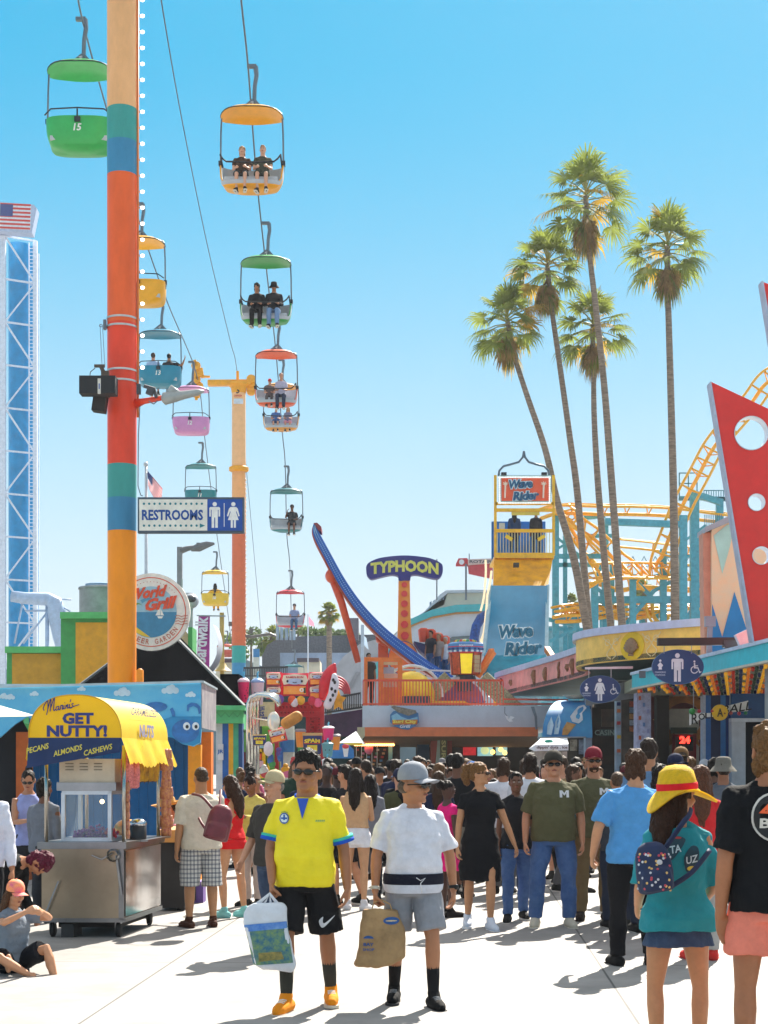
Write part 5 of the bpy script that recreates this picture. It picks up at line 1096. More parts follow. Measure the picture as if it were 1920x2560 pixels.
t_ = ext(MB(), [(540, 1655), (600, 1655), (600, 1900), (540, 1900)], 108, 3).build('cream_hut', cream); settag(t_, 'cream building with maroon roof left of the slim pole', 'building'); ext(MB(), [(545, 1647), (585, 1647), (585, 1656), (545, 1656)], 107.8, 3.2).build('flat_roof', M('#4A3038'), t_)
t_ = ext(MB(), [(548, 1632), (553, 1624), (585, 1624), (588, 1636), (548, 1636)], 115, 3).build('red_awning', M('#C8503C')); settag(t_, 'small red awning roof left of the slim pole', 'awning')
t_ = ext(MB(), [(872, 1545), (896, 1545), (896, 1600), (872, 1600)], 116, 3).build('chimney_block', M('#57525C')); settag(t_, 'dark square block rising over the long roof by the orange leg', 'building')
t_ = thing('notice_panel', 'upright blue and white notice panel beyond the fence right of the slim pole', 'sign', P(641, 1700, 76)); ext(MB(), [(633, 1622), (648, 1622), (648, 1700), (633, 1700)], 76, .2).build('panel', M('#3F84BC'), t_); ext(MB(), [(633, 1643), (648, 1643), (648, 1700), (633, 1700)], 75.9, .05).build('lower_panel', M('#C9CFC8'), t_)
t_ = thing('utility_tanks', 'row of grey steel cylinders just under the crimson chair', 'tank', P(710, 1600, 116))
for x in (694, 704, 716, 727, 735): q = MB(); q.tube([P(x, 1600, 116), P(x, 1556 + (x % 3) * 3, 116)], .13, 10); q.build('cylinder', M('#8FA0AE', .4, .4), t_, True)
t_ = thing('pink_flag', 'small pink flag on a thin white mast on the skyline', 'flag', P(770, 1700, 104)); q = MB(); q.tube([P(770, 1700, 104), P(770, 1536, 104)], .05, 6); q.build('mast', M('#D8DCE4'), t_); q = MB(); q.add([P(772, 1541, 104), P(773, 1562, 104), P(786, 1566, 104), P(784, 1556, 104)], [(0, 1, 2, 3)]); q.build('flag', M('#E890A8', trans=.4), t_)
BY = 96
ab = thing('arched_building', 'long white building with curved roof and turquoise band behind the ride tower', 'building', P(1100, 1915, BY))
ext(MB(), [(830, 1760), (868, 1690), (930, 1640), (985, 1590), (1010, 1562), (1060, 1545), (1110, 1536), (1160, 1532), (1260, 1532), (1260, 1760)], BY, 12).build('wall', M('#C6CCD8', .7, 0, .06, 1), ab)
ext(MB(), [(985, 1586), (1030, 1552), (1060, 1535), (1110, 1512), (1120, 1478), (1160, 1476), (1260, 1478), (1260, 1530), (1160, 1530), (1110, 1534), (1060, 1543), (1010, 1560)], BY + 1, 12).build('upper_wall', M('#E4DCCB', .7, 0, .06, 1), ab)
ext(MB(), [(1030, 1548), (1060, 1530), (1100, 1486), (1115, 1476), (1180, 1474), (1260, 1476), (1260, 1480), (1120, 1482), (1060, 1532), (1033, 1552)], BY + .6, 12).build('parapet', M('#B9C0CC'), ab)
ext(MB(), [(1000, 1572), (1024, 1548), (1080, 1524), (1140, 1512), (1260, 1508), (1260, 1526), (1140, 1530), (1080, 1541), (1030, 1561), (1005, 1582)], BY - .3, 1).build('turquoise_band', M('#38A9B4'), ab)
ext(MB(), [(1005, 1583), (1030, 1562), (1080, 1542), (1140, 1531), (1260, 1527), (1260, 1531), (1140, 1535), (1080, 1546), (1030, 1566), (1008, 1586)], BY - .2, 1).build('orange_line', M('#C88A4A'), ab)
for i, (x, y) in enumerate(((1074, 1515), (1082, 1512), (1090, 1508), (1098, 1504), (1106, 1500))): ext(MB(), [(x, y), (x + 5, y - 2), (x + 5, y - 13), (x, y - 9)], BY + .8, .1).build('window', M('#5F7C98', .3), ab)
ext(MB(), [(1120, 1600), (1130, 1592), (1190, 1588), (1190, 1660), (1120, 1660)], BY - .4, .3).build('dark_arch', M('#5D6A70'), ab)
t_ = thing('shell_roof', 'grey tent-like shell roof with a turquoise stripe left of the red sun column', 'roof', P(880, 1760, 88))
ext(MB(), [(800, 1760), (820, 1690), (860, 1640), (900, 1610), (935, 1600), (980, 1600), (980, 1760)], 88, 8).build('shell', M('#A8ABB4', .7, 0, .12, 1), t_)
ext(MB(), [(905, 1700), (950, 1645), (975, 1610), (995, 1600), (995, 1625), (960, 1670), (930, 1715)], 87.8, .4).build('turquoise_stripe', M('#4FB0B8'), t_)
ext(MB(), [(845, 1760), (890, 1680), (900, 1680), (858, 1760)], 87.9, .2).build('rib', M('#8A8C94'), t_)
t_ = thing('black_railing', 'black iron railing on the purple-grey ramp right of the balloon prizes', 'railing', P(860, 1760, 52)); Y = 52
q = MB(); q.bar(P(800, 1752, Y), P(906, 1732, Y), .06); q.bar(P(800, 1784, Y), P(906, 1768, Y), .06)
for i in range(24): x = 800 + i * 4.6; q.bar(P(x, 1785 - i * .72, Y), P(x, 1749 - i * .86, Y), .035)
q.build('bars', M('#2A2C33', .5), t_)
t_ = thing('black_railing', 'black iron railing seen past the slim pole above the boba balloons', 'railing', P(660, 1700, 66)); Y = 66
q = MB(); q.bar(P(610, 1670, Y), P(720, 1668, Y), .08); q.bar(P(610, 1690, Y), P(720, 1690, Y), .05)
for i in range(26): x = 610 + i * 4.3; q.bar(P(x, 1692, Y), P(x, 1668, Y), .035)
q.build('bars', M('#2A2C33', .5), t_)
t_ = ext(MB(), [(800, 1790), (906, 1773), (906, 1840), (800, 1840)], 52.5, 1.5).build('ramp_wall', M('#5A3A5E', .8, 0, .2, 3)); settag(t_, 'purple ramp wall under the black railing left of the cafe', 'wall')
t_ = ext(MB(), [(560, 1840), (560, 1700), (790, 1700), (790, 1795), (912, 1788), (912, 1960), (560, 1960)], 54.5, 1.5).build('dark_wall', M('#2F4A50', .8, 0, .25, 2)); settag(t_, 'dark teal back wall behind the prize stall and ramp', 'wall')
t_ = thing('kiddie_ride', 'round red rail ride peeking out right of the red balloon prizes', 'ride', P(850, 1720, 50)); Y = 50
for k in range(5): q = MB(); q.tube([P(838 + 36 * math.cos(R_(a)) - k * 3, 1735 - (44 - k * 6) * math.sin(R_(a)), Y + k * .2) for a in range(0, 110, 10)], .035, 5); q.build('rail', M('#C23A4C', .5), t_, True)
# ================================================================ prize stall (balloons, packets)
PY_ = 35.0
ps = thing('prize_stand', 'red truss stand hung with noodle packet cushions, above the heads left of the cafe', 'prize stand', P(715, 1915, PY_))
redm = M('#A81E2C', .45, .1, .15)
q = MB(); Y = PY_
for x in (692, 790, 770, 805): q.bar(P(x, 1995, Y + (.3 if x in (770, 790) else 0)), P(x, 1755, Y + (.3 if x in (770, 790) else 0)), .09)
for y in (1760, 1775, 1788): q.bar(P(690, y, Y), P(808, y, Y), .07)
for i in range(12): q.bar(P(692 + i * 9, 1760, Y), P(701 + i * 9, 1788, Y), .035); q.bar(P(770, 1790 + i * 14, Y), P(805, 1804 + i * 14, Y), .035); q.bar(P(805, 1790 + i * 14, Y), P(770, 1804 + i * 14, Y), .035)
q.build('truss', redm, ps)
q = MB(); slab(q, 690, 1762, 810, 1792, Y + .3, Y + .5); slab(q, 765, 1790, 810, 1900, Y + .3, Y + .5); q.build('backing', M('#6E1420', .7), ps)
pk = [M('#E9DDC6', .5, 0, .05), M('#D8334C', .45, 0, .15), M('#F07A28', .5, 0, .5, 9, tint='#F4C65A'), M('#B9CBE8', .5), M('#2A2430', .4), M('#C33A86', .5)]
def packet(label, x0, y0, x1, y1, Y, rot=0, edge=1, face_=True, txt='RAMEN-RUN'):
 c = P((x0 + x1) / 2, (y0 + y1) / 2, Y); w = (x1 - x0) / 4000 * Y; h = (y1 - y0) / 4000 * Y
 root = thing('noodle_packet', label, 'plush packet', c, 0, 'noodle packet prizes'); X = face(c) @ Matrix.Rotation(R_(rot), 4, 'Z')
 q = MB(); K = 12
 for sgn in (1, -1):
  vs = []
  for j in range(K + 1):
   for i in range(K + 1):
    u, v = i / K * 2 - 1, j / K * 2 - 1; z = .10 * (1 - u ** 4) * (1 - v ** 4) * sgn; pin = 1 - .04 * (1 - abs(v)) ; vs.append(X @ Vector((u * w / 2 * (1 - .03 * (1 - v * v)), v * h / 2 * (1 - .04 * (1 - u * u)), z)))
  fs = [(j * (K + 1) + i, j * (K + 1) + i + 1, (j + 1) * (K + 1) + i + 1, (j + 1) * (K + 1) + i) for j in range(K) for i in range(K)]
  q.add(vs, fs if sgn > 0 else [tuple(reversed(f)) for f in fs])
 q.build('cushion', pk[edge], root, True)
 def lay(pts, m, z, nm): q = MB(); q.poly(pts, X @ Matrix.Translation((0, 0, z)), .004); return q.build(nm, m, root)
 lay(sp2([(-.40 * w, -.02 * h), (-.41 * w, .38 * h), (.41 * w, .38 * h), (.40 * w, -.02 * h), (0, .06 * h)], 2), pk[0], .112, 'label_panel')
 lay([(-.41 * w, -.42 * h), (.41 * w, -.42 * h), (.40 * w, -.08 * h), (-.40 * w, -.08 * h)], pk[2], .112, 'noodle_picture')
 lay(disc(0, .12 * h, .30 * w, .13 * h, 18), pk[3], .12, 'band')
 q = MB()
 for s_ in (-1, 1): q.poly(disc(s_ * .26 * w, .13 * h, .04 * w, .055 * h, 12), X @ Matrix.Translation((0, 0, .128)), .004)
 q.poly([(a, b + .10 * h) for a, b in ([(-.08 * w, 0)] + [(.08 * w * math.cos(R_(t)), -.05 * h * math.sin(R_(t))) for t in range(170, 0, -20)][::1] + [(.08 * w, 0), (.05 * w, 0), (0, -.025 * h), (-.05 * w, 0)])], X @ Matrix.Translation((0, 0, .128)), .004); q.build('smile', pk[4], root)
 q = MB(); text(q, txt, X, .62 * w, .085 * h, .03, 0, .125, lambda x, y: (x, y + .30 * h)); q.build('lettering', M('#C42A3C'), root)
 q = MB(); q.poly(disc(.25 * w, -.24 * h, .08 * w, .09 * h, 14), X @ Matrix.Translation((0, 0, .12)), .004); q.mat(1).poly(disc(.25 * w, -.24 * h, .03 * w, .04 * h, 10), X @ Matrix.Translation((0, 0, .126)), .004); q.mat(2).poly([(.33 * w, -.38 * h), (.40 * w, -.36 * h), (.39 * w, -.12 * h), (.32 * w, -.16 * h)], X @ Matrix.Translation((0, 0, .12)), .004); q.build('egg_picture', [M('#F2EDE0'), M('#F0A828'), M('#2E4A34')], root)
 return root
Y = PY_ - .3
packet('big central noodle packet cushion with smiling face', 703, 1682, 772, 1741, Y, 0, 1)
packet('small noodle packet cushion, upper left of the big central one', 665, 1680, 704, 1714, Y - .05)
packet('small noodle packet cushion, lower left of the big central one', 666, 1716, 704, 1748, Y - .05)
packet('small noodle packet cushion, upper right of the big central one', 773, 1680, 812, 1714, Y - .05)
packet('small noodle packet cushion, lower right of the big central one', 773, 1714, 812, 1748, Y - .05)
packet('tilted orange smiling packet hanging above the yellow shirted man', 673, 1820, 716, 1856, Y - 1.5, 14)
def tiltcan(label, x, y, w, h, Y, rot=0, txt='SPAM', cat='plush can'):
 c = P(x, y, Y); w = w / 4000 * Y; h = h / 4000 * Y; X = face(c) @ Matrix.Rotation(R_(rot), 4, 'Z')
 root = thing('tin_can_cushion', label, cat, c, 0, 'tin can prizes'); q = MB();
 def at(l, s=1): return [(X @ Matrix.Rotation(R_(-90), 4, 'X'), l)]
 XX = X @ Matrix.Rotation(R_(-90), 4, 'X')
 q.rings([(Vector((0, 0, z * h)), w * a, w * .22) for z, a in ((-.5, .40), (-.46, .46), (.40, .50), (.46, .46))], XX, 26, 3)
 q.build('can', M('#23346E', .4, 0, .1, 4), root, 'auto')
 q = MB(); q.rings([(Vector((0, 0, z * h)), w * a, w * .22 * a * 2) for z, a in ((.40, .52), (.5, .52), (.53, .49))], XX, 26, 3); q.rings([(Vector((0, 0, z * h)), w * a, w * .22 * a * 2) for z, a in ((-.53, .42), (-.47, .45))], XX, 26, 3); q.build('rim', M('#C8A86A', .4), root, 'auto')
 q = MB(); text(q, txt, X, w * .82, h * .20, .05, 0, w * .26, lambda x, y: (x, y + h * .16 - (x / w) ** 2 * h * .3)); q.build('lettering', M('#F2DE3A'), root)
 q = MB(); q.poly([(-.26 * w, -.40 * h), (.26 * w, -.40 * h), (.26 * w, -.06 * h), (-.26 * w, -.06 * h)], X @ Matrix.Translation((0, 0, w * .268)), .01); q.mat(1).poly(disc(.0, -.22 * h, .10 * w, .09 * h, 12), X @ Matrix.Translation((0, 0, w * .275)), .006); q.mat(2).poly([(-.42 * w, .0), (.42 * w, .0), (.40 * w, .05 * h), (-.40 * w, .05 * h)], X @ Matrix.Translation((0, 0, w * .262)), .01); q.build('label_panel', [M('#E9D53A'), M('#E3B52C'), M('#B4343C')], root)
tiltcan('large blue and yellow tin can cushion right above the yellow shirted man', 781, 1860, 48, 52, Y - 1.2)
tiltcan('small blue tin can cushion left of the tilted orange packet', 649, 1850, 34, 26, Y - 1.8, 0)
def cup(label, x, y0, y1, w, Y, body, lid, straw='#4DB8DA', spots_=None, eyes=False):
 a = P(x, y0, Y); b = P(x, y1, Y); w = w / 4000 * Y; h = a.z - b.z; root = thing('boba_cup', label, 'plush cup', b, 0, 'plush drink cups'); T = Matrix.Translation(b)
 q = MB(); q.lathe([(.01, 0), (w * .34, 0), (w * .38, .02 * h), (w * .48, .78 * h), (w * .44, .8 * h)], T, 22); bo = q.build('cup', M(body, .45, 0, .08), root, 'auto')
 q = MB(); q.lathe([(w * .50, .76 * h), (w * .52, .80 * h), (w * .48, .84 * h), (w * .25, .92 * h), (.01, .93 * h)], T, 22); q.build('lid', M(lid, .35), root, 'auto')
 q = MB(); q.tube([b + Vector((0, 0, .85 * h)), b + Vector((0, 0, 1.10 * h)), b + Vector((w * .08, 0, 1.16 * h))], w * .07, 8); q.build('straw', M(straw, .4), root, True)
 q = MB()
 if spots_:
  for i in range(5): a_ = R_(-90 + rf.uniform(-60, 60)); z = .15 + .1 * i; q.ell(b + Vector((math.cos(a_) * w * .40, math.sin(a_) * w * .40, z * h)), w * .06, nu=8, nv=5)
 if eyes:
  for a_ in (-112, -68): q.ell(b + Vector((math.cos(R_(a_)) * w * .43, math.sin(R_(a_)) * w * .43, .42 * h)), w * .05, nu=8, nv=5)
 if q.v: q.build('dots', M('#2a2028'), root, True)
cup('pink watermelon-coloured boba cup balloon with black dots beside the black box roof', 609, 1690, 1756, 30, 36, '#EE2E74', '#E9C9D4', spots_=True)
cup('white boba cup balloon with small face between the pink cup and the packets', 644, 1690, 1762, 34, 36, '#D9D2DC', '#8FB2DC', eyes=True)
cup('pink plush cup with white froth stacked over the teal cup right of the can', 821, 1812, 1850, 30, 33, '#F0337A', '#F0F0F0', straw='#6CB0CC')
cup('teal plush cup with small face in the stack right of the can', 819, 1852, 1892, 30, 32.8, '#5E9CA4', '#5E9CA4', eyes=True)
cup('white plush cup at the bottom of the cup stack', 818, 1892, 1936, 27, 32.6, '#E6E6EC', '#EEF0F4')
for x, y0, y1, w, lb in ((751, 1822, 1868, 26, 'orange'), (839, 1835, 1875, 24, 'orange')):
 c = P(x, (y0 + y1) / 2, 34); root = thing('orange_cup', 'orange plush cup with grey lid %s' % ('left of the large tin can cushion' if x < 800 else 'right of the pink and teal cup stack'), 'plush cup', c, 0, 'orange plush cups'); h = (y1 - y0) / 4000 * 34; w_ = w / 4000 * 34
 q = MB(); q.lathe([(.01, -h / 2), (w_ * .36, -h / 2), (w_ * .5, h * .35), (.01, h * .35)], Matrix.Translation(c), 20); q.build('cup', M('#F29A3C', .5), root, 'auto'); q = MB(); q.lathe([(w_ * .56, h * .33), (w_ * .56, h * .42), (w_ * .4, h * .5), (.01, h * .5)], Matrix.Translation(c), 20); q.build('lid', M('#8E8A92', .5), root, 'auto')
q = MB(); Y = 34.5; q.tube([P(808, 1740, Y), P(815, 1710, Y), P(825, 1685, Y), P(833, 1668, Y), P(836, 1662, Y)], [.10, .16, .15, .09, .04], 14, ends=True); settag(q.build('red_balloon', M('#D8202E', .3), None, True), 'glossy red pointed balloon right of the noodle packets', 'balloon')
q = MB(); q.tube([P(820, 1762, Y - .2), P(832, 1735, Y - .2), P(837, 1705, Y - .2), P(836, 1690, Y - .2)], [.10, .10, .10, .06], 12, ends=True); o_ = q.build('spotted_balloon', M('#E2DCE4', .4), None, True); settag(o_, 'white black-spotted long balloon hanging under the red balloon', 'balloon')
q = MB()
for p_ in ((826, 1750), (832, 1738), (829, 1722), (838, 1728), (837, 1706), (833, 1700)): q.ell(P(p_[0], p_[1], Y - .31), (.03, .02, .04), nu=8, nv=5)
q.build('spots', M('#222228'), o_, True)
q = MB(); X = face(P(846, 1752, 34.4)); pts = []
for i in range(10): r_ = .17 if i % 2 == 0 else .09; pts.append((r_ * math.sin(R_(36 * i)), r_ * math.cos(R_(36 * i)) * 1.4))
q.poly(pts[::-1], X, .12); settag(q.build('yellow_toy', M('#EBA41E', .5, 0, .2)), 'yellow star-shaped plush toy hanging right of the spotted balloon', 'plush toy')
q = MB(); q.tube([P(716, 1808, 33), P(742, 1792, 33)], .12, 12, ends=True); settag(q.build('plush_bread', M('#C98A3E', .7, 0, .2), None, True), 'tan loaf-shaped plush hanging tilted above the orange packet', 'plush toy')
q = MB(); q.ell(P(671, 1872, 32.5), (.10, .08, .15)); settag(q.build('plush_ghost', M('#E6DADA', .6), None, True), 'white rounded plush with red dots under the orange packet', 'plush toy')
fx_ = [('#E8C820', 690, 1745), ('#7A4AA8', 700, 1748), ('#E85A20', 730, 1750), ('#F0B430', 752, 1751), ('#C83048', 780, 1752), ('#E8E0E8', 736, 1756), ('#E86A90', 795, 1757)]
for i, (c, x, y) in enumerate(fx_): q = MB(); q.ell(P(x, y, PY_ - .5), (.09, .08, .10)); settag(q.build('small_plush', M(c, .6, 0, .2), None, True), 'little %s plush in the row hanging under the noodle packets' % ['yellow', 'purple', 'orange', 'amber', 'crimson', 'white', 'pink'][i], 'plush toy', 'small plush toys under the packets')
for i in range(16):
 c = ['#C83A40', '#3A6FB8', '#E8B020', '#48A058', '#E070A0', '#D8D4D0', '#6A4AA0'][i % 7]; x = 640 + (i * 37) % 165; y = 1878 + (i * 23) % 66; q = MB(); q.ell(P(x, y, 34.6 + (i % 3) * .2), (.06 + .02 * (i % 3), .06, .08 + .02 * (i % 2))); q.ell(P(x, y - 10, 34.6 + (i % 3) * .2), (.06, .05, .05))
 settag(q.build('small_plush', M(c, .6, 0, .2), None, True), 'small mixed plush prize on the stall wall behind the yellow shirted man', 'plush toy', 'plush prizes on the stall wall')
t_ = thing('chrome_hoops', 'row of tall chrome bent hoops rising left of the red truss', 'frame', P(640, 1915, 33)); Y = 33
for i in range(4): q = MB(); q.tube([P(620 + i * 8, 1960, Y + i * .3), P(620 + i * 8, 1760 - i * 2, Y + i * .3), P(626 + i * 8, 1744 - i * 2, Y + i * .3), P(645 + i * 6, 1736 - i, Y + i * .3), P(675 + i * 6, 1740, Y + i * .3), P(692 + i * 2, 1752, Y + i * .3), P(698, 1765, Y + i * .3)], .045, 8); q.build('hoop', M('#D8DCD8', .12, 1, .05), t_, True)
q = MB(); q.ell(P(684, 1803, Y - .2), (.13, .06, .2)); q.bar(P(630, 1795, Y), P(684, 1803, Y), .03); q.build('mirror', M('#F2EEDC', .2, .4), t_, True)
t_ = thing('game_stall', 'bright stall front with cream sign, green walls and yellow framed opening behind the crowd', 'stall', P(650, 1915, 40)); Y = 40
for nm, x0, y0, x1, y1, c, d in (('cream_sign', 648, 1755, 688, 1815, '#D8C49A', 0), ('green_wall', 592, 1815, 622, 1880, '#5FA03A', .05), ('maroon_wall', 592, 1880, 640, 1965, '#6E1E2A', .03), ('green_wall', 655, 1815, 700, 1960, '#66A846', .2), ('cream_wall', 700, 1815, 735, 1960, '#D8D8CC', .22), ('yellow_frame', 621, 1872, 662, 1880, '#F2C21C', -.05), ('yellow_frame', 655, 1872, 663, 1945, '#F2C21C', -.05), ('yellow_frame', 621, 1936, 655, 1946, '#F2C21C', -.05), ('blue_wall', 700, 1850, 735, 1880, '#2F74B0', .1), ('counter', 560, 1975, 640, 2035, '#E8E2D8', -.3), ('green_shrub_board', 594, 1965, 622, 2000, '#4C9A3A', -.1), ('sky_board', 621, 1862, 662, 1870, '#9CCBE4', -.02), ('white_post', 617, 1875, 622, 1960, '#E4E6EA', -.1), ('dark_interior', 622, 1880, 656, 1936, '#5A2A30', .1), ('blue_post', 703, 1855, 707, 1960, '#2C62A8', 0), ('yellow_post', 669, 1880, 674, 1930, '#F2C21C', .1)):
 q = MB(); slab(q, x0, y0, x1, y1, Y + d, Y + d + .15); q.build(nm, M(c, .7, 0, .15, 5), t_)
q = MB(); text(q, 'JJE', face(P(654, 1772, Y - .02)), .16, .12, .03); text(q, 'SS', face(P(654, 1785, Y - .02)), .14, .12, .03); text(q, 'HEL', face(P(660, 1797, Y - .02)), .24, .1, .03); q.build('lettering', M('#33458C'), t_)
for x, y, c in ((648, 1892, '#E4502C'), (652, 1910, '#E8B8C8'), (640, 1905, '#E8D8D0'), (630, 1920, '#C8304A')): q = MB(); q.box(P(x, y, Y - .05), (.12, .1, .16)); q.build('hanging_goods', M(c), t_)
q = MB(); q.tube([P(590, 1805, 34), P(610, 1828, 34), P(632, 1832, 34), P(655, 1838, 34)], .03, 6); settag(q.build('leafy_garland', M('#5A7A4A', .7, 0, .3), None), 'thin green garland hanging from the green fascia', 'garland')
CY = 47.0
cf = thing('surf_cafe', 'flat pale grey cafe building with orange soffit band and the Surf City badge', 'building', P(1130, 1915, CY))
ext(MB(), [(906, 1764), (1420, 1764), (1420, 1818), (906, 1818)], CY, 14).build('grey_fascia', M('#C3CEDD', .7, 0, .06, 2), cf)
q = MB(); a, b, c_, d = P(896, 1848, CY - 1.6), P(912, 1817, CY - .02), P(1420, 1817, CY - .02), P(1340, 1842, CY - 1.6)
q.add([a, P(1340, 1842, CY - 1.6), P(1340, 1818, CY - 1.2), P(912, 1818, CY - 1.2)], [(0, 1, 2, 3)])
slab(q, 912, 1818, 1345, 1841, CY - .25, CY - .02)
q = MB(); slab(q, 912, 1818, 1345, 1841, CY - .25, CY); q.build('orange_band', M('#E07A4A', .6, 0, .08), cf)
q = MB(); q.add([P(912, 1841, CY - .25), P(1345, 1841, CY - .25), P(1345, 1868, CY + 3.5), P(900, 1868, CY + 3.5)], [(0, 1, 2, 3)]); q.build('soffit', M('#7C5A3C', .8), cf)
q = MB(); q.add([P(912, 1818, CY - .25), P(912, 1841, CY - .25), P(893, 1862, CY + 3.5), P(893, 1818, CY + 3.5)], [(0, 1, 2, 3)]); q.build('end_panel', M('#B8A48C', .7), cf)
q = MB(); slab(q, 1040, 1850, 1420, 1990, CY + 4, CY + 4.3); q.build('dark_wall', M('#2A2220', .8, 0, .3, 3), cf)
q = MB(); slab(q, 1043, 1846, 1073, 1990, CY + 2.5, CY + 3); q.build('blue_column', M('#1E4A6C', .6), cf)
q = MB(); slab(q, 1078, 1842, 1130, 1990, CY + 1.2, CY + 2.2); q.build('red_column', M('#A8432E', .6, 0, .15), cf)
q = MB(); slab(q, 1100, 1850, 1118, 1940, CY + 1.0, CY + 1.15); text(q.mat(1), 'SURF', frame(P(1109, 1880, CY + .98), (0, 0, -1), (1, 0, 0)), .7, .13, .03); q.build('surfboard_sign', [M('#6E6A44'), M('#D8CE86')], cf)
ext(MB(), [(1094, 1850), (1100, 1850), (1100, 1990), (1082, 1990)], CY + 1.1, .05).build('pale_wing', M('#B8C4B4'), cf)
for x0, y0, x1, y1, c in ((1158, 1868, 1190, 1888, '#C8242C'), (1194, 1862, 1232, 1890, '#8FC4D0'), (1240, 1862, 1268, 1888, '#7FB4CC')): q = MB(); slab(q, x0, y0, x1, y1, CY + 3.6, CY + 3.7); q.build('lit_menu_panel', M(c, .5, 0, .3, 3, emit=.25), cf)
q = MB(); X = face(P(1212, 1876, CY + 3.55)); q.poly(disc(0, 0, .13, n=16), X, .02); q.build('menu_circle', M('#C8D8A0', emit=.3), cf)
for x, y in ((1232, 1880), (1252, 1874), (1262, 1882)): q = MB(); q.ell(P(x, y, CY + 3.4), .07); q.build('lamp_globe', M('#FFC850', emit=2.0), cf, True)
bg_ = thing('cafe_badge', 'wave-shaped Surf City Grill badge with a grey surfboard, mounted on the grey fascia', 'sign', P(1012, 1795, CY - .3)); X = frame((0, CY - .28, 0), (1, 0, 0), (0, 0, 1))
def zz3(x, y): v = Z3(x, y, CY - .28); return (v.x, v.z)
q = MB(); q.poly([zz3(x, y) for x, y in ((498, 1520), (515, 1500), (560, 1490), (620, 1495), (655, 1510), (658, 1560), (640, 1580), (600, 1602), (560, 1598), (520, 1580), (498, 1560))][::-1], X, .15); q.build('shield', M('#3F7FB8', .5), bg_)
q = MB(); q.poly([zz3(x, y) for x, y in ((500, 1475), (520, 1470), (640, 1495), (645, 1510), (600, 1525), (540, 1505))][::-1], X @ Matrix.Translation((0, 0, .05)), .05); q.build('surfboard', M('#8A8478', .6, 0, .3, 20), bg_)
q = MB(); q.mat(0).poly([zz3(x, y) for x, y in ((505, 1525), (535, 1510), (560, 1530), (600, 1545), (650, 1530), (650, 1545), (510, 1550))][::-1], X @ Matrix.Translation((0, 0, .012)), .01); q.build('wave', M('#8CC4E0'), bg_)
q = MB(); q.poly([zz3(x, y) for x, y in ((508, 1548), (650, 1546), (648, 1572), (512, 1574))][::-1], X @ Matrix.Translation((0, 0, .02)), .01); q.build('name_band', M('#D87A2C'), bg_)
q = MB(); c = Z3(579, 1559, CY - .28); Xc = face(c); text(q, 'Surf City', Xc, .70, .13, .05, 0, .03); c = Z3(582, 1583, CY - .28); text(q.mat(1), 'Grill', face(c), .32, .10, .03, .3, .03); q.build('lettering', [M('#F2DC5A'), M('#E4E8F0')], bg_)
q = MB(); q.poly([zz3(x, y) for x, y in ((1130, 1525), (1145, 1530), (1150, 1545), (1160, 1528), (1182, 1535), (1165, 1548), (1175, 1558), (1155, 1560), (1148, 1555), (1138, 1545))][::-1], X @ Matrix.Translation((0, 0, .3)), .04); settag(q.build('gull_ornament', M('#EEF2FA', .5)), 'white flying gull ornament in front of the grey fascia', 'ornament')
t_ = thing('loop_frame', 'thin metal loops hanging beside the gull ornament', 'frame', P(1290, 1800, CY - .5))
for k in range(3): q = MB(); q.tube([Z3(1280 + k * 6, 1475, CY - .5), Z3(1300 + k * 4, 1530, CY - .5), Z3(1305 + k * 3, 1600, CY - .5)], .02, 5); q.build('wire', M('#8A98A8', .3, .6), t_)
q = MB(); q.tube([Z3(1133, 1475, CY - .5), Z3(1132, 1510, CY - .5), Z3(1148, 1530, CY - .5)], .015, 5); q.build('wire', M('#8A98A8', .3, .6), t_)
t_ = thing('orange_railing', 'orange-red terrace railing along the cafe roof edge', 'railing', P(1130, 1764, CY + .2)); Y = CY + .25
q = MB(); x0, x1 = 908, 1258; yt, yb_ = 1701, 1760
q.bar(P(x0, yt, Y), P(x1, yt, Y), .06); q.bar(P(x0, yb_, Y), P(x1 + 160, yb_, Y), .05); q.bar(P(x1, 1748, Y), P(1420, 1750, Y), .05)
for i in range(46): x = x0 + (x1 - x0) * i / 45; q.bar(P(x, yt, Y), P(x, 1764, Y), .028)
q.build('bars', M('#E8583A', .5), t_)
t_ = thing('orange_booth', 'open orange framed booth with cream panels at the left end of the terrace', 'booth', P(960, 1764, CY + 1)); Y = CY + 1; om = M('#EE7A2A', .5, 0, .1)
q = MB()
for x in (913, 953, 1000): q.bar(P(x, 1764, Y), P(x, 1648, Y), .14)
q.bar(P(910, 1648, Y), P(1003, 1650, Y), .12); q.bar(P(953, 1700, Y), P(1000, 1700, Y), .1)
q.build('frame', om, t_)
for x0, y0, x1, y1, c in ((953, 1650, 1000, 1662, '#E4D8B4'), (960, 1684, 998, 1718, '#E8C8B0'), (953, 1718, 1000, 1762, '#F08838'), (958, 1668, 985, 1684, '#B8C8DC')): q = MB(); slab(q, x0, y0, x1, y1, Y + .2, Y + .3); q.build('panel', M(c, .6), t_)
q = MB(); ext(q, [(902, 1562), (910, 1562), (910, 1760), (902, 1760)], CY + .6, .1); settag(q.build('white_post', M('#C8D4E4')), 'tall thin white post at the left end of the terrace', 'post')
q = MB(); q.add([P(905, 1585, CY + .7), P(907, 1610, CY + .7), P(922, 1625, CY + .7), P(916, 1595, CY + .7)], [(0, 1, 2, 3)]); settag(q.build('pale_flag', M('#BFD4E8', trans=.3)), 'small pale flag on the terrace post', 'flag')
t_ = thing('ride_car', 'yellow domed ride car with dark windows behind the terrace railing', 'ride car', Z3(620, 1450, CY + 2.5)); Y = CY + 2.5
q = MB(); c = Z3(618, 1420, Y); q.ell(c, (.72, .7, .80)); q.build('dome', M('#F0C41C', .4), t_, True)
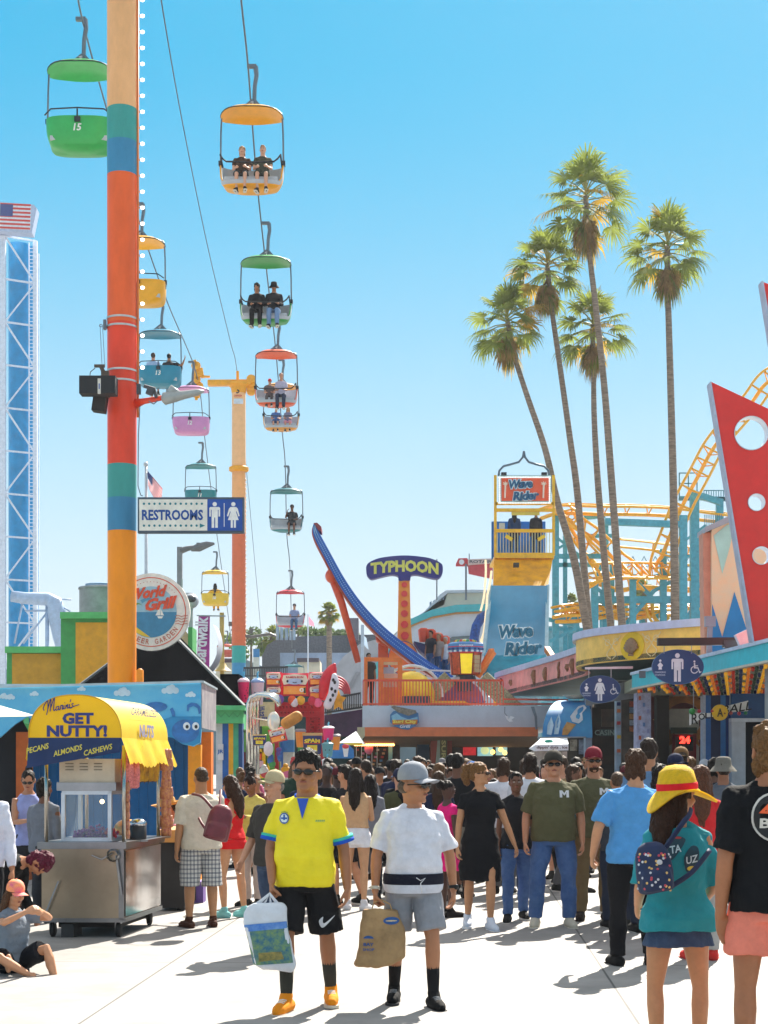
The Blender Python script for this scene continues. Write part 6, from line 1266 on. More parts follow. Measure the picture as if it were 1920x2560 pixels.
q = MB(); q.box(Z3(618, 1438, Y - .55), (1.1, .5, .22)); q.build('window', M('#1E3A48', .2), t_)
q = MB(); q.tube([c + Vector((.95 * math.cos(R_(a)), .2, .98 * math.sin(R_(a)))) for a in range(0, 181, 12)], .05, 6); q.tube([c + Vector((1.5 + .8 * math.cos(R_(a)), .4, .70 * math.sin(R_(a)) - .1)) for a in range(0, 181, 12)], .06, 6); q.build('white_hoop', M('#E4E6EE'), t_)
q = MB(); q.bar(c + Vector((-.8, 0, .86)), c + Vector((1.2, 0, .80)), .05); q.build('rotor', M('#C8CCD4'), t_)
t_ = thing('blue_drink_sign', 'blue half-round board with a red drink cup left of the cafe', 'sign', P(858, 1880, 42)); Y = 42
ext(MB(), [(825, 1896), (825, 1880), (835, 1866), (855, 1858), (872, 1862), (884, 1874), (885, 1896)], Y, .1).build('board', M('#2C7CC8'), t_); ext(MB(), [(856, 1868), (872, 1868), (869, 1892), (860, 1892)], Y - .04, .03).build('cup_picture', M('#E4EAF2'), t_); q = MB(); q.ell(P(864, 1866, Y - .05), (.09, .03, .06)); q.build('ice_picture', M('#D8404A'), t_)
t_ = thing('pointed_tent', 'white pointed tent roof with yellow edge left of the cafe eave', 'tent', P(885, 1860, 43)); q = MB(); q.add([P(845, 1858, 43), P(905, 1858, 43), P(915, 1862, 46), P(850, 1862, 46), P(890, 1828, 44.5)], [(0, 1, 4), (1, 2, 4), (2, 3, 4), (3, 0, 4)]); q.build('roof', M('#DCE4E8', trans=.3), t_); q = MB(); slab(q, 845, 1857, 905, 1863, 42.9, 43); q.build('edge', M('#E8CE3A'), t_)
t_ = thing('sweet_stall', 'bulb-edged stall with shelves of colourful goods under the cafe eave', 'stall', P(940, 1900, 49)); Y = 49
q = MB(); slab(q, 885, 1862, 1000, 1990, Y + .6, Y + .8); q.build('back', M('#4A3A34', .8, 0, .4, 4), t_); q = MB(); slab(q, 884, 1858, 985, 1863, Y - .2, Y + .6); q.build('canopy_edge', M('#8A6A3A'), t_)
for i in range(18): q = MB(); q.ell(P(888 + i * 5.6, 1862, Y - .25), .04, nu=8, nv=5); q.build('bulb', M('#FFB060', emit=2.5), t_)
for i in range(5): q = MB(); slab(q, 890 + i * 13, 1866, 891.5 + i * 13, 1985, Y, Y + .05); q.build('upright', M('#D8DCE0'), t_)
q = MB(); slab(q, 971, 1866, 981, 1990, Y - .1, Y); q.build('panel', M('#8FCAD4'), t_)
for i in range(44): x = 890 + (i * 17) % 88; y = 1872 + (i // 5) * 9; q = MB(); slab(q, x, y, x + 7, y + 5, Y + .35, Y + .5); q.build('goods', M(['#C8443C', '#3E8F7C', '#E0B070', '#D8D0C4', '#C86A3A', '#4A7FB0', '#E080A8'][i % 7]), t_)
q = MB(); q.ell(P(922, 1872, Y - .1), (.14, .1, .17)); q.build('pink_ball', M('#E87A9A'), t_, True)
t_ = thing('ice_cream_cart', 'white ice cream cart umbrella lettered dippin dots ice, above the man in olive tee', 'food cart', P(1370, 1915, 33)); Y = 33
q = MB(); a = P(1322, 1874, Y - .8); b = P(1424, 1870, Y - .8); q.add([P(1338, 1862, Y - .8), P(1421, 1860, Y - .8), P(1421, 1876, Y - .8), P(1336, 1878, Y - .8), P(1322, 1872, Y + .8), P(1405, 1870, Y + .8), P(1352, 1846, Y + .2), P(1418, 1845, Y + .2)], [(0, 3, 2, 1), (0, 1, 7, 6), (0, 6, 4, 3), (1, 2, 5, 7), (4, 6, 7, 5)]); q.build('umbrella', M('#E6EAF0', .7, 0, .04), t_)
q = MB(); text(q, "dippin' dots . ice", face(P(1380, 1869, Y - .84)), .62, .075, .03); q.build('lettering', M('#5A4A4E'), t_)
q = MB(); X = face(P(1372, 1853, Y - .5)); q.poly(disc(0, 0, .09, .035, 14), X, .02); q.build('logo_oval', M('#1E8A78'), t_)
q = MB(); slab(q, 1336, 1878, 1418, 2010, Y, Y + .8); q.build('body', M('#C8C4BC', .7, 0, .2, 8), t_)
# ================================================================ TYPHOON sign
TYY = 57
t_ = thing('typhoon_sign', 'tall T shaped TYPHOON sign, purple arched top on an orange column of red suns', 'sign', P(1010, 1915, TYY))
def zt3(x, y): v = Z3(x, y, TYY); return (v.x, v.z)
X = frame((0, TYY, 0), (1, 0, 0), (0, 0, 1))
top = sp2([(365, 705), (378, 680), (430, 655), (500, 643), (577, 638), (655, 643), (725, 655), (778, 680), (790, 705), (785, 745), (760, 766), (715, 760), (655, 745), (615, 748), (608, 775), (577, 777), (548, 777), (540, 750), (500, 745), (440, 758), (395, 768), (370, 745), (365, 705)], 4)[:-1]
q = MB(); q.poly([zt3(x, y) for x, y in top][::-1], X, .5); q.build('arched_top', M('#2E2A78', .5, 0, .1), t_)
q = MB()
def arcfn(x, y): return (x, y - (x / 2.3) ** 2 * .22)
text(q, 'TYPHOON', face(Z3(578, 697, TYY)), 2.42, .34, .05, 0, .02, lambda x, y: (x, y * 1.25 - (x / 1.2) ** 2 * .10)); q.build('lettering', M('#E3DC62'), t_)
q = MB(); q.poly([zt3(x, y) for x, y in ((545, 777), (607, 777), (612, 1000), (620, 1110), (640, 1200), (640, 1350), (540, 1350), (540, 1200), (538, 1110), (542, 1000))][::-1], X @ Matrix.Translation((0, 0, -.03)), .45); q.build('column', M('#F0802E', .5, 0, .2, 2, tint='#F2B03A'), t_)
q = MB(); sun_c = M('#E8403A')
for k, (x, y, r) in enumerate(((577, 800, 17), (577, 850, 19), (577, 905, 21), (577, 960, 22), (578, 1020, 23), (580, 1082, 25))):
 pts = []
 for i in range(32): rr = r if i % 2 == 0 else r * .78; pts.append(zt3(x + rr * math.cos(R_(i * 11.25)), y + rr * math.sin(R_(i * 11.25))))
 q2 = MB(); q2.poly(pts[::-1], X @ Matrix.Translation((0, 0, .01)), .03); q2.build('sun_disc', sun_c, t_)
q = MB(); q.poly([zt3(570 + 80 * math.cos(R_(i * 10)), 1205 + 90 * math.sin(R_(i * 10))) for i in range(36)][::-1], X @ Matrix.Translation((0, 0, .02)), .05); q.build('sun_face', M('#F0502E', .5, 0, .4, 2, tint='#F2A03A'), t_)
q = MB(); q.poly([zt3(570 + 84 * math.cos(R_(i * 10)), 1205 + 94 * math.sin(R_(i * 10))) for i in range(0, 36)][::-1], X @ Matrix.Translation((0, 0, .01)), .04); q.build('purple_rim', M('#5A3A88'), t_)
# ================================================================ swing ride: blue arc
SYY = 54
t_ = thing('arc_ride', 'giant ride with a curved blue arm edged in orange on a slanting orange leg', 'amusement ride', P(1000, 1764, SYY))
path = [(78, 462), (88, 520), (150, 640), (232, 790), (330, 930), (450, 1058), (580, 1165), (700, 1252), (835, 1330)]
wid = [8, 40, 46, 50, 54, 58, 62, 60, 56]
def arcpoly(path, wid, off0, off1):
 sp = spline([(x, y, w) for (x, y), w in zip(path, wid)], 5); L = []; Rr = []
 for i, v in enumerate(sp):
  t = (sp[min(i + 1, len(sp) - 1)] - sp[max(i - 1, 0)]); n = Vector((t.y, -t.x)).normalized(); L.append(zt3_((v.x + n.x * v.z * off0), (v.y + n.y * v.z * off0))); Rr.append(zt3_(v.x + n.x * v.z * off1, v.y + n.y * v.z * off1))
 return L + Rr[::-1]
def zt3_(x, y): v = Z3(x, y, SYY); return (v.x, v.z)
X = frame((0, SYY, 0), (1, 0, 0), (0, 0, 1))
def ccw(p):
 return p if sum(p[i][0] * p[(i + 1) % len(p)][1] - p[(i + 1) % len(p)][0] * p[i][1] for i in range(len(p))) > 0 else p[::-1]
q = MB(); q.poly(ccw(arcpoly(path, wid, .5, -.38)), X, 1.2); q.build('blue_arm', M('#0F5CB8', .45, 0, .12, 4), t_)
q = MB(); q.poly(ccw(arcpoly(path, wid, -.38, -.56)), X @ Matrix.Translation((0, 0, -.15)), .9); q.build('orange_edge', M('#C8502E', .5), t_)
q = MB(); sp = spline([(x, y, w) for (x, y), w in zip(path, wid)], 14);
for i, v in enumerate(sp[6:]):
 for o_ in (-.15, .28):
  u, z = zt3_(v.x + 14 * (o_), v.y - v.z * o_ * .8); q.box((u, SYY - .02, z), (.03, .03, .03))
o_ = q.build('bulb_dots', M('#8FC0E8'), t_); o_['kind'] = 'stuff'
q = MB(); q.poly(ccw([zt3_(x, y) for x, y in ((75, 460), (95, 458), (118, 480), (118, 505), (100, 498))]), X @ Matrix.Translation((0, 0, .05)), 1.0); q.build('tip', M('#8A3038'), t_)
q = MB(); q.tube([Z3(172, 745, SYY + .5), Z3(230, 900, SYY + .5), Z3(322, 1230, SYY + .5)], [.14, .13, .11], 14); q.ell(Z3(178, 752, SYY + .4), (.24, .3, .26)); q.build('orange_leg', M('#EA5428', .45), t_, True)
q = MB(); ext(q, [(938, 1577), (950, 1580), (1000, 1615), (985, 1620), (955, 1612), (940, 1600)], SYY + 1, .8); q.bar(P(958, 1610, SYY + 1.4), P(958, 1764, SYY + 1.4), .35); q.build('orange_mount', M('#EA5A2A', .45), t_)
t_ = thing('ride_gondola', 'dark blue boat gondola with orange seats, tilted above the terrace', 'ride car', Z3(740, 1180, SYY + 2)); Y = SYY + 2
def zg(x, y): v = Z3(x, y, Y); return (v.x, v.z)
X = frame((0, Y, 0), (1, 0, 0), (0, 0, 1))
q = MB(); q.poly(ccw([zg(x, y) for x, y in ((630, 1112), (700, 1130), (770, 1165), (830, 1190), (830, 1290), (760, 1240), (700, 1195), (660, 1160))]), X, 1.4); q.build('hull', M('#24346E', .5, 0, .4, 3), t_)
q = MB(); q.poly(ccw([zg(x, y) for x, y in ((690, 1170), (740, 1182), (800, 1215), (820, 1235), (770, 1225), (700, 1190))]), X @ Matrix.Translation((0, 0, .03)), .02); q.build('flame_picture', M('#E89A2A'), t_)
for x, y in ((683, 1092), (722, 1098), (762, 1118), (800, 1135)): q = MB(); q.rings([(Vector((0, 0, z)) + Z3(x, y + 25, Y - .1), a, .2) for z, a in ((0, .14), (.25, .18), (.42, .19), (.48, .12))], None, 14); q.build('seat', M('#E4502A', .4), t_, True)
for i, (x, y) in enumerate(((722, 1105), (766, 1122), (803, 1140))):
 person('rider in the %s orange gondola seat' % ['upper', 'middle', 'lowest'][i], Z3(x, y, Y - .35) + Vector((0, 0, -.52)), h=1.6, sit=True, hipz=.1, vox=.028, face=-40, skin='tan', hair=('short', ['#1c1410', '#8A6A4A', '#B8B4B0'][i]), top=('tee', ['#22242c', '#9A8A80', '#C8CCD4'][i]), bottom=('pants', '#2E5078'), group='riders in the tilted gondola')
person('person standing inside the orange booth on the terrace', P(922, 1764, CY + 1.6), h=1.6, vox=.028, face=20, skin='olive', hair=('short', '#14100e'), top=('tee', '#3A3430'), bottom=('pants', '#1c1c20'))
LY = 50
t_ = thing('lantern_kiosk', 'eight-sided bulb-lined kiosk top with yellow window and chequered band, mid terrace', 'ride kiosk', Z3(915, 1300, LY)); c = Z3(915, 1300, LY); sc_ = .4521 / 4000 * LY
H = lambda y: (1300 - y) * sc_
def octr(q, prof, m=8, ph=22.5): q.lathe([(r * sc_, H(y)) for r, y in prof], Matrix.Translation(c) @ Matrix.Rotation(R_(ph), 4, 'Z'), m)
q = MB(); octr(q, [(84, 1298), (96, 1180)]); q.build('orange_body', M('#DE5A2C', .5, 0, .3, 9), t_)
q = MB(); octr(q, [(97, 1182), (100, 1178), (104, 1155), (104, 1130), (94, 1124), (60, 1118)]); q.build('upper_band', M('#4A86C0', .5), t_)
q = MB(); octr(q, [(105, 1150), (105, 1145)]); octr(q, [(98, 1182), (101, 1176)]); q.build('red_rim', M('#D8324A'), t_)
for a in range(16):
 for j in range(2):
  if (a + j) % 2: continue
  an = R_(-90 + (a - 8) * 9.0); r = 103 * sc_; q = MB(); q.box(c + Vector((r * math.cos(an), r * math.sin(an), H(1172 - j * 12))), (.075, .05, .06), Matrix.Rotation(an + R_(90), 4, 'Z')); q.build('chequer', M('#1E3F7E' if a % 2 else '#DCE6EE'), t_)
q = MB(); X = face(c + Vector((0, -88 * sc_, 0))); q.poly([(-28 * sc_, H(1296)), (28 * sc_, H(1296)), (34 * sc_, H(1188)), (-34 * sc_, H(1188))], X @ Matrix.Translation((0, 0, .06)), .05); q.build('yellow_window', M('#F2D41E', .4, emit=.15), t_)
for k in range(4):
 for j in range(4):
  q = MB(); an = R_(-45); r = 86 * sc_;
 q = MB(); q.box(c + Vector((62 * sc_, -66 * sc_, H(1205 + k * 24))), (.30, .05, .12), rotm(45)); q.build('shade_panel', M('#C9A87C'), t_)
q = MB()
for s_ in (-1, 1):
 for j in range(16):
  t = j / 15; q.ell(c + Vector((s_ * (31 + 7 * t) * sc_, -94 * sc_ - .03, H(1296 - 112 * t))), .022, nu=6, nv=4)
  q.ell(c + Vector((s_ * (72 + 10 * t) * sc_, -52 * sc_ - .03, H(1296 - 112 * t))), .022, nu=6, nv=4)
o_ = q.build('bulb_rows', M('#7A2A22'), t_)
q = MB(); text(q, 'BOARDWALK', face(c + Vector((0, -98 * sc_, H(1142)))), .44, .06, .04); q.build('lettering', M('#DCE6EE'), t_)
q = MB(); q.lathe([(55 * sc_, H(1122)), (58 * sc_, H(1112)), (.01, H(1100))], Matrix.Translation(c), 16); q.build('cap', M('#C8D0C4'), t_)
for a in range(10): an = R_(-90 + (a - 4.5) * 19); q = MB(); q.ell(c + Vector((52 * sc_ * math.cos(an), 52 * sc_ * math.sin(an), H(1117))), (.07, .05, .06), nu=8, nv=6); q.build('cap_lamp', M(['#D83A2A', '#E8C83A', '#3A9A5A'][a % 3]), t_)
q = MB(); q.tube([c, c + Vector((0, 0, -.5))], .25, 10);
for s_ in (-1, 1): q.bar(c + Vector((s_ * .25, 0, -.02)), c + Vector((s_ * .35, 0, -.3)), .08)
q.build('stem', M('#3A4A58'), t_)
q = MB()
for s_ in (-1, 1):
 q.bar(c + Vector((s_ * .5, -.2, -.1)), c + Vector((s_ * 1.9, -.6, -1.45 + .0)), .10, .5)
q.build('sloping_bulb_rail', M('#A8A67E', .5, 0, .4, 20), t_)
ext(MB(), [(1010, 1755), (1060, 1700), (1185, 1700), (1215, 1755)], LY + .4, 1.6).build('base', M('#6A5A9A', .5, 0, .5, 2, tint='#C84A3A'), t_)
q = MB(); ext(q, [(1030, 1762), (1060, 1752), (1160, 1752), (1180, 1762)], LY - 1.2, .8); q.build('yellow_base', M('#E8B42A'), t_)
q = MB(); q.tube([Z3(980, 1310, LY), Z3(1065, 1168, LY)], [.10, .14], 8); q.build('orange_arm', M('#F0802A', .4), t_)
t_ = thing('light_chain', 'blue arch with hanging strings of bulbs left of the slide', 'light chain', Z3(1000, 1100, 58)); Y = 58
q = MB(); q.tube([Z3(x, y, Y) for x, y in ((968, 1180), (962, 1100), (975, 1030), (1000, 985), (1030, 965), (1055, 975))], .18, 10); q.build('arch', M('#2858A8', .5, 0, .4, 8), t_, True)
q = MB()
for p0, p1, n in (((1000, 1110), (1025, 1020), 12), ((1005, 1140), (1035, 860), 36), ((1035, 860), (1058, 720), 18), ((1000, 940), (1022, 815), 16), ((1022, 810), (1025, 660), 18)):
 for i in range(n): t = i / n; q.ell(Z3(p0[0] + (p1[0] - p0[0]) * t + 4 * math.sin(t * 3), p0[1] + (p1[1] - p0[1]) * t, Y - .3), .045, nu=6, nv=4)
q.build('bulb_string', M('#F0D8B0', .3, emit=.3), t_)
t_ = thing('red_board', 'red board with a small pale lettered panel on a mast left of the slide tower', 'sign', Z3(920, 900, 85)); Y = 85
ext(MB(), [Z_ for Z_ in ((1140, 1409), (1146, 1396), (1168, 1395), (1172, 1404), (1172, 1415), (1140, 1415))], Y, .2).build('board_tip', M('#C83A44'), t_); ext(MB(), [(1170, 1413), (1232, 1407), (1232, 1447), (1172, 1434)], Y, .2).build('board', M('#C24450'), t_); ext(MB(), [(1170, 1398), (1232, 1396), (1232, 1408), (1170, 1413)], Y - .1, .1).build('panel', M('#CBB6B4'), t_)
q = MB(); text(q, 'ROTAIR', face(P(1202, 1404, Y - .25)), 1.2, .16, .03); q.build('lettering', M('#3E4C58'), t_); q = MB(); X = face(P(1154, 1405, Y - .05)); q.poly(disc(0, 0, .14, n=16), X, .02); q.build('emblem', M('#D8DCE8'), t_)
q = MB(); q.bar(P(1165, 1410, Y), P(1165, 1500, Y), .1); q.bar(P(1092, 1398, Y), P(1092, 1500, Y), .07); q.bar(P(1173, 1384, Y), P(1173, 1400, Y), .05); q.build('mast', M('#6A7480'), t_)
# ================================================================ WAVE RIDER slide tower
WY = 60.0
t_ = thing('slide_tower', 'yellow framed slide tower with Wave Rider sign, blue platform and glossy teal slide', 'slide', Z3(1230, 1400, WY))
wy_ = M('#F2B81E', .45, 0, .12)
def zw(x, y, d=0): v = Z3(x, y, WY + d); return v
def pw_(pts, d, th, m, nm, par=None):
 q = MB(); P_ = ccw([(zw(x, y).x * (1), zw(x, y).z) for x, y in pts]); q.poly(P_, frame((0, WY + d, 0), (1, 0, 0), (0, 0, 1)), th); return q.build(nm, m, par or t_)
q = MB()
for x in (1080, 1402):
 for d in (0, 3): q.bar(zw(x, 640, d), zw(x, 195, d), .10); (q.bar(zw(x, 2000, d), zw(x, 640, d), .16) if d and x < 1200 else None)
q.bar(zw(1080, 352), zw(1402, 352), .10); q.bar(zw(1080, 388), zw(1402, 388), .12); q.bar(zw(1080, 640, -.05), zw(1402, 640, -.05), .2); q.bar(zw(1080, 502, -.05), zw(1402, 502, -.05), .12)
q.build('frame', wy_, t_)
sg = pw_([(1098, 200), (1386, 200), (1386, 352), (1098, 352)], -.2, .2, M('#A9C6C4', .5), 'sign_board')
pw_([(1112, 212), (1374, 212), (1374, 342), (1112, 342)], -.22, .018, M('#EE5A2C', .5, 0, .05), 'orange_panel')
q = MB()
for i in range(32): x = 1100 + i * 9.1; q.ell(zw(x, 206, -.25), .035, nu=6, nv=4); q.ell(zw(x, 348, -.25), .035, nu=6, nv=4)
for i in range(14): y = 212 + i * 10; q.ell(zw(1104, y, -.25), .035, nu=6, nv=4); q.ell(zw(1380, y, -.25), .035, nu=6, nv=4)
o_ = q.build('border_bulbs', M('#EEF2EE', .3, emit=.2), t_)
def wave_text(Xc, s, lift, dark, light, par, nm):
 q = MB(); text(q, 'Wave', Xc, 1.02 * s, .42 * s, .13, .15, lift, lambda x, y: (x - .12 * s, y + .24 * s + x * .05)); text(q, 'Rider', Xc, 1.12 * s, .42 * s, .13, .15, lift, lambda x, y: (x + .10 * s, y - .24 * s + x * .05)); q.build(nm + '_outline', light, par)
 q = MB(); text(q, 'Wave', Xc, .97 * s, .37 * s, .045, .15, lift + .02, lambda x, y: (x - .12 * s, y + .24 * s + x * .05)); text(q, 'Rider', Xc, 1.07 * s, .37 * s, .045, .15, lift + .02, lambda x, y: (x + .10 * s, y - .24 * s + x * .05)); q.build(nm, dark, par)
wave_text(face(zw(1236, 276, -.26)), .92, .02, M('#1B5A80'), M('#D8F0F4'), t_, 'lettering')
for x in (1133, 1345):
 q = MB(); q.tube([zw(x, 320, -.26), zw(x + 3, 245, -.26)], .035, 6)
 for a in range(7): an = R_(a * 51 + 10); q.tube([zw(x + 3, 245, -.26), zw(x + 3 + 16 * math.cos(an), 240 + 12 * math.sin(an), -.26)], [.03, .01], 4)
 q.build('palm_picture', M('#F0D8C0'), t_)
q = MB(); q.tube([zw(x, y, 0) for x, y in ((1098, 200), (1102, 170), (1125, 145), (1165, 135), (1210, 122), (1232, 95), (1238, 62))] , .045, 6); q.tube([zw(x, y, 0) for x, y in ((1380, 200), (1374, 170), (1350, 145), (1310, 135), (1265, 122), (1244, 95), (1238, 62))], .045, 6); q.build('ogee_arch', M('#5F6E7C', .4, .4), t_, True)
for x in (1127, 1350): q = MB(); q.box(zw(x, 188, -.2), (.2, .2, .1)); q.build('spotlight', M('#24282c'), t_)
pw_([(1085, 392), (1396, 392), (1396, 640), (1085, 640)], 2.6, .1, M('#3A90D4', .6, 0, .2, 2, trans=.6), 'blue_back')
pw_([(1075, 640), (1405, 640), (1405, 655), (1075, 655)], 0, 2.8, wy_, 'deck_floor')
q = MB(); X = face(zw(1247, 407, -.1)); q.box(zw(1247, 407, -.06), (1.05, .06, .12)); q.build('name_plate', M('#D8BE4A'), t_)
q = MB()
for i in range(20): x = 1092 + i * 16; q.bar(zw(x, 502, -.05), zw(x, 635, -.05), .026)
q.build('bars', M('#D8CFA0', .5), t_)
for x, y in ((1155, 540), (1335, 540)): q = MB(); s_ = 1 if x < 1200 else -1; q.bar(zw(x - 18, 530 + (0 if s_ > 0 else 22), -.15), zw(x + 18, 552 - (0 if s_ > 0 else 22), -.15), .12); q.build('yellow_arrow', M('#F2C81E'), t_)
q = MB(); q.box(zw(1117, 478, .3), (.2, .2, .24)); q.build('control_box', M('#C8CCC4'), t_)
vs = [zw(1075, 640, -.1), zw(1395, 640, -.1), zw(1370, 805, -1.8), zw(1068, 805, -1.8)]
q = MB(); q.add([zw(1075, 655, 0), zw(1398, 655, 0), zw(1372, 805, -1.5), zw(1068, 805, -1.5), zw(1075, 655, 2), zw(1398, 655, 2), zw(1372, 805, .5), zw(1068, 805, .5)], [(3, 2, 1, 0), (0, 4, 7, 3), (1, 2, 6, 5), (4, 5, 6, 7), (2, 3, 7, 6)]); q.build('yellow_chute', M('#F8B800', .5, 0, .3, 2.5, tint='#C88A14', trans=.35), t_)
q = MB(); q.box(zw(1195, 692, -.9), (.2, .3, .15)); q.build('chute_lamp', M('#2a2622'), t_)
def slid(prof, m, nm, x0f, x1f):
 q = MB(); n = len(prof); K = 10; vs = []
 for (y, d) in prof:
  for k in range(K + 1):
   u = k / K; x = x0f(y) + (x1f(y) - x0f(y)) * u; v = zw(x, y, 0); dd = d + .25 * (2 * u - 1) ** 4 * -1; s_ = (WY + dd) / WY
   p = Z3(x, y, WY + dd); vs.append(p)
 q.add(vs, [(j * (K + 1) + k, (j + 1) * (K + 1) + k, (j + 1) * (K + 1) + k + 1, j * (K + 1) + k + 1) for j in range(n - 1) for k in range(K)]); return q.build(nm, m, t_, True)
xa = lambda y: 1058 - (y - 805) * (.105 if y < 1150 else .105) ; xb = lambda y: 1368 - (y - 805) * .02
xa2 = lambda y: max(1012, xa(y))
slid([(805, -1.6), (850, -1.8), (920, -2.0), (1000, -2.1), (1080, -2.3), (1150, -2.8), (1190, -3.2)], M('#4F94B4', .12, 0, .12, .8, .1, 3), 'slide_upper', xa2, xb)
slid([(1190, -3.2), (1230, -3.8), (1280, -4.6), (1330, -5.4), (1420, -6.5)], M('#11869A', .12, 0, .35, 1.2, .15, 4, tint='#0A5A74'), 'slide_lower', xa2, xb)
q = MB(); q.bar(Z3(1058, 805, WY - 1.7), Z3(1015, 1190, WY - 3.3), .12); q.bar(Z3(1370, 805, WY - 1.7), Z3(1362, 1190, WY - 3.3), .12); q.build('slide_edge', M('#A8C4CC', .3), t_)
wave_text(face(Z3(1216, 1105, WY - 4.2)), 1.32 * (.93), .05, M('#1B6E88'), M('#F4FCFC'), t_, 'slide_lettering')
for a, b in (((1062, 1165), (1000, 1290)), ((1365, 1155), (1405, 1215))): q = MB(); q.bar(Z3(*a, WY - 4), Z3(*b, WY - 5), .18); q.build('orange_strut', M('#F0802A'), t_)
for i, x in enumerate((1185, 1305)):
 f_ = person('dark silhouetted %s standing on the blue slide platform' % ('woman with long hair' if i == 0 else 'man'), zw(x, 636, 1.2), h=1.7, face=180, vox=.03, skin='brown', hair=('long' if i == 0 else 'short', '#111111'), top=('long', '#1E3A66' if i == 0 else '#202430'), bottom=('pants', '#1A2A40'), group='people on the slide platform')
# ================================================================ right side
nb = thing('arcade_building', 'arcade with a curving pink and yellow fascia bearing a scallop shell', 'building', (5.5, 40, 0))
path = [(8.2, 31.6), (6.9, 32.4), (5.7, 33.6), (4.75, 35.0), (4.42, 36.2), (4.50, 37.4), (4.85, 38.6), (4.95, 40.0), (4.75, 42.5), (4.35, 46.0), (3.75, 51.0), (3.7, 52.5)]
sp = [Vector((v.x, v.y, 0)) for v in spline([(x, y, 0) for x, y in path], 8)]
Z0, Z1, Z2_ = 3.92, 4.52, 4.68
def strip(q, off, za, zb, i0=0, i1=None, thick=.12):
 s = sp[i0:i1]; n = len(s); L = []
 for i, v in enumerate(s):
  t = (s[min(i + 1, n - 1)] - s[max(i - 1, 0)]).normalized(); nn = Vector((t.y, -t.x, 0)) * -1
  if nn.x > 0 and nn.y > 0: nn = -nn
  nn = Vector((t.y * 1, -t.x, 0)); nn = nn if nn.dot(Vector((-1, -1, 0))) > 0 else -nn
  L.append((v + nn * off, v + nn * (off - thick)))
 vs = []
 for a, b in L: vs += [(a.x, a.y, za), (a.x, a.y, zb), (b.x, b.y, zb), (b.x, b.y, za)]
 fs = [];
 for i in range(n - 1):
  for k in range(4): fs.append((i * 4 + k, i * 4 + (k + 1) % 4, (i + 1) * 4 + (k + 1) % 4, (i + 1) * 4 + k))
 fs += [(3, 2, 1, 0), tuple((n - 1) * 4 + k for k in range(4))]
 return q.add(vs, fs)
NJ = 46
q = strip(MB(), 0, Z0, Z1, 0, NJ); q.build('yellow_fascia', M('#F6CC66', .6, 0, .12, 3, .1, 40), nb, 'auto')
q = strip(MB(), 0, Z0, Z1, NJ - 1, None); q.build('pink_fascia', M('#F09C98', .6, 0, .14, 3, .1, 40), nb, 'auto')
q = strip(MB(), .08, Z1, Z2_, 0, None, .25); q.build('pale_cap', M('#B9C4E4', .6, 0, .08), nb, 'auto')
roofpts = [(v.x, v.y) for v in sp] + [(16, 52.5), (16, 31.6)]
q = MB(); P_ = roofpts if sum(roofpts[i][0] * roofpts[(i + 1) % len(roofpts)][1] - roofpts[(i + 1) % len(roofpts)][0] * roofpts[i][1] for i in range(len(roofpts))) > 0 else roofpts[::-1]
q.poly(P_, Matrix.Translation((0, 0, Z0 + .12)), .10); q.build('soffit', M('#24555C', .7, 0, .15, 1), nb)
q = MB(); q.poly(P_, Matrix.Translation((0.12, 0.12, Z1 + .02)), .06); q.build('flat_roof', M('#8A8C90', .8), nb)
def onf(i):     # frame on the fascia at spline index
 v = sp[i]; t = (sp[i + 1] - sp[i - 1]).normalized(); r = t if t.x > 0 else -t
 r = -t if (-t).x > 0 or True else t
 n_ = Vector((t.y, -t.x, 0)); n_ = n_ if n_.dot(Vector((-1, -1, 0))) > 0 else -n_
 r = Vector((0, 0, 1)).cross(n_) * 1.0
 return frame((v.x + n_.x * .01, v.y + n_.y * .01, (Z0 + Z1) / 2), r, (0, 0, 1))
X = onf(19)
q = MB(); q.poly(disc(0, 0, .36, .30, 20), X, .01); q.build('shell_ground', M('#E8C41E'), nb)
q = MB()
for i in range(11):
 a = R_(-62 + i * 12.4); L_ = .25 * (1 - .1 * abs(i - 5) / 5); q.tube([X @ Vector((0, -.17, .02)), X @ Vector((L_ * .5 * math.sin(a) * 1.1, -.17 + L_ * .75 * math.cos(a), .06)), X @ Vector((L_ * 1.0 * math.sin(a), -.17 + L_ * 1.35 * math.cos(a), .03))], [.02, .034, .03], 8)
q.box(X @ Vector((0, -.19, .02)), (.14, .05, .05)); q.build('scallop_shell', M('#8E7458', .6, 0, .2, 20), nb, True)
q = MB()
for off in (-.62, .58):
 for s_ in (-1, 1):
  pts = [X @ Vector((off + s_ * .02 + .10 * math.sin(t * 1.6) * s_ + t * .03 * s_, -.25 + .10 * t, .006)) for t in [k * .5 for k in range(11)]]; q.tube(pts, .010, 4)
  q.tube([X @ Vector((off + s_ * .13 + .07 * math.cos(t), .12 + .07 * math.sin(t), .006)) for t in [k * .6 for k in range(10)]], .009, 4)
q.build('scroll_ornament', M('#E8D8A8'), nb)
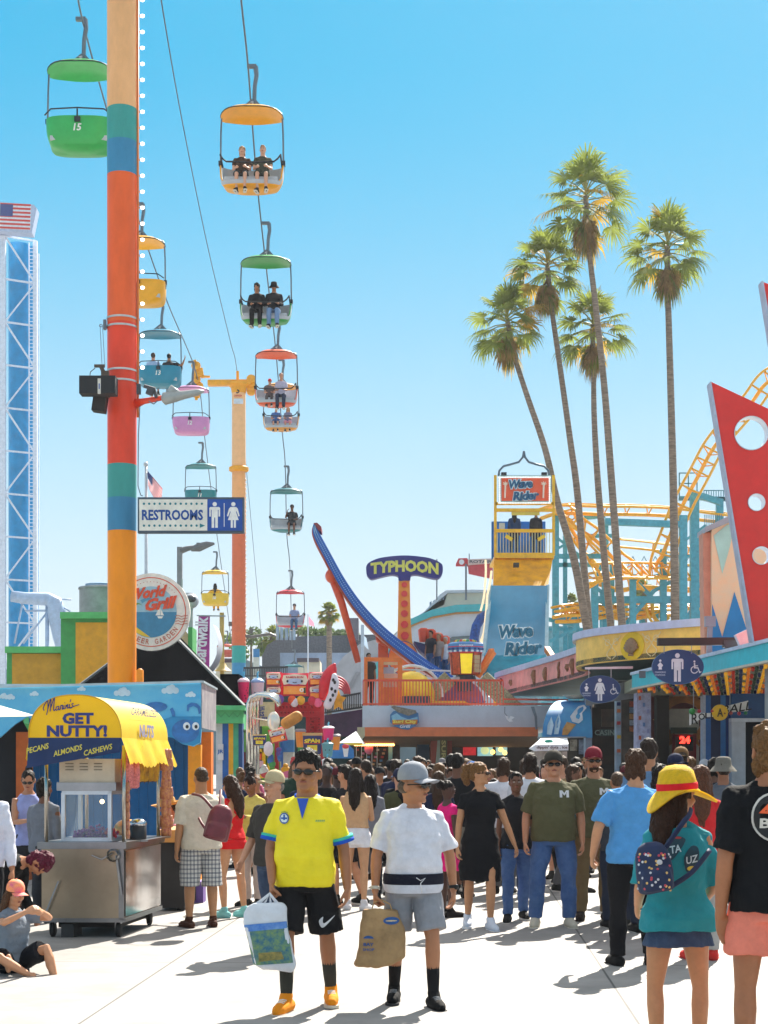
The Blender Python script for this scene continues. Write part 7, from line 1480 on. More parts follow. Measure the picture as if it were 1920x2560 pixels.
for k, i in enumerate((47, 50, 54, 57, 60, 62, 65, 69, 72, 77, 80, 82, 84)):
 X = onf(min(i, len(sp) - 3)); q = MB(); kind = k % 4
 if kind == 0: q.rings([(X @ Vector((0, y, .03)), a, .03) for y, a in ((-.22, .03), (-.1, .05), (.05, .10), (.2, .05))], None, 10)
 elif kind == 1: q.rings([(X @ Vector((0, y, .03)), a, .02) for y, a in ((-.1, .01), (0, .07), (.1, .05))], None, 10)
 elif kind == 2: q.tube([X @ Vector((-.04, -.2, .02)), X @ Vector((.05, -.05, .03)), X @ Vector((-.05, .08, .03)), X @ Vector((.03, .22, .02))], .035, 8)
 else: q.ell(X @ Vector((0, 0, .02)), (.09, .05, .2), None, 10, 8)
 q.build('sea_ornament', M('#9A6A4A', .5, 0, .3, 20), nb, True)
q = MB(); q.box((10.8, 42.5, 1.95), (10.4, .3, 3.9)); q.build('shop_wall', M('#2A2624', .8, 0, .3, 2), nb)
def shopbox(root, nm, zx0, zy0, zx1, zy1, Y, dep, m):
 a = Z5(zx0, zy0, Y); b = Z5(zx1, zy1, Y); q = MB(); q.box(((a.x + b.x) / 2, Y + dep / 2, (a.z + b.z) / 2), (abs(b.x - a.x), dep, abs(a.z - b.z))); return q.build(nm, m, root)
bz = 1900  # below the heads, down to the floor
def col(root, nm, x0, x1, y0, Y, dep, m):
 a = Z5(x0, y0, Y); b = Z5(x1, y0, Y); q = MB(); q.box(((a.x + b.x) / 2, Y + dep / 2, a.z / 2), (abs(b.x - a.x), dep, a.z)); return q.build(nm, m, root)
tilec = M('#A9B6C4', .6, 0, .4, 9, tint='#C06A48')
col(nb, 'post', 608, 645, 1240, 37.0, .35, M('#9DB2C8', .6, 0, .2, 4)); col(nb, 'post', 785, 812, 1240, 37.2, .3, M('#AFC3D6', .6, 0, .2, 4))
for x, y, c in ((628, 1310, '#2C3E7E'), (628, 1390, '#C83A3A'), (630, 1470, '#D8742C'), (800, 1290, '#2C3E7E'), (800, 1330, '#D8742C'), (800, 1400, '#C83A3A'), (801, 1480, '#D8B02C'), (800, 1560, '#C85A2C')): shopbox(nb, 'tile', x - 10, y - 10, x + 10, y + 10, 36.95, .04, M(c, .5))
q = MB(); a, b = Z5(600, 1150, 36.6), Z5(905, 1305, 36.6); q.add([Z5(610, 1205, 36.6), Z5(610, 1300, 36.6), Z5(905, 1255, 36.6), Z5(905, 1150, 36.6)], [(0, 1, 2, 3)]); q.build('grey_header', M('#7E8488', .7, 0, .15, 4), nb)
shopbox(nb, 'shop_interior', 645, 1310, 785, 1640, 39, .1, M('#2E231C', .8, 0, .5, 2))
shopbox(nb, 'window', 700, 1320, 770, 1420, 38.8, .05, M('#5A4430', .3, 0, .4, 3)); shopbox(nb, 'window', 815, 1270, 900, 1640, 38.8, .05, M('#4A4038', .3, 0, .5, 3))
shopbox(nb, 'shop_sign', 690, 1435, 780, 1475, 38.6, .05, M('#2E4A4A', .5)); q = MB(); text(q, 'CASINO', face(Z5(735, 1455, 38.55)), .62, .13, .02); q.build('lettering', M('#8FA8A0'), nb)
for x, c in ((865, '#C8603C'), (868, '#9CA8B0')): pass
for k in range(5): shopbox(nb, 'poster', 862, 1275 + k * 36, 890, 1305 + k * 36, 38.7, .04, M(['#C85A38', '#8FA8C0', '#D89A5A', '#B8C0C8', '#C8784A'][k], .6, 0, .4, 12))
col(nb, 'mosaic_post', 905, 985, 1225, 35.6, .5, M('#B9C0DC', .6, 0, .5, 10, tint='#8F8AB0'))
for k in range(9): shopbox(nb, 'mosaic_tile', 915 + (k % 3) * 24, 1245 + k * 38, 928 + (k % 3) * 24, 1268 + k * 38, 35.56, .03, M(['#C8603C', '#6A8FC8', '#9AA0D0'][k % 3]))
col(nb, 'dark_post', 1020, 1090, 1240, 37.5, .4, M('#2A2420', .8)); col(nb, 'red_wall', 985, 1025, 1240, 38, .3, M('#6A1A1C', .7, 0, .2)); col(nb, 'red_wall', 1080, 1290, 1240, 39.5, .3, M('#5A1418', .7, 0, .2))
mc = thing('game_machine', 'white framed game machine with a gold sun ring and red digital 24', 'game machine', Z5(1180, 1640, 38)); Y = 38
shopbox(mc, 'white_frame', 1088, 1318, 1262, 1800, Y, .3, M('#B4B2A4', .6, 0, .15)); shopbox(mc, 'green_title', 1100, 1425, 1250, 1460, Y - .05, .05, M('#1F3A26', .5))
q = MB(); X = face(Z5(1175, 1380, Y - .02)); q.poly(disc(0, 0, .62, .60, 30), X, .05, [disc(0, 0, .42, .40, 30)[::-1]]);
for i in range(12):
 a = R_(i * 30); q.poly([(.58 * math.cos(a - .1), .58 * math.sin(a - .1)), (.75 * math.cos(a), .75 * math.sin(a)), (.58 * math.cos(a + .1), .58 * math.sin(a + .1))], X, .05)
q.build('sun_ring', M('#B5763A', .5, 0, .3), mc)
shopbox(mc, 'red_cabinet', 1108, 1465, 1246, 1640, Y - .08, .1, M('#7E1A1C', .5, 0, .2)); shopbox(mc, 'screen', 1128, 1480, 1228, 1560, Y - .1, .03, M('#0E0A0A', .3))
q = MB(); text(q, '24', face(Z5(1180, 1497, Y - .12)), .25, .17, .05); q.build('digits', M('#FF2A1E', emit=3), mc)
bs = thing('blue_shop', 'blue striped game shop front under the bulb-lined canopy', 'shop front', Z5(1450, 1640, 34)); Y = 34.5
for i, (x0, x1, c) in enumerate(((1285, 1300, '#B4C0D4'), (1300, 1330, '#2E6CB4'), (1330, 1385, '#14264E'), (1385, 1415, '#3A7EC0'), (1415, 1450, '#1D3E80'), (1450, 1480, '#2A66AC'))): col(bs, 'stripe_panel', x0, x1, 1240, Y + i * .01, .3, M(c, .6, 0, .12))
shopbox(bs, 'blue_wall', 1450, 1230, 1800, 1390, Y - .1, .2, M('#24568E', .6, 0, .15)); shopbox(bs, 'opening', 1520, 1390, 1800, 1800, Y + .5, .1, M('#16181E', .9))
shopbox(bs, 'white_frame', 1450, 1375, 1530, 1800, Y - .3, .3, M('#C2C8D2', .6)); shopbox(bs, 'white_lintel', 1450, 1372, 1800, 1392, Y - .32, .3, M('#D5DCE6', .6))
cn = thing('bulb_canopy', 'turquoise edged canopy whose soffit is crowded with coloured bulbs', 'canopy', (7, 30, 0))
A = Z5(875, 1205, 34.5); B = Z5(1665, 1035, 25.3); zc = 3.32
A = Vector((A.x, 34.5, zc)); B = Vector((B.x, 25.3, zc)); dirv = (B - A).normalized(); C2 = B + dirv * 9
A.z = Z5(875, 1205, 34.5).z; zc = A.z; B.z = zc; C2.z = zc
nrm = Vector((dirv.y, -dirv.x, 0)); nrm = nrm if nrm.x < 0 else -nrm; inn = -nrm
def strp(q, P0, P1, z0, z1, o0, o1):
 vs = [p + nrm * o + Vector((0, 0, z)) for p in (P0, P1) for o in (o0, o1) for z in (z0, z1)]
 q.add(vs, [(0, 1, 3, 2), (4, 6, 7, 5), (0, 4, 5, 1), (2, 3, 7, 6), (0, 2, 6, 4), (1, 5, 7, 3)])
q = MB(); strp(q, A, C2, .02, .30, 0, -.15); q.build('turquoise_fascia', M('#2CC2D4', .5, 0, .08), cn)
q = MB(); strp(q, A, C2, .30, .36, .04, -.25); q.build('pale_edge', M('#BFD4EC', .5), cn); q = MB(); strp(q, A, C2, -.02, .02, .03, -.2); q.build('lower_trim', M('#C8C4B4', .5), cn)
so = [A + inn * .05, C2 + inn * .05, C2 + inn * 6, A + inn * 3.4 + Vector((0, 4.5, 0)), A + Vector((0.2, 3.0, 0))]
q = MB(); q.add([p + Vector((0, 0, .0)) for p in so] + [p + Vector((0, 0, .25)) for p in so], [(4, 3, 2, 1, 0), (5, 6, 7, 8, 9)] + [(i, (i + 1) % 5, (i + 1) % 5 + 5, i + 5) for i in range(5)]); q.build('soffit', M('#A9B09A', .7, 0, .1), cn)
bc = [M(c, .35, 0, 0, emit=e) for c, e in (('#E8A81E', .12), ('#B8301E', .05), ('#1C2F66', .0), ('#D8741E', .1), ('#2A4A3A', .0))]
bulbs = []
Ltot = (C2 - A).length
for r in range(12):
 n = 60
 for i in range(n):
  t = i / n;
  p = A + dirv * (t * Ltot * .72 - .2 * r) + inn * (.10 + r * .33) + Vector((0, 0, -.05))
  if (p - A).dot(dirv) < -3.2 or ((p - A).dot(dirv) < 0 and r < 3): continue
  if r > 0 and r % 2 == 1 and i % 2: continue
  bulbs.append((p, (i * 3 + r * 2) % 5))
bulbs.sort(key=lambda b: b[0].y + .5 * abs(b[0].x))
def drop(q, p, s=1): q.ell(p, (.034 * s, .034 * s, .048 * s), nu=8, nv=6)
vis = bulbs[-0:] if False else bulbs
near = vis[:100]; rest = vis[100:]
for p, c in near: q = MB(); drop(q, p); q.build('bulb', bc[c], cn, True)
q = MB()
for p, c in rest: q.mat(c); drop(q, p)
o_ = q.build('bulbs_behind', bc, cn, True); o_['kind'] = 'stuff'
for i in range(9): q = MB(); p0 = A + dirv * (1 + i * 1.2); q.bar(p0 + inn * .1 + Vector((0, 0, -.012)), p0 + inn * 3.4 + Vector((0, 0, -.012)), .015); q.build('soffit_rib', M('#6E745F'), cn)
rb = thing('roll_a_ball_sign', 'stepped white ROLL A BALL sign with coloured balls, hanging under the bulb canopy', 'sign', Z5(1380, 1350, 29)); Y = 29
def z5p(x, y): v = Z5(x, y, Y); return (v.x, v.z)
X = frame((0, Y, 0), (1, 0, 0), (0, 0, 1))
q = MB(); q.poly(ccw([z5p(x, y) for x, y in ((1210, 1345), (1395, 1340), (1395, 1362), (1290, 1366), (1210, 1412))]), X, .06); q.poly(ccw([z5p(x, y) for x, y in ((1355, 1305), (1430, 1300), (1547, 1270), (1547, 1330), (1440, 1338), (1355, 1338))]), X @ Matrix.Translation((0, 0, -.03)), .05); q.build('white_board', M('#ECEAE4', .5, 0, .05), rb)
q = MB(); X1 = face(Z5(1290, 1360, Y - .01), 0)
text(q, 'R', face(Z5(1237, 1375, Y)), .12, .20, .01, 0, .02); text(q, 'O', face(Z5(1276, 1363, Y)), .12, .12, .02, 0, .02); text(q, 'L', face(Z5(1310, 1358, Y)), .09, .10, .02, 0, .02); text(q, 'L', face(Z5(1340, 1356, Y)), .08, .09, .02, 0, .02); text(q, 'BALL', face(Z5(1478, 1313, Y)), .54, .15, .01, .15, .02, lambda x, y: (x, y + x * .16)); q.build('lettering', M('#1E1C1A'), rb)
q = MB(); q.poly(disc(0, 0, .145, n=24), face(Z5(1381, 1340, Y)) @ Matrix.Translation((0, 0, .03)), .05); q.build('yellow_ball', M('#E8B41E', .5), rb); q = MB(); text(q, 'A', face(Z5(1381, 1340, Y)), .11, .15, .03, 0, .036); q.build('letter', M('#2A2018'), rb)
for x, y, c in ((1222, 1333, '#1E8A3A'), (1262, 1332, '#B82A3A'), (1340, 1332, '#B82A3A'), (1408, 1345, '#7A3A2A'), (1492, 1345, '#C83A4A'), (1530, 1342, '#2A7A4A'), (1445, 1342, '#A83A3A')): q = MB(); q.ell(Z5(x, y, Y), .035 if x > 1230 else .06); q.build('ball', M(c, .4), rb, True)
q = MB()
for x in (1230, 1440): q.bar(Z5(x, 1335, Y), Z5(x, 1180, Y), .01)
q.build('hanger', steel, rb)
FY = 26.0
fn = thing('red_fin_sign', 'huge slanting red fin with round holes and pale grey edge at right border', 'sign', P(1900, 1600, FY))
def pf(x, y): v = P(x, y, FY); return (v.x, v.z)
X = frame((0, FY, 0), (1, 0, 0), (0, 0, 1))
hole = lambda x, y, r: disc(*pf(x, y), r / 4000 * FY, n=30)[::-1]
q = MB(); q.poly(ccw([pf(x, y) for x, y in ((1779, 955), (1885, 1603), (2050, 1603), (2150, 1130))]), X, .2, [hole(1878, 1083, 43), hole(1891, 1256, 22), hole(1903, 1389, 23), hole(1985, 1180, 40), hole(1985, 1330, 26)])
fr_ = q.build('fin_plate', [M('#E02A22', .45, 0, .08, 2)], fn)
q = MB(); q.poly(ccw([pf(x, y) for x, y in ((1777, 953), (1885, 1605), (1879, 1605), (1773, 957))]), X @ Matrix.Translation((0, 0, .03)), .24); q.build('pale_edge', M('#A9B4CC', .5), fn)
for x, y, r in ((1878, 1083, 43), (1891, 1256, 22), (1903, 1389, 23)): q = MB(); c = Vector((pf(x, y)[0], FY, pf(x, y)[1])); q.lathe([(r / 4000 * FY, .02), (r / 4000 * FY - .012, .02), (r / 4000 * FY - .012, -.21), (r / 4000 * FY, -.21)], frame(c, (1, 0, 0), (0, 0, 1)), 30); q.build('hole_lining', M('#D5DAE4', .5), fn, 'auto')
q = MB(); q.bar(P(1940, 1600, FY + .3), P(1940, 1800, FY + .3), .3); q.build('support', steel, fn)
q = MB(); q.poly(ccw([pf(x, y) for x, y in ((1907, 705), (1955, 1000), (2200, 1000), (2200, 800))]), X, .2); q.mat(1).poly(ccw([pf(x, y) for x, y in ((1903, 703), (1908, 703), (1957, 1000), (1950, 1000))]), X @ Matrix.Translation((0, 0, .02)), .24); settag(q.build('red_fin', [M('#E02A22', .45), M('#A9B4CC')]), 'tip of a second red fin poking in high on the right border', 'sign')
mw = thing('mural_wall', 'tall wall painted with sharp peaks in blue and sand, behind the red fin', 'wall', Z5(1450, 1000, 31)); Y = 31
def pm_(x, y): v = Z5(x, y, Y); return (v.x, v.z)
X = frame((0, Y, 0), (1, 0, 0), (0, 0, 1))
q = MB(); q.poly(ccw([pm_(x, y) for x, y in ((1335, 285), (1460, 215), (1900, 215), (1900, 1010), (1360, 1010), (1335, 840))]), X, .6); q.build('wall', M('#E2BC94', .7, 0, .2, 3, tint='#D8D0B8'), mw)
q = MB(); q.poly(ccw([pm_(x, y) for x, y in ((1290, 300), (1335, 295), (1335, 1000), (1300, 1000))]), X @ Matrix.Translation((0, 0, -.1)), .4); q.build('wall_end', M('#C98F78', .7, 0, .1), mw)
q = MB(); q.poly(ccw([pm_(x, y) for x, y in ((1292, 275), (1440, 205), (1460, 215), (1460, 235), (1292, 305))]), X @ Matrix.Translation((0, 0, .1)), .8); q.build('coping', M('#9AA4B0', .6, 0, .1), mw)
q = MB(); q.poly(ccw([pm_(x, y) for x, y in ((1337, 715), (1395, 905), (1465, 645), (1535, 860), (1550, 810), (1600, 960), (1600, 1010), (1337, 1010))]), X @ Matrix.Translation((0, 0, .012)), .008); q.build('blue_peaks', M('#1482C4', .6, 0, .1, 2), mw)
q = MB(); q.poly(ccw([pm_(x, y) for x, y in ((1345, 320), (1395, 540), (1440, 380), (1465, 250), (1500, 300), (1490, 240), (1420, 260))]), X @ Matrix.Translation((0, 0, .012)), .008); q.build('pale_peaks', M('#A8D8D0', .6, 0, .1, 2), mw)
q = MB(); q.bar(Z5(1327, 820, Y - .3), Z5(1318, 1010, Y - .3), .09); q.box(Z5(1325, 815, Y - .3), (.2, .12, .2)); q.build('conduit', M('#8E98A8', .5, .3), mw)
def oval(label, cx, cy, rx, ry, Y, man=True):
 c = Z5(cx, cy, Y); k = .434 / 4000 * Y; rx *= k; ry *= k; root = thing('oval_restroom_sign', label, 'sign', c); X = face(c);
 q = MB(); q.poly(disc(0, 0, rx, ry, 48), X, .05); q.build('oval_plate', M('#143A70', .4, 0, .06), root)
 q = MB(); q.poly(disc(0, 0, rx, ry, 48), X @ Matrix.Translation((0, 0, .004)), .003, [disc(0, 0, rx * .985, ry * .98, 48)[::-1]]); q.build('rim', M('#4A78A8'), root)
 X2 = X @ Matrix.Translation((0, 0, .006)); q = MB(); (man_icon if man else woman_icon)(q, X2, -.02 * rx, -.03 * ry, ry * 1.62); wheel_icon(q, X2, rx * .66, -.02 * ry, ry * .80)
 x0 = -.68 * rx; q.poly(disc(x0, .36 * ry, .07 * ry, n=10), X2, .003); q.poly([(x0 - .16 * ry, .10 * ry), (x0, .28 * ry), (x0 + .16 * ry, .10 * ry), (x0 + .08 * ry, -.02 * ry), (x0 + .1 * ry, -.15 * ry), (x0 - .1 * ry, -.15 * ry), (x0 - .08 * ry, -.02 * ry)], X2, .003)
 q.build('pictogram', M('#DDE2EA'), root)
 q = MB(); text(q, 'CHANGING', X, .42 * rx, .10 * ry, .02, 0, .008, lambda x, y: (x + x0, y - .30 * ry)); text(q, 'STATIONS', X, .38 * rx, .10 * ry, .02, 0, .008, lambda x, y: (x + x0, y - .46 * ry)); q.build('lettering', M('#B9C8DC'), root)
 return root, c, rx, ry
r1, c, rx, ry = oval('larger oval blue men restroom sign hanging from a black bar', 1140, 1077, 150, 101, 28.0)
q = MB(); a = Z5(1022, 933, 28); b = Z5(1900, 925, 28); q.bar(a, b, .13, .13); q.build('black_bar', M('#23201e', .5), r1); q = MB(); q.bar(Z5(1440, 935, 28), Z5(1442, 1000, 28), .16); q.box(Z5(1450, 945, 28), (.3, .2, .12)); q.build('bracket', M('#3A3C42', .5), r1)
q = MB()
for x in (1062, 1220): q.tube([Z5(x, 940, 28), Z5(x - 2, 1000, 28)], .008, 5)
q.build('chain', steel, r1)
q = MB(); q.box(Z5(1540, 915, 27.6), (.35, .15, .3), rotm(0, 0, -25)); q.build('floodlight', M('#C4C6CE', .4, .3), r1)
r2, c, rx, ry = oval('smaller oval blue women restroom sign under the curved fascia', 693, 1205, 117, 79, 34.5, False)
q = MB(); q.bar(Z5(605, 1085, 34.5), Z5(880, 1080, 34.5), .05);
for x in (627, 755): q.tube([Z5(x, 1085, 34.5), Z5(x, 1140, 34.5)], .008, 5)
q.build('white_bar', M('#C8CCD4', .3, .4), r2)
q = MB(); q.bar(Z5(935, 1100, 33), Z5(935, 1140, 33), .12); q.build('bracket', M('#5A646C'), r2)
ia = thing('ice_cream_awning', 'rounded blue awning painted with a soft ice cream cone', 'awning', Z5(470, 1480, 37.5)); Y = 37.6
q = MB(); K = 14; J = 18; vs = []
for j in range(J + 1):
 v = j / J
 for k in range(K + 1):
  u = k / K; ang = R_(90 * v); y_img = 1270 + (1490 - 1270) * (1 - math.cos(ang)); out = math.sin(ang) * 1.3
  x_img = 610 - (610 - (470 - 140 * math.sin(ang))) * (1 - u); p = Z5(x_img, y_img, Y); vs.append(Vector((p.x, Y - out * .9, p.z)))
q.add(vs, [(j * (K + 1) + k, (j + 1) * (K + 1) + k, (j + 1) * (K + 1) + k + 1, j * (K + 1) + k + 1) for j in range(J) for k in range(K)]); q.build('awning_cloth', M('#1566A8', .5, 0, .3, 1.2, tint='#4AA8D0'), ia, True)
def on_awn(x, y):
 c_ = 1 - (y - 1270) / 220; ang = math.acos(max(-1, min(1, c_))); p = Z5(x, y, Y); return Vector((p.x, Y - math.sin(ang) * 1.3 * .9 - .03, p.z))
def awnpoly(pts, m, nm): q = MB(); V_ = [on_awn(*p) for p in pts]; cc = sum(V_, Vector()) / len(V_); q.add(V_ + [cc], [(i, (i + 1) % len(V_), len(V_)) for i in range(len(V_))]); return q.build(nm, m, ia)
awnpoly([(515, 1340), (545, 1310), (580, 1300), (590, 1320), (560, 1350), (560, 1390), (535, 1410), (500, 1400), (490, 1370)], M('#CBD4DC', .6), 'painted_ice_cream'); awnpoly([(470, 1400), (520, 1415), (470, 1475), (440, 1475), (445, 1440)], M('#B88A4A', .6, 0, .2, 10), 'painted_cone')
awnpoly([(355, 1470), (360, 1420), (385, 1370), (395, 1420), (380, 1475)], M('#A8C8DC'), 'painted_star'); awnpoly([(395, 1470), (405, 1400), (430, 1350), (435, 1400), (420, 1470)], M('#A8C8DC'), 'painted_star')
q = MB(); q.rings([(Z5(548, 1240 + 0, Y - .3) + Vector((0, 0, -.02 * i)), .30 - .03 * i, .2) for i in range(5)], None, 14); q.build('shell_cap', M('#A8AA9C', .6, 0, .2), ia, True)
q = MB(); q.tube([Z5(330, 1485, Y - 1.2), Z5(610, 1482, Y - 1.2)], .02, 6); q.build('front_rail', steel, ia)
shop = thing('kiosk_front', 'small kiosk front with lit window under the blue ice cream awning', 'shop front', Z5(500, 1600, 38)); shopbox(shop, 'kiosk_wall', 470, 1485, 612, 1640, 38, .3, M('#4A463C', .8, 0, .4, 3)); shopbox(shop, 'lit_window', 520, 1495, 560, 1560, 37.9, .05, M('#B8B09A', .4, 0, .5, 8)); shopbox(shop, 'poster', 570, 1495, 600, 1580, 37.9, .05, M('#8FA0B4', .5, 0, .5, 8))
# ================================================================ palms
PLY = 70.0
green = M('#84903F', .75, 0, .45, 1.2, tint='#464F24', trans=.5, spec=.15); gold = M('#B9962E', .8, 0, .4, 2, tint='#7A6420', trans=.45); dry = M('#A88850', .8, 0, .5, 3, tint='#6A5030', trans=.35)
trunkm = M('#8C7A6A', .9, 0, .35, 3, .8, 12, tint='#4E443C', stretch=(1, 1, 6))
def frond(q, c, az, elv, plen, flen, rnd, dead=False, droop=.5):
 d = Vector((math.cos(az) * math.cos(elv), math.sin(az) * math.cos(elv), math.sin(elv)))
 s = Vector((-math.sin(az), math.cos(az), 0)); up = s.cross(d) * -1
 up = d.cross(s); up = up if up.z > 0 else -up
 tip = c + d * plen + Vector((0, 0, -.12 * plen))
 q.mat(2); q.tube([c, c + d * plen * .5, tip], [.035, .025, .018], 4, cap=False)
 d2 = (d + Vector((0, 0, -.25))).normalized(); s2 = (s + up * rnd.uniform(-.5, .5)).normalized()
 n = 26; q.mat(1 if rnd.random() < .15 and not dead else (3 if dead else 0))
 for i in range(n):
  a = R_(-118 + 236 * i / (n - 1)) + rnd.uniform(-.05, .05); L = flen * (.72 + .28 * math.cos(a)) * rnd.uniform(.70, 1.15)
  dr = (d2 * math.cos(a) + s2 * math.sin(a)).normalized(); w = .038
  sd = (d2 * -math.sin(a) + s2 * math.cos(a)).normalized()
  p1 = tip + dr * L * .45; p2 = tip + dr * L * .78 + Vector((0, 0, -.10 * L * droop)); p3 = tip + dr * L * .98 + Vector((0, 0, -.45 * L * droop))
  b = len(q.v); q.add([tip, p1 + sd * w, p1 - sd * w, p2 + sd * w * .7, p2 - sd * w * .7, p3], [(0, 1, 2), (1, 3, 4, 2), (3, 5, 4)])
def palm(label, trunkpts, r0, r1, crown, size, seed, Y=PLY, group='tall fan palms'):
 size *= .88; r0 *= .72; r1 *= .74; rnd = random.Random(seed); pts = spline([P(x, y, Y) for x, y in trunkpts], 5); base = pts[0]; g0 = Vector((base.x + (base.x - pts[1].x) * 2.0, Y, 0))
 root = thing('palm_tree', label, 'palm tree', (g0.x, Y, 0), 0, group)
 c = P(crown[0], crown[1], Y); full = [g0] + pts + [c]; n = len(full)
 q = MB(); q.tube(full, [r0 + (r1 - r0) * i / (n - 1) for i in range(n)], 14)
 V_ = [Vector(v) for v in q.v]
 q.build('trunk', trunkm, root, True)
 q = MB(); N_ = 34
 for i in range(N_):
  t = i / N_; elv = R_(84 - 118 * t ** .85 + rnd.uniform(-8, 8)); az = i * 2.39996 + rnd.uniform(-.2, .2)
  cc = c + Vector((0, 0, (.25 - .6 * t) * size)); frond(q, cc, az, elv, (.62 + .38 * t) * size * rnd.uniform(.8, 1.1), .74 * size * rnd.uniform(.85, 1.1), rnd, False, .35 + .7 * t)
 q.build('crown', [green, gold, M('#8F8A3C', .6), dry], root)
 q = MB()
 for i in range(20):
  az = i * 2.39996; elv = R_(-50 - rnd.random() * 30); cc = c + Vector((0, 0, (-.45 - rnd.random() * .45) * size)); frond(q, cc, az, elv, .30 * size, .55 * size, rnd, rnd.random() < .75, 1.2)
 q.build('dead_skirt', [green, gold, M('#6A5030', .8), dry], root)
 return root
palm('leftmost leaning palm with the lowest crown, trunk slanting down to the right', [(1469, 1578), (1435, 1399), (1392, 1249), (1363, 1123), (1319, 993), (1290, 905)], .26, .14, (1268, 800), 1.42, 1)
palm('second palm from the left, crown just below and left of the tallest', [(1473, 1578), (1445, 1249), (1426, 1104), (1401, 925), (1380, 780)], .24, .14, (1368, 660), 1.5, 2, PLY + 1)
palm('palm with its crown behind the trunk of the tallest palm', [(1528, 1577), (1498, 1249), (1486, 1056), (1484, 920)], .24, .14, (1482, 812), 1.5, 3, PLY + 2)
palm('tallest palm of the group', [(1556, 1573), (1527, 1176), (1510, 959), (1489, 765), (1474, 640)], .24, .15, (1464, 490), 1.72, 4, PLY - 1)
palm('rightmost palm, standing apart with a straight dark trunk', [(1688, 1565), (1684, 1249), (1677, 983), (1670, 745)], .27, .17, (1668, 615), 1.62, 5, PLY)
palm('small palm on the far skyline right of the pink flag', [(823, 1600), (823, 1570)], .26, .24, (822, 1530), .62, 6, 108, 'small palms far away')
palm('tiny palm crown behind the slide tower struts', [(1428, 1600), (1428, 1560)], .4, .3, (1428, 1505), .6, 7, 125, 'small palms far away')
palm('tiny palm crown inside the coaster supports', [(1610, 1600), (1610, 1500)], .4, .3, (1605, 1470), .8, 8, 125, 'small palms far away')
palm('low bushy palm just right of the slim chairlift pole', [(680, 1640), (681, 1610)], .4, .3, (682, 1590), .75, 9, 120, 'small palms far away')
# ================================================================ roller coaster
KY = 84.0
rc = thing('roller_coaster', 'roller coaster with yellow ladder track on teal steel supports behind the palms', 'roller coaster', Z5(900, 1000, KY))
tk_ = M('#F6B01C', .45, 0, .1); tl = M('#479FB4', .5, .1, .15); tl2 = M('#5FA8B4', .5, .1, .15)
def track(pts, w=.95, nm='track', ties=9, spine=True, r=.10, up=None):
 P3 = spline([Z5(x, y, KY + d) for x, y, d in pts], 8); q = MB(); n = len(P3); Ls = []; Rs = []; Ss = []
 for i, p in enumerate(P3):
  t = (P3[min(i + 1, n - 1)] - P3[max(i - 1, 0)]).normalized(); u = Vector(up) if up else Vector((0, -1, .25)); s = t.cross(u).normalized() * w / 2; nn = s.cross(t).normalized() * .45
  Ls.append(p + s); Rs.append(p - s); Ss.append(p - nn)
 q.tube(Ls, r * .75, 6); q.tube(Rs, r * .75, 6)
 if spine: q.tube(Ss, r * 1.1, 6)
 acc = 0
 for i in range(1, n):
  acc += (P3[i] - P3[i - 1]).length
  if acc > ties * .1:
   acc = 0; q.bar(Ls[i], Rs[i], .08);
   if spine: q.bar(Ls[i], Ss[i], .05); q.bar(Rs[i], Ss[i], .05)
 return q.build(nm, tk_, rc, True)
track([(1800, -660, 3), (1659, -578, 2), (1558, -445, 2), (1366, -221, 1), (1267, -44, 0), (1166, 147, 0), (1100, 311, 0), (1044, 461, 0), (1030, 560, 1)], 1.05, ties=8)
track([(340, 175, 2), (420, 148, 1), (500, 142, 0), (600, 145, 0), (700, 148, 0), (900, 150, 1), (1100, 160, 2), (1300, 185, 3), (1450, 200, 3)], .55, ties=14, up=(0, -.35, 1))
track([(470, 150, 0), (505, 190, -1), (560, 240, -1), (650, 310, 0), (730, 385, 0), (790, 450, 0), (870, 510, 0), (960, 600, 1)], .8, ties=8)
track([(490, 165, 1), (530, 260, 1), (590, 360, 1), (650, 440, 2), (700, 500, 2)], .7, ties=8)
track([(620, 590, -1), (640, 550, -2), (720, 525, -2), (850, 520, -1), (1000, 522, 0), (1150, 525, 1), (1300, 545, 2)], 1.2, ties=6, up=(0, -.8, .6))
track([(600, 575, 1), (680, 560, 2), (800, 600, 2), (900, 585, 2), (1050, 590, 2), (1200, 600, 3), (1300, 605, 3)], .8, ties=7, up=(0, -.7, .7))
track([(800, 340, 10), (1000, 360, 10), (1300, 400, 10)], .35, ties=20, up=(0, -.3, 1), r=.07)
track([(430, 745, -1), (560, 725, 0), (700, 735, 1), (850, 760, 1), (1000, 740, 2), (1300, 730, 3)], .5, ties=7, up=(0, -.5, .8))
track([(450, 770, -1), (600, 765, 0), (800, 735, 1), (1000, 720, 2)], .6, ties=7, up=(0, -.5, .8))
track([(1000, 700, 1), (1010, 770, 1), (1060, 830, 1)], .8, ties=6)
def sup(q, x0, y0, x1, y1, w=.32, d=0, d2=None): q.bar(Z5(x0, y0, KY + d), Z5(x1, y1, KY + (d if d2 is None else d2)), w * .8)
q = MB()
for x, y0, w, d in ((435, 200, .42, 1), (490, 320, .28, 3), (520, 780, .3, 2), (560, 780, .25, 2), (660, 590, .45, 0), (720, 235, .40, 1), (760, 470, .3, 2), (880, 545, .40, 0), (930, 760, .3, 3), (1055, 400, .42, 1), (1170, 205, .48, 0), (1235, 70, .55, 1), (1270, 560, .3, 3), (1380, 110, .45, 3), (1015, 760, .3, 2), (840, 700, .25, 4), (610, 610, .3, 4), (700, 640, .25, 5)):
 p = Z5(x, y0, KY + d); q.bar((p.x, p.y, 0), p, w * .8)
q.build('support_column', tl, rc)
q = MB()
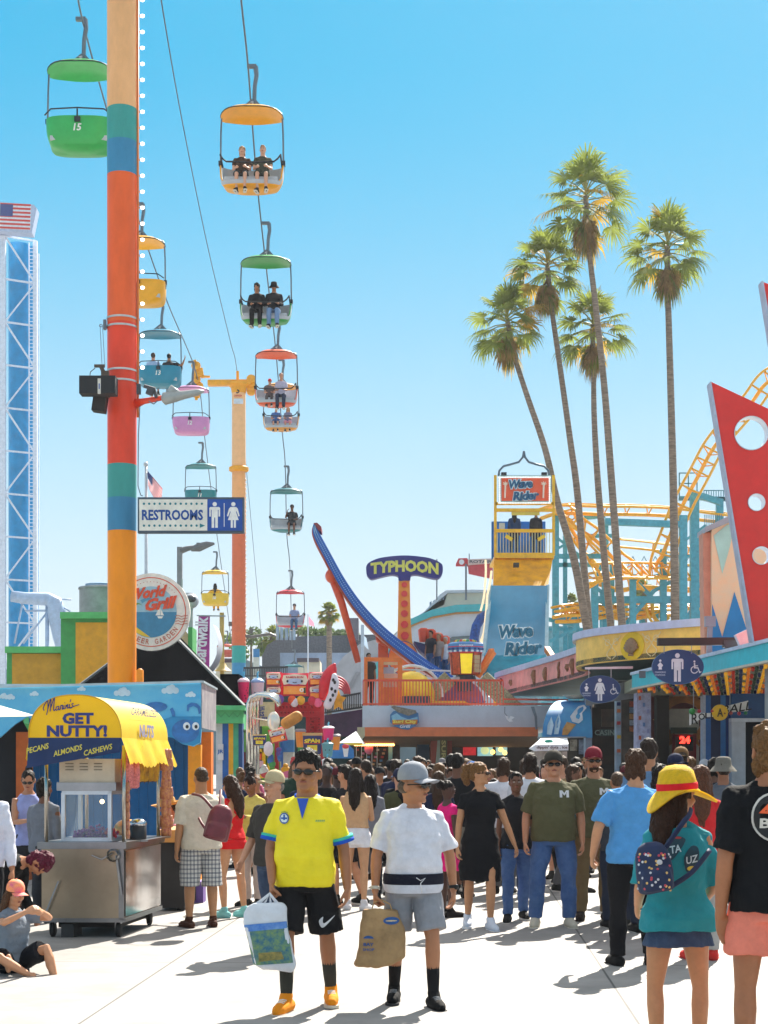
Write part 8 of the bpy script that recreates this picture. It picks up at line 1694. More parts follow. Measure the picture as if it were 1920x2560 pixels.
for a in ((720, 240, 1180, 258, .42, 0), (600, 215, 720, 205, .32, 1), (430, 440, 760, 440, .30, 2), (440, 490, 690, 488, .28, 3), (640, 690, 1290, 690, .45, 1), (560, 322, 760, 322, .25, 2), (1235, 80, 1390, 130, .4, 2), (1150, 105, 1440, 108, .25, 3), (440, 790, 620, 792, .35, 2), (860, 745, 950, 745, .35, 2), (1180, 350, 1300, 260, .16, 3), (840, 830, 1000, 640, .28, 1), (1000, 640, 1110, 580, .25, 1), (440, 400, 560, 330, .16, 3), (440, 330, 580, 440, .16, 3), (730, 240, 740, 470, .12, 3), (880, 560, 1000, 690, .25, 1), (880, 690, 950, 840, .25, 2), (1170, 830, 1290, 640, .28, 2), (640, 600, 760, 690, .22, 1), (400, 930, 560, 850, .2, -3), (1060, 440, 1170, 440, .2, 2), (1180, 440, 1300, 440, .2, 3), (1240, 470, 1280, 470, .3, 1), (660, 590, 720, 440, .2, 2), (380, 800, 560, 840, .25, 0), (370, 860, 640, 862, .2, 3), (1000, 555, 1170, 520, .2, 2)):
 sup(q, *a[:4], a[4], a[5])
q.build('cross_beam', tl, rc)
q = MB()
for x0, x1, y in ((1148, 1250, 20), (1148, 1250, -40)): sup(q, x0, y, x1, y, .07, 2)
for x in (1148, 1200, 1250): sup(q, x, 110, x, -42, .07, 2)
for x in range(1290, 1450, 14): sup(q, x, 110, x, 60, .05, 3)
sup(q, 1290, 60, 1450, 60, .06, 3); sup(q, 1145, 110, 1250, 110, .2, 2); sup(q, 1290, 110, 1450, 112, .25, 3)
for x in range(1295, 1400, 12): sup(q, x, 270, x + 0, 200, .05, 2)
for k in range(7): sup(q, 850 + k * 65, 500, 880 + k * 65, 440, .05, 12); sup(q, 880 + k * 65, 440, 910 + k * 65, 500, .05, 12)
sup(q, 850, 500, 1310, 500, .05, 12)
q.build('catwalk', M('#4A8290', .5, .2, .1), rc)
for i, (x0, x1, y0, c, d) in enumerate(((350, 560, 850, '#6FA8B8', 100), (560, 820, 860, '#7EB4C0', 102), (820, 1080, 840, '#D8D4C8', 104), (1080, 1320, 830, '#B8A070', 106))):
 q = MB(); a = Z5(x0, y0, d); b = Z5(x1, y0, d); q.box(((a.x + b.x) / 2, d + 1, a.z / 2), (b.x - a.x, 2, a.z)); q.box(((a.x + b.x) / 2, d + 1, a.z), (b.x - a.x + .3, 2.3, .15)); settag(q.build('ride_shed', M(c, .6, 0, .3, 1)), ['teal', 'pale teal', 'cream', 'tan'][i] + ' low ride shed behind the coaster supports', 'shed')
q = MB()
pts = [(-400, 1700)]; rr = random.Random(4); x = -400
while x < 2400: x += rr.uniform(30, 110); pts.append((x, 1690 - rr.uniform(0, 60)))
pts += [(2400, 1950), (-400, 1950)]
hq = ext(MB(), pts, 320, 60).build('hills', M('#6F8A94', .9, 0, .3, .05)); hq['kind'] = 'structure'
# ================================================================ people on the boardwalk
from mathutils.bvhtree import BVHTree
def project(root, f, target, name, mats, fill, o, yaw=0):
 """marking laid on a garment: fill(q, X) draws in a frame standing in front of the figure (figure coordinates)"""
 W = wm(root); tgt = bpy.data.objects[target]; bv = BVHTree.FromPolygons([v.co.copy() for v in tgt.data.vertices], [tuple(p.vertices) for p in tgt.data.polygons])
 a = R_(yaw); X = frame(Vector(o), (math.cos(a), math.sin(a), 0), (0, 0, 1)); n = X.to_3x3() @ Vector((0, 0, 1))
 q = MB(); fill(q, X); out = []
 for v in q.v:
  v = Vector(v); z = (v - Vector(o)).dot(n); base = v - n * z + n * .6; h = bv.ray_cast(base, -n)
  out.append((h[0] + n * (.009 + z)) if h[0] else v)
 q.v = [tuple(v) for v in out]; me = q.me(mats); ob = bpy.data.objects.new(name, me); COL.objects.link(ob); ob.parent = tgt; WMX[ob.name] = W; return ob
def pp(label, x, yf, ytop, Y=None, capadd=.02, **k):
 loc = gpt(x, yf) if Y is None else Vector(((x - CX) / F * Y, Y, 0)); Y = loc.y
 k.setdefault('h', hgt(ytop, Y) - capadd); return person(label, loc, **k)
RELAX = ((.14, .0, -1), (.06, -.20, -1))
WALK1 = (((.02, -.22, -1), (.0, .10, -1)), ((.02, .16, -1), (.0, .38, -1)))
WALK2 = (((.02, .16, -1), (.0, .38, -1)), ((.02, -.22, -1), (.0, .10, -1)))
STAND = (((.06, -.02, -1), (.02, .03, -1)), ((.06, .02, -1), (.02, .05, -1)))
def plaid():
 m = bpy.data.materials.new("m_plaid"); m.use_nodes = True; nt = m.node_tree; N = nt.nodes; L = nt.links; b = N['Principled BSDF']; b.inputs['Roughness'].default_value = .85
 tc = N.new('ShaderNodeTexCoord'); cur = None
 for ax, sc_, col in (('X', 9, (.32, .33, .40, 1)), ('Z', 7, (.30, .33, .42, 1)), ('X', 23, (.55, .55, .58, 1)), ('Z', 19, (.6, .6, .62, 1))):
  w = N.new('ShaderNodeTexWave'); w.bands_direction = ax; w.inputs['Scale'].default_value = sc_; w.inputs['Distortion'].default_value = .6; L.new(tc.outputs['Object'], w.inputs[0])
  mr = N.new('ShaderNodeMapRange'); mr.inputs[1].default_value = .62; mr.inputs[2].default_value = .72; mr.inputs[4].default_value = .75; L.new(w.outputs['Fac'], mr.inputs[0])
  mx = N.new('ShaderNodeMix'); mx.data_type = 'RGBA'; mx.blend_type = 'MULTIPLY'; L.new(mr.outputs[0], mx.inputs[0]); mx.inputs[7].default_value = col
  if cur: L.new(cur, mx.inputs[6])
  else: mx.inputs[6].default_value = (.70, .68, .62, 1)
  cur = mx.outputs[2]
 L.new(cur, b.inputs['Base Color']); return m
denim = M('#2F4C7C', .85, 0, .3, 10, .3, 80, tint='#4A6A98'); denimD = M('#24344E', .85, 0, .25, 10, .3, 80, tint='#3A506E')
vA = .0068
rA, fA = pp('man in yellow football shirt with blue trim and sunglasses, carrying a picture carrier bag', 762, 2522, 1872, skin='#A06A48', w=1.0, belly=.045, hs=1.16, jaw=1.12, hair=('tuft', '#17120f'), shades=True, vox=vA,
 face=-6, tilt=2, top=('tee', M('#F0DC14', .7, 0, .07, 5, .2, 60)), sleeve=.80, loose=True, cuff=True, collar='#1D55C0', hem=.855, ease=.018, bottom=('shorts', '#17171A', 1.16, .93), socks=('#3B3A33', .23), shoes=('shoe', '#E98C1C', '#D9CFBC', '#EDEAE4'),
 nd=.03, side=1.5, twist=-5, legs=(((.12, .16, -1), (.02, .38, -1)), ((.04, -.26, -1), (.0, .0, -1))), arms=(((.24, .14, -1), (.10, -.16, -1), (.0, -.1, -1), .45), ((.22, -.10, -1), (-.14, -.62, -1), (-.05, -.2, -1), 1.25)))
tA = rA['_top']; bA = rA['_bot']; S = fA.s
def crest(q, X):
 q.poly(disc(0, 0, .034, .038, 16), X, .001); q.mat(1).poly(disc(0, 0, .026, .030, 14), X @ Matrix.Translation((0, 0, .002)), .001); q.mat(0).poly([(-.006, -.026), (.006, -.026), (.006, .026), (-.006, .026)], X @ Matrix.Translation((0, 0, .004)), .001).poly([(-.022, -.005), (.022, -.005), (.022, .006), (-.022, .006)], X @ Matrix.Translation((0, 0, .004)), .001)
 for i in range(5): q.mat(2).poly(disc(-.02 + .01 * i, .046 - abs(i - 2) * .003, .0035, n=6), X, .001)
project(rA, fA, tA, 'crest', [M('#1E56A8'), M('#DCE8E8'), M('#2E7A4A')], crest, (-.135 * S, -.3, 1.30 * S))
project(rA, fA, tA, 'chest_mark', M('#3E8E6E'), lambda q, X: text(q, 'RRRRR', X, .065, .012, .03, .4), (.11 * S, -.3, 1.285 * S))
def placket(q, X): q.poly([(-.04, .05), (0, -.09), (.04, .05)], X, .002)
project(rA, fA, tA, 'placket', M('#1D4FB8'), placket, (-.01, -.3, 1.385 * S))
def swoosh(q, X): q.poly(sp2([(-.055, .0), (-.045, -.03), (-.02, -.035), (.055, .045), (-.015, -.008), (-.03, .002), (-.028, .035), (-.05, .015), (-.055, 0)], 4)[:-1], X, .002)
project(rA, fA, bA, 'swoosh', M('#D6D8DC'), swoosh, (.20 * S, -.4, .60 * S), 8)
rB, fB = pp('man in white tee and light grey cap looking right, carrying a crumpled paper bag', 1032, 2514, 1902, capadd=.035, skin='#A9714E', w=1.0, belly=.05, hs=1.13, jaw=1.05, hair=('sides', '#5a4c42'), hat=('cap', '#8E939C'), shades=True, vox=vA,
 face=5, turn=48, tilt=4, top=('tee', '#D3D4DE'), sleeve=.85, loose=True, ease=.026, flare=.0, hem=.965, waist=.93, bottom=('shorts', '#8B8E96', 1.14, .86), socks=('#17171a', .25), shoes=('shoe', '#141416', '#3A3A3C', '#8A8C90'), collar='#DCDDE6',
 nd=.03, twist=6, legs=(((.10, -.24, -1), (.02, .02, -1)), ((.06, .14, -1), (.0, .36, -1))), arms=(((.34, .05, -1), (.10, -.10, -1), (.0, -.1, -1), .5), ((.30, .0, -1), (.05, -.22, -1), (.0, -.1, -1), 1.2)))
def band(f, root, nm, z0, z1, e, col):
 q = MB(); L = []
 for i in range(4):
  z = z0 + (z1 - z0) * i / 3; rx, ry, cy = tor_at(f.T, z); L.append(((0, cy - f.belly * .55, z), rx * f.w + e + f.belly * .45, ry * (.4 + .6 * f.w) + e + f.belly * .6))
 q.rings(L, f.R, 28, 2.35); me = q.me([fab(col)], True); autosmooth(me); return f.put(root, nm, me)
band(fB, rB, 'waistband', .905, .985, .028, '#171A2A'); band(fB, rB, 'white_band', .845, .907, .030, '#C9CCD8')
q = MB(); c = fB.R @ V(0, -.262, .945)
q.tube([c + V(-.03, 0, .02), c + V(0, -.01, 0), c + V(.035, 0, .018), c + V(.0, -.01, -.02), c + V(.01, -.01, -.09)], .0035, 5); fB.put(rB, 'drawstring', q.me([fab('#D8D8DC')], True))
for sd, col, nm in ((1, '#1a1a1c', 'watch'), (-1, '#B8B4A8', 'bracelet')):
 s_, e, w_, a, bb, hd, _ = fB.arm[sd]; q = MB(); q.tube([w_ - bb * .035, w_ - bb * .012], .036, 16);
 if sd == 1: q.ell(w_ - bb * .022 + V(.02, -.03, 0), (.018, .012, .020))
 fB.put(rB, nm, q.me([M(col, .35, .3, 0)], True))
def bagthing(name, label, cat, c, pts, dep, mat, lean=0):
 root = thing(name, label, cat, c); q = MB(); L = [(V(c.x + x, c.y + y, c.z + z), rx, ry) for x, y, z, rx, ry in pts]; q.rings(L, None, 30, 4); me = remesh(q, .012, 1, [mat]); wrinkle(me, .022, (6, 6, 5), 3); o = link('bag_body', me, root); autosmooth(me, 25); return root, o
hA = worldpt(rA, fA, fA.arm[-1][2] + fA.arm[-1][5] * .09); hB = worldpt(rB, fB, fB.arm[-1][2] + fB.arm[-1][5] * .09)
c = hA + V(-.03, -.07, -.27)
rb1, ob1 = bagthing('carrier_bag', 'white plastic carrier bag printed with a green and blue reef picture', 'bag', c, [(.07, 0, -.235, .10, .030), (.06, 0, -.20, .135, .05), (.02, 0, -.05, .145, .055), (-.01, 0, .08, .145, .045), (-.01, 0, .15, .14, .035), (.0, 0, .19, .13, .025), (.01, .0, .215, .10, .015)], 0, M('#D5DAE2', .35, 0, .1, 6, .2, 20))
W1 = WMX[rb1.name]; bv = BVHTree.FromPolygons([W1 @ v.co for v in ob1.data.vertices], [tuple(p.vertices) for p in ob1.data.polygons])
def onbag(bv, root, par, nm, pts, m, c, lift=.006, grid=9):
 q = MB(); (x0, z0), (x1, z1), (x2, z2), (x3, z3) = pts; vs = []
 for j in range(grid + 1):
  for i in range(grid + 1):
   u, v = i / grid, j / grid; x = (x0 * (1 - u) + x1 * u) * (1 - v) + (x3 * (1 - u) + x2 * u) * v; z = (z0 * (1 - u) + z1 * u) * (1 - v) + (z3 * (1 - u) + z2 * u) * v; o_ = V(c.x + x, c.y - .5, c.z + z); h = bv.ray_cast(o_, V(0, 1, 0)); vs.append((h[0] if h[0] else V(o_.x, c.y, o_.z)) + V(0, -lift, 0))
 q.add(vs, [(j * (grid + 1) + i, j * (grid + 1) + i + 1, (j + 1) * (grid + 1) + i + 1, (j + 1) * (grid + 1) + i) for j in range(grid) for i in range(grid)]); o = q.build(nm, m, root, True); o.parent = par; return o
q = MB(); [q.tube([c + V(x - .03, 0, .19), c + V(.02, 0, .28), c + V(x + .03, 0, .19)], [.014, .012, .014], 8, flat=.4) for x in (-.06, .06)]; q.build('handle', M('#D5DAE2', .4), rb1, True)
onbag(bv, rb1, ob1, 'picture', [(-.09, -.195), (.18, -.175), (.135, .10), (-.15, .075)], M('#17506A', .4, 0, .9, 28, tint='#7FA04A'), c)
onbag(bv, rb1, ob1, 'picture_sky', [(-.143, .03), (.138, .055), (.135, .10), (-.15, .075)], M('#2560B0', .4, 0, .5, 12, tint='#7AA8D8'), c, .009)
onbag(bv, rb1, ob1, 'picture_sand', [(-.05, -.17), (.12, -.15), (.10, -.10), (-.05, -.11)], M('#8A7A3A', .5, 0, .8, 22, tint='#1E4A3A'), c, .009)
c = hB + V(.04, -.03, -.23)
rb2, ob2 = bagthing('paper_bag', 'crumpled brown paper bag with blue oval logo, held by the grey capped man', 'bag', c, [(-.09, 0, -.20, .085, .05), (-.06, 0, -.185, .13, .07), (.0, 0, -.13, .17, .075), (.01, 0, .05, .150, .065), (.0, 0, .17, .125, .05), (.0, 0, .19, .12, .045)], 0, M('#A3835A', .8, 0, .2, 7, .5, 12))
W2 = WMX[rb2.name]; bv = BVHTree.FromPolygons([W2 @ v.co for v in ob2.data.vertices], [tuple(p.vertices) for p in ob2.data.polygons])
q = MB(); X = frame(c, (1, 0, 0), (0, 0, 1)); q.poly(disc(.07, .12, .055, .026, 20), X, .001); q.mat(1); q.poly(disc(.07, .12, .040, .005, 12), X @ Matrix.Translation((0, 0, .003)), .001); q.mat(0); text(q, 'BAY', X, .07, .022, .03, 0, .0, lambda x, y: (x - .085, y - .04)); q.poly(disc(-.085, .0, .035, .02, 12, 0, 180), X, .001); text(q, 'SHOP', X, .08, .018, .02, 0, 0, lambda x, y: (x - .085, y - .075))
q.v = [tuple((lambda h, v: (h[0] + V(0, -.005 + (v[1] - c.y), 0)) if h[0] else Vector(v))(bv.ray_cast(V(v[0], c.y - .5, v[2]), V(0, 1, 0)), v)) for v in q.v]; o = q.build('printed_marks', [M('#1D4E8E'), M('#C8B48A')], rb2); o.parent = ob2
q = MB(); q.tube([c + V(-.07, -.02, .17), c + V(-.05, -.01, .24), c + V(0, 0, .26), c + V(.06, -.01, .23), c + V(.08, -.02, .17)], .005, 6); q.build('handle', M('#A8895E', .8), rb2)
vB = .0085
pp('woman in short sleeved black dress, sunglasses and curly ponytail, looking right', 1200, 2323, 1900, sex='f', w=1.05, skin='#B9835C', hair=('pony', '#7A5530'), shades='#3a2a20', vox=vB, turn=62, face=4, top=('dress', '#0E0F14'), sleeve=.42, hem=.52, bottom=('none', '#0E0F14'), shoes=('shoe', '#C9CFDC', '#E4E4E8'), legs=WALK1,
 arms=(((.42, .0, -1), (.40, -.05, -1)), ((.20, .0, -1), (.10, -.25, -1))))
Mf = lambda q, X: [q.poly([(x * .048, y * .036) for x, y in p], X, .001) for p in ([(-1, -1), (-.45, -1), (-.45, 1), (-1, 1)], [(.45, -1), (1, -1), (1, 1), (.45, 1)], [(-.45, 1), (-.45, .2), (0, -.5), (0, .2)], [(.45, .2), (.45, 1), (0, .2), (0, -.5)])]
rD, fD = pp('broad man in olive tee lettered M, dark cap and blue jeans', 1384, 2316, 1872, capadd=.03, w=1.12, nd=.03, belly=.03, hs=1.05, skin='#BC8262', hair=('buzz', '#3a2c22'), hat=('cap', '#3A3630'), shades=True, vox=vB, face=-2, tilt=-6, top=('tee', '#56543A'), sleeve=.85, ease=.022, collar='#4C4A33', bottom=('pants', denim, 1.1), shoes=('shoe', '#BDB6A6', '#DCD6C8'), legs=(((.12, -.04, -1), (.02, .03, -1)), ((.16, -.10, -1), (.04, .10, -1))), arms=(((.26, .05, -1), (.05, -.2, -1)), ((.26, .05, -1), (.05, -.25, -1))))
project(rD, fD, rD['_top'], 'letter', M('#D0D0D2'), Mf, (.095, -.4, 1.33 * fD.s))
rE, fE = pp('bearded man in olive tee and maroon cap, standing right of the broad man', 1484, 2300, 1869, capadd=.03, w=1.10, skin='#B07858', hair=('buzz', '#3a2618'), hat=('cap', '#7A1C2C'), beard='#3E2A1C', shades=True, vox=vB, top=('tee', '#56543C'), sleeve=.8, bottom=('pants', '#6E5C40', 1.05), shoes=('shoe', '#2E2622', '#3A302A'), legs=STAND, arms=(RELAX, RELAX))
project(rE, fE, rE['_top'], 'letter', M('#D0D0D2'), Mf, (.095, -.4, 1.33 * fE.s))
pp('man in light blue tee and black trousers walking away, messy brown hair', 1582, 2412, 1872, w=1.12, skin='#C08A66', hair=('messy', '#4A3020'), noeyes=True, vox=vB, face=183, turn=-20, top=('tee', '#4F92CC'), sleeve=.85, loose=True, ease=.022, hem=.84, bottom=('pants', '#121216', 1.0), shoes=('shoe', '#101012', '#1c1c1e'), legs=(((.06, .04, -1), (.02, .02, -1)), ((.10, -.06, -1), (.02, .02, -1))), side=-2,
 arms=(((.42, .15, -1), (.12, -.45, -1), (0, -.3, -1), 1.2), ((.15, -.1, -1), (0, -.5, -.8))))
def sunhat(f, root):
 H = f.HR; C = H @ Matrix.Translation((0, .012, 1.668)) @ Matrix.Rotation(R_(-8), 4, 'X'); q = MB(); K = 40; prof = [(.001, .160), (.055, .153), (.098, .118), (.114, .05), (.117, .012), (.136, -.004), (.158, -.014), (.180, -.012)]
 vs = []
 for th in (0, -.006):
  for r, z in prof:
   for k in range(K):
    a = 2 * math.pi * k / K; fl = max(0, (r - .117) / .063); x = (r + th * .5) * math.cos(a) * (1 + .12 * fl * max(0, -math.sin(a))); y = (r + th * .5) * math.sin(a) * (1.05 + .35 * fl * max(0, -math.sin(a)))
    vs.append(C @ V(x, y, z + th + fl * (.050 * math.sin(a * 2 + 2.0) - .018 - .035 * max(0, math.sin(a))) ))
 n = len(prof); fs = []
 for s_ in (0, n): fs += [((s_ + i) * K + k, (s_ + i) * K + (k + 1) % K, (s_ + i + 1) * K + (k + 1) % K, (s_ + i + 1) * K + k)[::-1 if s_ else 1] for i in range(n - 1) for k in range(K)]
 q.add(vs, fs); h_ = f.put(root, 'sun_hat', q.me([M('#F2C616', .75, 0, .1, 40, .5, 160, trans=.2)], True))
 q = MB(); q.lathe([(.1185, .008), (.1195, .03), (.118, .048), (.114, .05)], C @ Matrix.Scale(1.05, 4, (0, 1, 0)), K); b_ = f.put(root, 'hat_band', q.me([fab('#D8202C')], True)); b_.parent = h_
rG, fG = pp('woman in floppy yellow sun hat, teal tee and denim shorts, seen from behind', 1694, 2690, 1891, Y=8.7, h=1.60, sex='f', w=1.02, skin='#BE8258', hair=('long', '#3A2418'), noeyes=True, vox=vA, face=184, turn=-72, tilt=4, top=('tee', M('#128A94', .8, 0, .12, 5, .25, 50)), sleeve=.98, loose=True, ease=.036, flare=.025, hem=.845, fold=.018, bottom=('skirt', denimD, .755), shoes=('shoe', '#7A8088'),
 legs=(((.10, -.02, -1), (-.03, .06, -1)), ((.10, .02, -1), (-.03, .04, -1))), arms=(((.24, .02, -1), (-.1, -.7, -.5)), ((.24, .0, -1), (-.1, -.8, -.5))), extra=[sunhat])
def backproject(root, f, target, name, mats, fill, o):
 return project(root, f, target, name, mats, fill, o, 0)
backproject(rG, fG, rG['_top'], 'shirt_print', [M('#16404E'), M('#C8DCE0'), M('#D8C04A'), M('#B83A3A')], lambda q, X: [q.mat(0).poly(sp2([(-.07, .05), (-.02, .075), (.03, .06), (.02, .03), (-.03, -.04), (-.06, -.05), (-.07, .05)], 3)[:-1], X, .001), text(q.mat(1), 'TA', X, .055, .04, .02, .2, .003, lambda x, y: (x - .025, y + .005), 1, 12), q.mat(0).poly(sp2([(.03, -.11), (.02, -.04), (.06, .02), (.10, .01), (.10, -.06), (.06, -.13), (.03, -.11)], 3)[:-1], X, .001), text(q.mat(1), 'UZ', X, .07, .04, .02, .2, .004, lambda x, y: (x + .065, y - .05), 1, 12), q.mat(2).poly(disc(.065, -.10, .028, .014, 12), X @ Matrix.Translation((0, 0, .004)), .001), q.mat(3).poly(disc(-.01, .065, .02, .006, 10), X @ Matrix.Translation((0, 0, .004)), .001)], (-.01, -.6, 1.21))
def backpack(label, c, w, d, h, mat, dots=None, straps=(), roll=0):
 root = thing('backpack', label, 'backpack', c); q = MB(); q.rings([(V(c.x, c.y, c.z + z * h), rx * w, ry * d) for z, rx, ry in ((-.5, .36, .5), (-.46, .48, .62), (-.1, .5, .62), (.25, .46, .52), (.42, .34, .38), (.5, .16, .2))], None, 24, 2.8); q.rings([(V(c.x, c.y - d * .5, c.z + z * h), rx * w, ry * d) for z, rx, ry in ((-.44, .36, .3), (-.38, .42, .36), (-.08, .40, .34), (.0, .3, .2))], None, 20, 2.8)
 me = remesh(q, .010, 1, [mat]); me.transform(Matrix.Translation(c) @ Matrix.Rotation(R_(roll), 4, 'Y') @ Matrix.Translation(-c)); wrinkle(me, .006); o = link('pack_body', me, root)
 bv = BVHTree.FromPolygons([v.co for v in me.vertices], [tuple(p.vertices) for p in me.polygons]); Wi = wm(root)
 if dots:
  q = MB(); r_ = random.Random(5)
  for i in range(dots):
   x, z = r_.uniform(-.42, .42) * w, r_.uniform(-.45, .3) * h; hh = bv.ray_cast(V(x, -.6, z), V(0, 1, 0))
   if hh[0]: q.mat(i % 3); q.ell(Wi @ hh[0], (.007, .004, .007) if i else (.016, .006, .016), nu=8, nv=5)
  m_ = q.build('printed_dots', [M('#D2D6DC'), M('#C84A5A'), M('#E8C070')], root); m_.parent = o
 for pts in straps: q = MB(); q.tube(spline(pts, 5), .014, 8, flat=.5); q.build('strap', mat, root, True)
 return root
backpack('small navy backpack dotted with red and white, slung low on the sun hat woman', P(1634, 2168, 8.42), .20, .11, .27, M('#14284E', .7, 0, .2, 12), 46, [[P(1660, 2125, 8.5), P(1705, 2060, 8.48), P(1722, 2040, 8.50), P(1728, 2022, 8.58)], [P(1680, 2215, 8.45), P(1730, 2180, 8.45), P(1775, 2125, 8.55)]], -8)
rH, fH = pp('tall blond man in black tee with round print and pink shorts, back turned, right border', 1924, 2700, 1804, Y=8.1, capadd=.0, nd=.02, w=.94, skin='#A86C48', hair=('messy', '#7A5632'), noeyes=True, vox=vA, face=186, top=('tee', '#101216'), sleeve=.82, loose=True, ease=.024, hem=.86, bottom=('shorts', '#E8836E', 1.15, .62), legs=STAND, arms=(((.16, .05, -1), (.04, -.15, -1), (-.3, -.1, -1), .35), RELAX), palm={1: (0, 1, 0)})
backproject(rH, fH, rH['_top'], 'round_print', [M('#D8D4CC'), M('#101216'), M('#E8602C')], lambda q, X: [q.mat(0).poly(disc(0, 0, .125, n=30), X, .001), q.mat(1).poly(disc(0, 0, .115, n=30), X @ Matrix.Translation((0, 0, .002)), .001), text(q.mat(0), 'BSA', X, .17, .05, .03, 0, .005, lambda x, y: (x, y - .03)), q.mat(2).poly([(-.09, .02), (-.04, .07), (0, .04), (.05, .08), (.09, .03), (.0, .015)], X @ Matrix.Translation((0, 0, .004)), .001)], (-.00, -.6, 1.305 * fH.s))
rI, fI = pp('shaven headed man in cream tee and plaid shorts with a maroon backpack, seen from behind', 502, 2318, 1913, w=1.16, skin='#B07C54', hair=('buzz', '#4A3A2E'), noeyes=True, vox=vB, face=205, top=('tee', '#D2C8B4'), sleeve=.9, loose=True, ease=.026, bottom=('shorts', plaid(), 1.15, 1.12), shoes=('sandal', '#4A2C20', '#2A1A14'), legs=STAND, arms=(RELAX, ((.1, -.3, -1), (-.2, -.8, -.3))))
backpack('maroon leather backpack worn by the man in plaid shorts', P(548, 2056, 16.0), .26, .16, .36, M('#6E2430', .5, 0, .2, 10), None, [[P(530, 2020, 16.0), P(505, 1992, 16.1), P(480, 1985, 16.25)], [P(549, 2015, 16.0), P(551, 1992, 16.1), P(552, 1975, 16.2)], [P(520, 2080, 16.05), P(505, 2060, 16.1), P(497, 2045, 16.2)]], 14)
pp('woman in red swimsuit and mint clogs with long dark hair, standing by the backpack man', 578, 2293, 1958, sex='f', w=1.12, skin='#C48E68', hair=('long', '#3A2418'), noeyes=True, vox=vB, face=230, tilt=14, h=1.56, top=('tank', '#D81E22'), hem=.97, ease=.008, bottom=('brief', '#D81E22'), shoes=('clog', '#7FBCBC', '#8FCACA'), legs=(((.04, -.1, -1), (0, .1, -1)), ((.06, .1, -1), (0, .15, -1))), arms=(((.1, -.3, -1), (-.1, -.9, .2)), ((.1, -.3, -1), (-.1, -.9, .1))))
pp('older man in tan cap, dark tee and jeans, half hidden behind the yellow shirt', 684, 2388, 1928, Y=14.2, w=1.1, skin='#C08A6C', hair=('sides', '#8A8078'), hat=('cap', '#B5A684'), vox=vB, face=-38, turn=-12, top=('tee', '#3E3A36'), sleeve=.95, loose=True, ease=.03, bottom=('pants', denimD, 1.15), shoes=('shoe', '#2E3236', '#24282c'), legs=(((.04, -.1, -1), (0, .1, -1)), ((.1, .25, -1), (0, .55, -1))), arms=(((.2, -.1, -1), (0, -.5, -.9)), ((.25, -.1, -1), (.05, -.6, -.9))))
pp('woman in pale yellow top with dark bun looking down at her phone', 630, 2265, 1948, sex='f', hair=('bun', '#2A1A14'), skin='#8A5638', vox=.012, face=-30, tilt=30, h=1.55, top=('long', '#D2BE62'), bottom=('pants', '#B8A8A0'), arms=(((.1, -.5, -1), (-.3, -1, .3)), ((.1, -.5, -1), (-.3, -1, .3))))
pp('man with curly dark hair in black tee and shorts, right behind the yellow shirt', 862, 2262, 1909, hair=('tuft', '#1C1410'), skin='#B5805E', beard='#2a1c14', vox=.012, face=232, top=('tee', '#1C1E24'), bottom=('shorts', '#16161A', 1.1, .9), legs=WALK1, arms=(RELAX, RELAX))
pp('woman with waist long dark hair, bare back and white shorts', 890, 2275, 1930, sex='f', hair=('long', '#22160F'), skin='#C0906A', noeyes=True, vox=.012, face=170, h=1.63, top=('tank', '#C9A078'), hem=1.02, bottom=('shorts', '#DCDCE2', 1.1, .35), shoes=('shoe', '#C8C8CC'), arms=(((.1, -.3, -1), (-.2, -.9, .1)), ((.1, -.3, -1), (-.2, -.9, .1))))
pp('person in grey long sleeve top beside the woman in white shorts', 925, 2250, 1948, hair=('long', '#1A1210'), sex='f', skin='olive', noeyes=True, vox=.014, face=190, h=1.55, top=('long', '#7A7C84'), bottom=('pants', '#2A2C34'))
pp('girl in hot pink dress with a hair puff', 1120, 2292, 1945, sex='f', hair=('puff', '#120C0A'), skin='#4A2C20', vox=.011, face=120, h=1.5, top=('dress', '#E01E78'), ease=.010, sleeve=.2, hem=.60, bottom=('none', '#fff'), shoes=('sandal', '#1c1816', '#2a2422'), arms=(RELAX, RELAX), w=.92)
pp('man in bucket hat and grey backpack-like vest seen from behind near the red fin', 1808, 2285, 1893, hair=('short', '#2A1E18'), hat=('bucket', '#6E6A62'), skin='olive', noeyes=True, vox=.012, face=175, top=('tee', '#5E646E'), bottom=('shorts', '#202430', 1.1, 1.0))
pp('woman with long brown hair in red tee, hidden behind the sun hat woman', 1752, 2398, 1903, sex='f', hair=('long', '#5A3420'), skin='light', noeyes=True, vox=.012, face=176, h=1.66, top=('tee', '#C8282C'), bottom=('pants', '#A8A4A0'), shoes=('shoe', '#C8302C', '#C84A40'))
pp('woman with curly dark hair and green patterned top left of the sun hat', 1650, 2350, 1885, sex='f', hair=('messy', '#1E1410'), skin='brown', noeyes=True, vox=.013, face=170, h=1.66, top=('tee', '#1E5A4A'), bottom=('pants', '#1C2028'))
pp('tall man with short dark brown hair rising above the blue tee man', 1621, 2330, 1843, hair=('short', '#2E2018'), skin='tan', noeyes=True, vox=.013, face=178, top=('tee', '#5C7CA0'), bottom=('pants', '#2A3040'))
pp('man with tan cap far right of the crowd, above the yellow hat', 1703, 2240, 1871, hair=('buzz', '#3A2A20'), hat=('cap', '#7A5A3A', None, 180), skin='light', noeyes=True, vox=.014, face=180, top=('tee', '#3A4450'), bottom=('pants', '#2A3040'))
pp('small child with cropped hair between the maroon cap man and the blue tee', 1543, 2318, 1922, hair=('buzz', '#5A4230'), skin='tan', noeyes=True, vox=.013, face=180, h=1.2 if False else 1.6, top=('tee', '#3A3E46'), bottom=('pants', '#2A3040'))
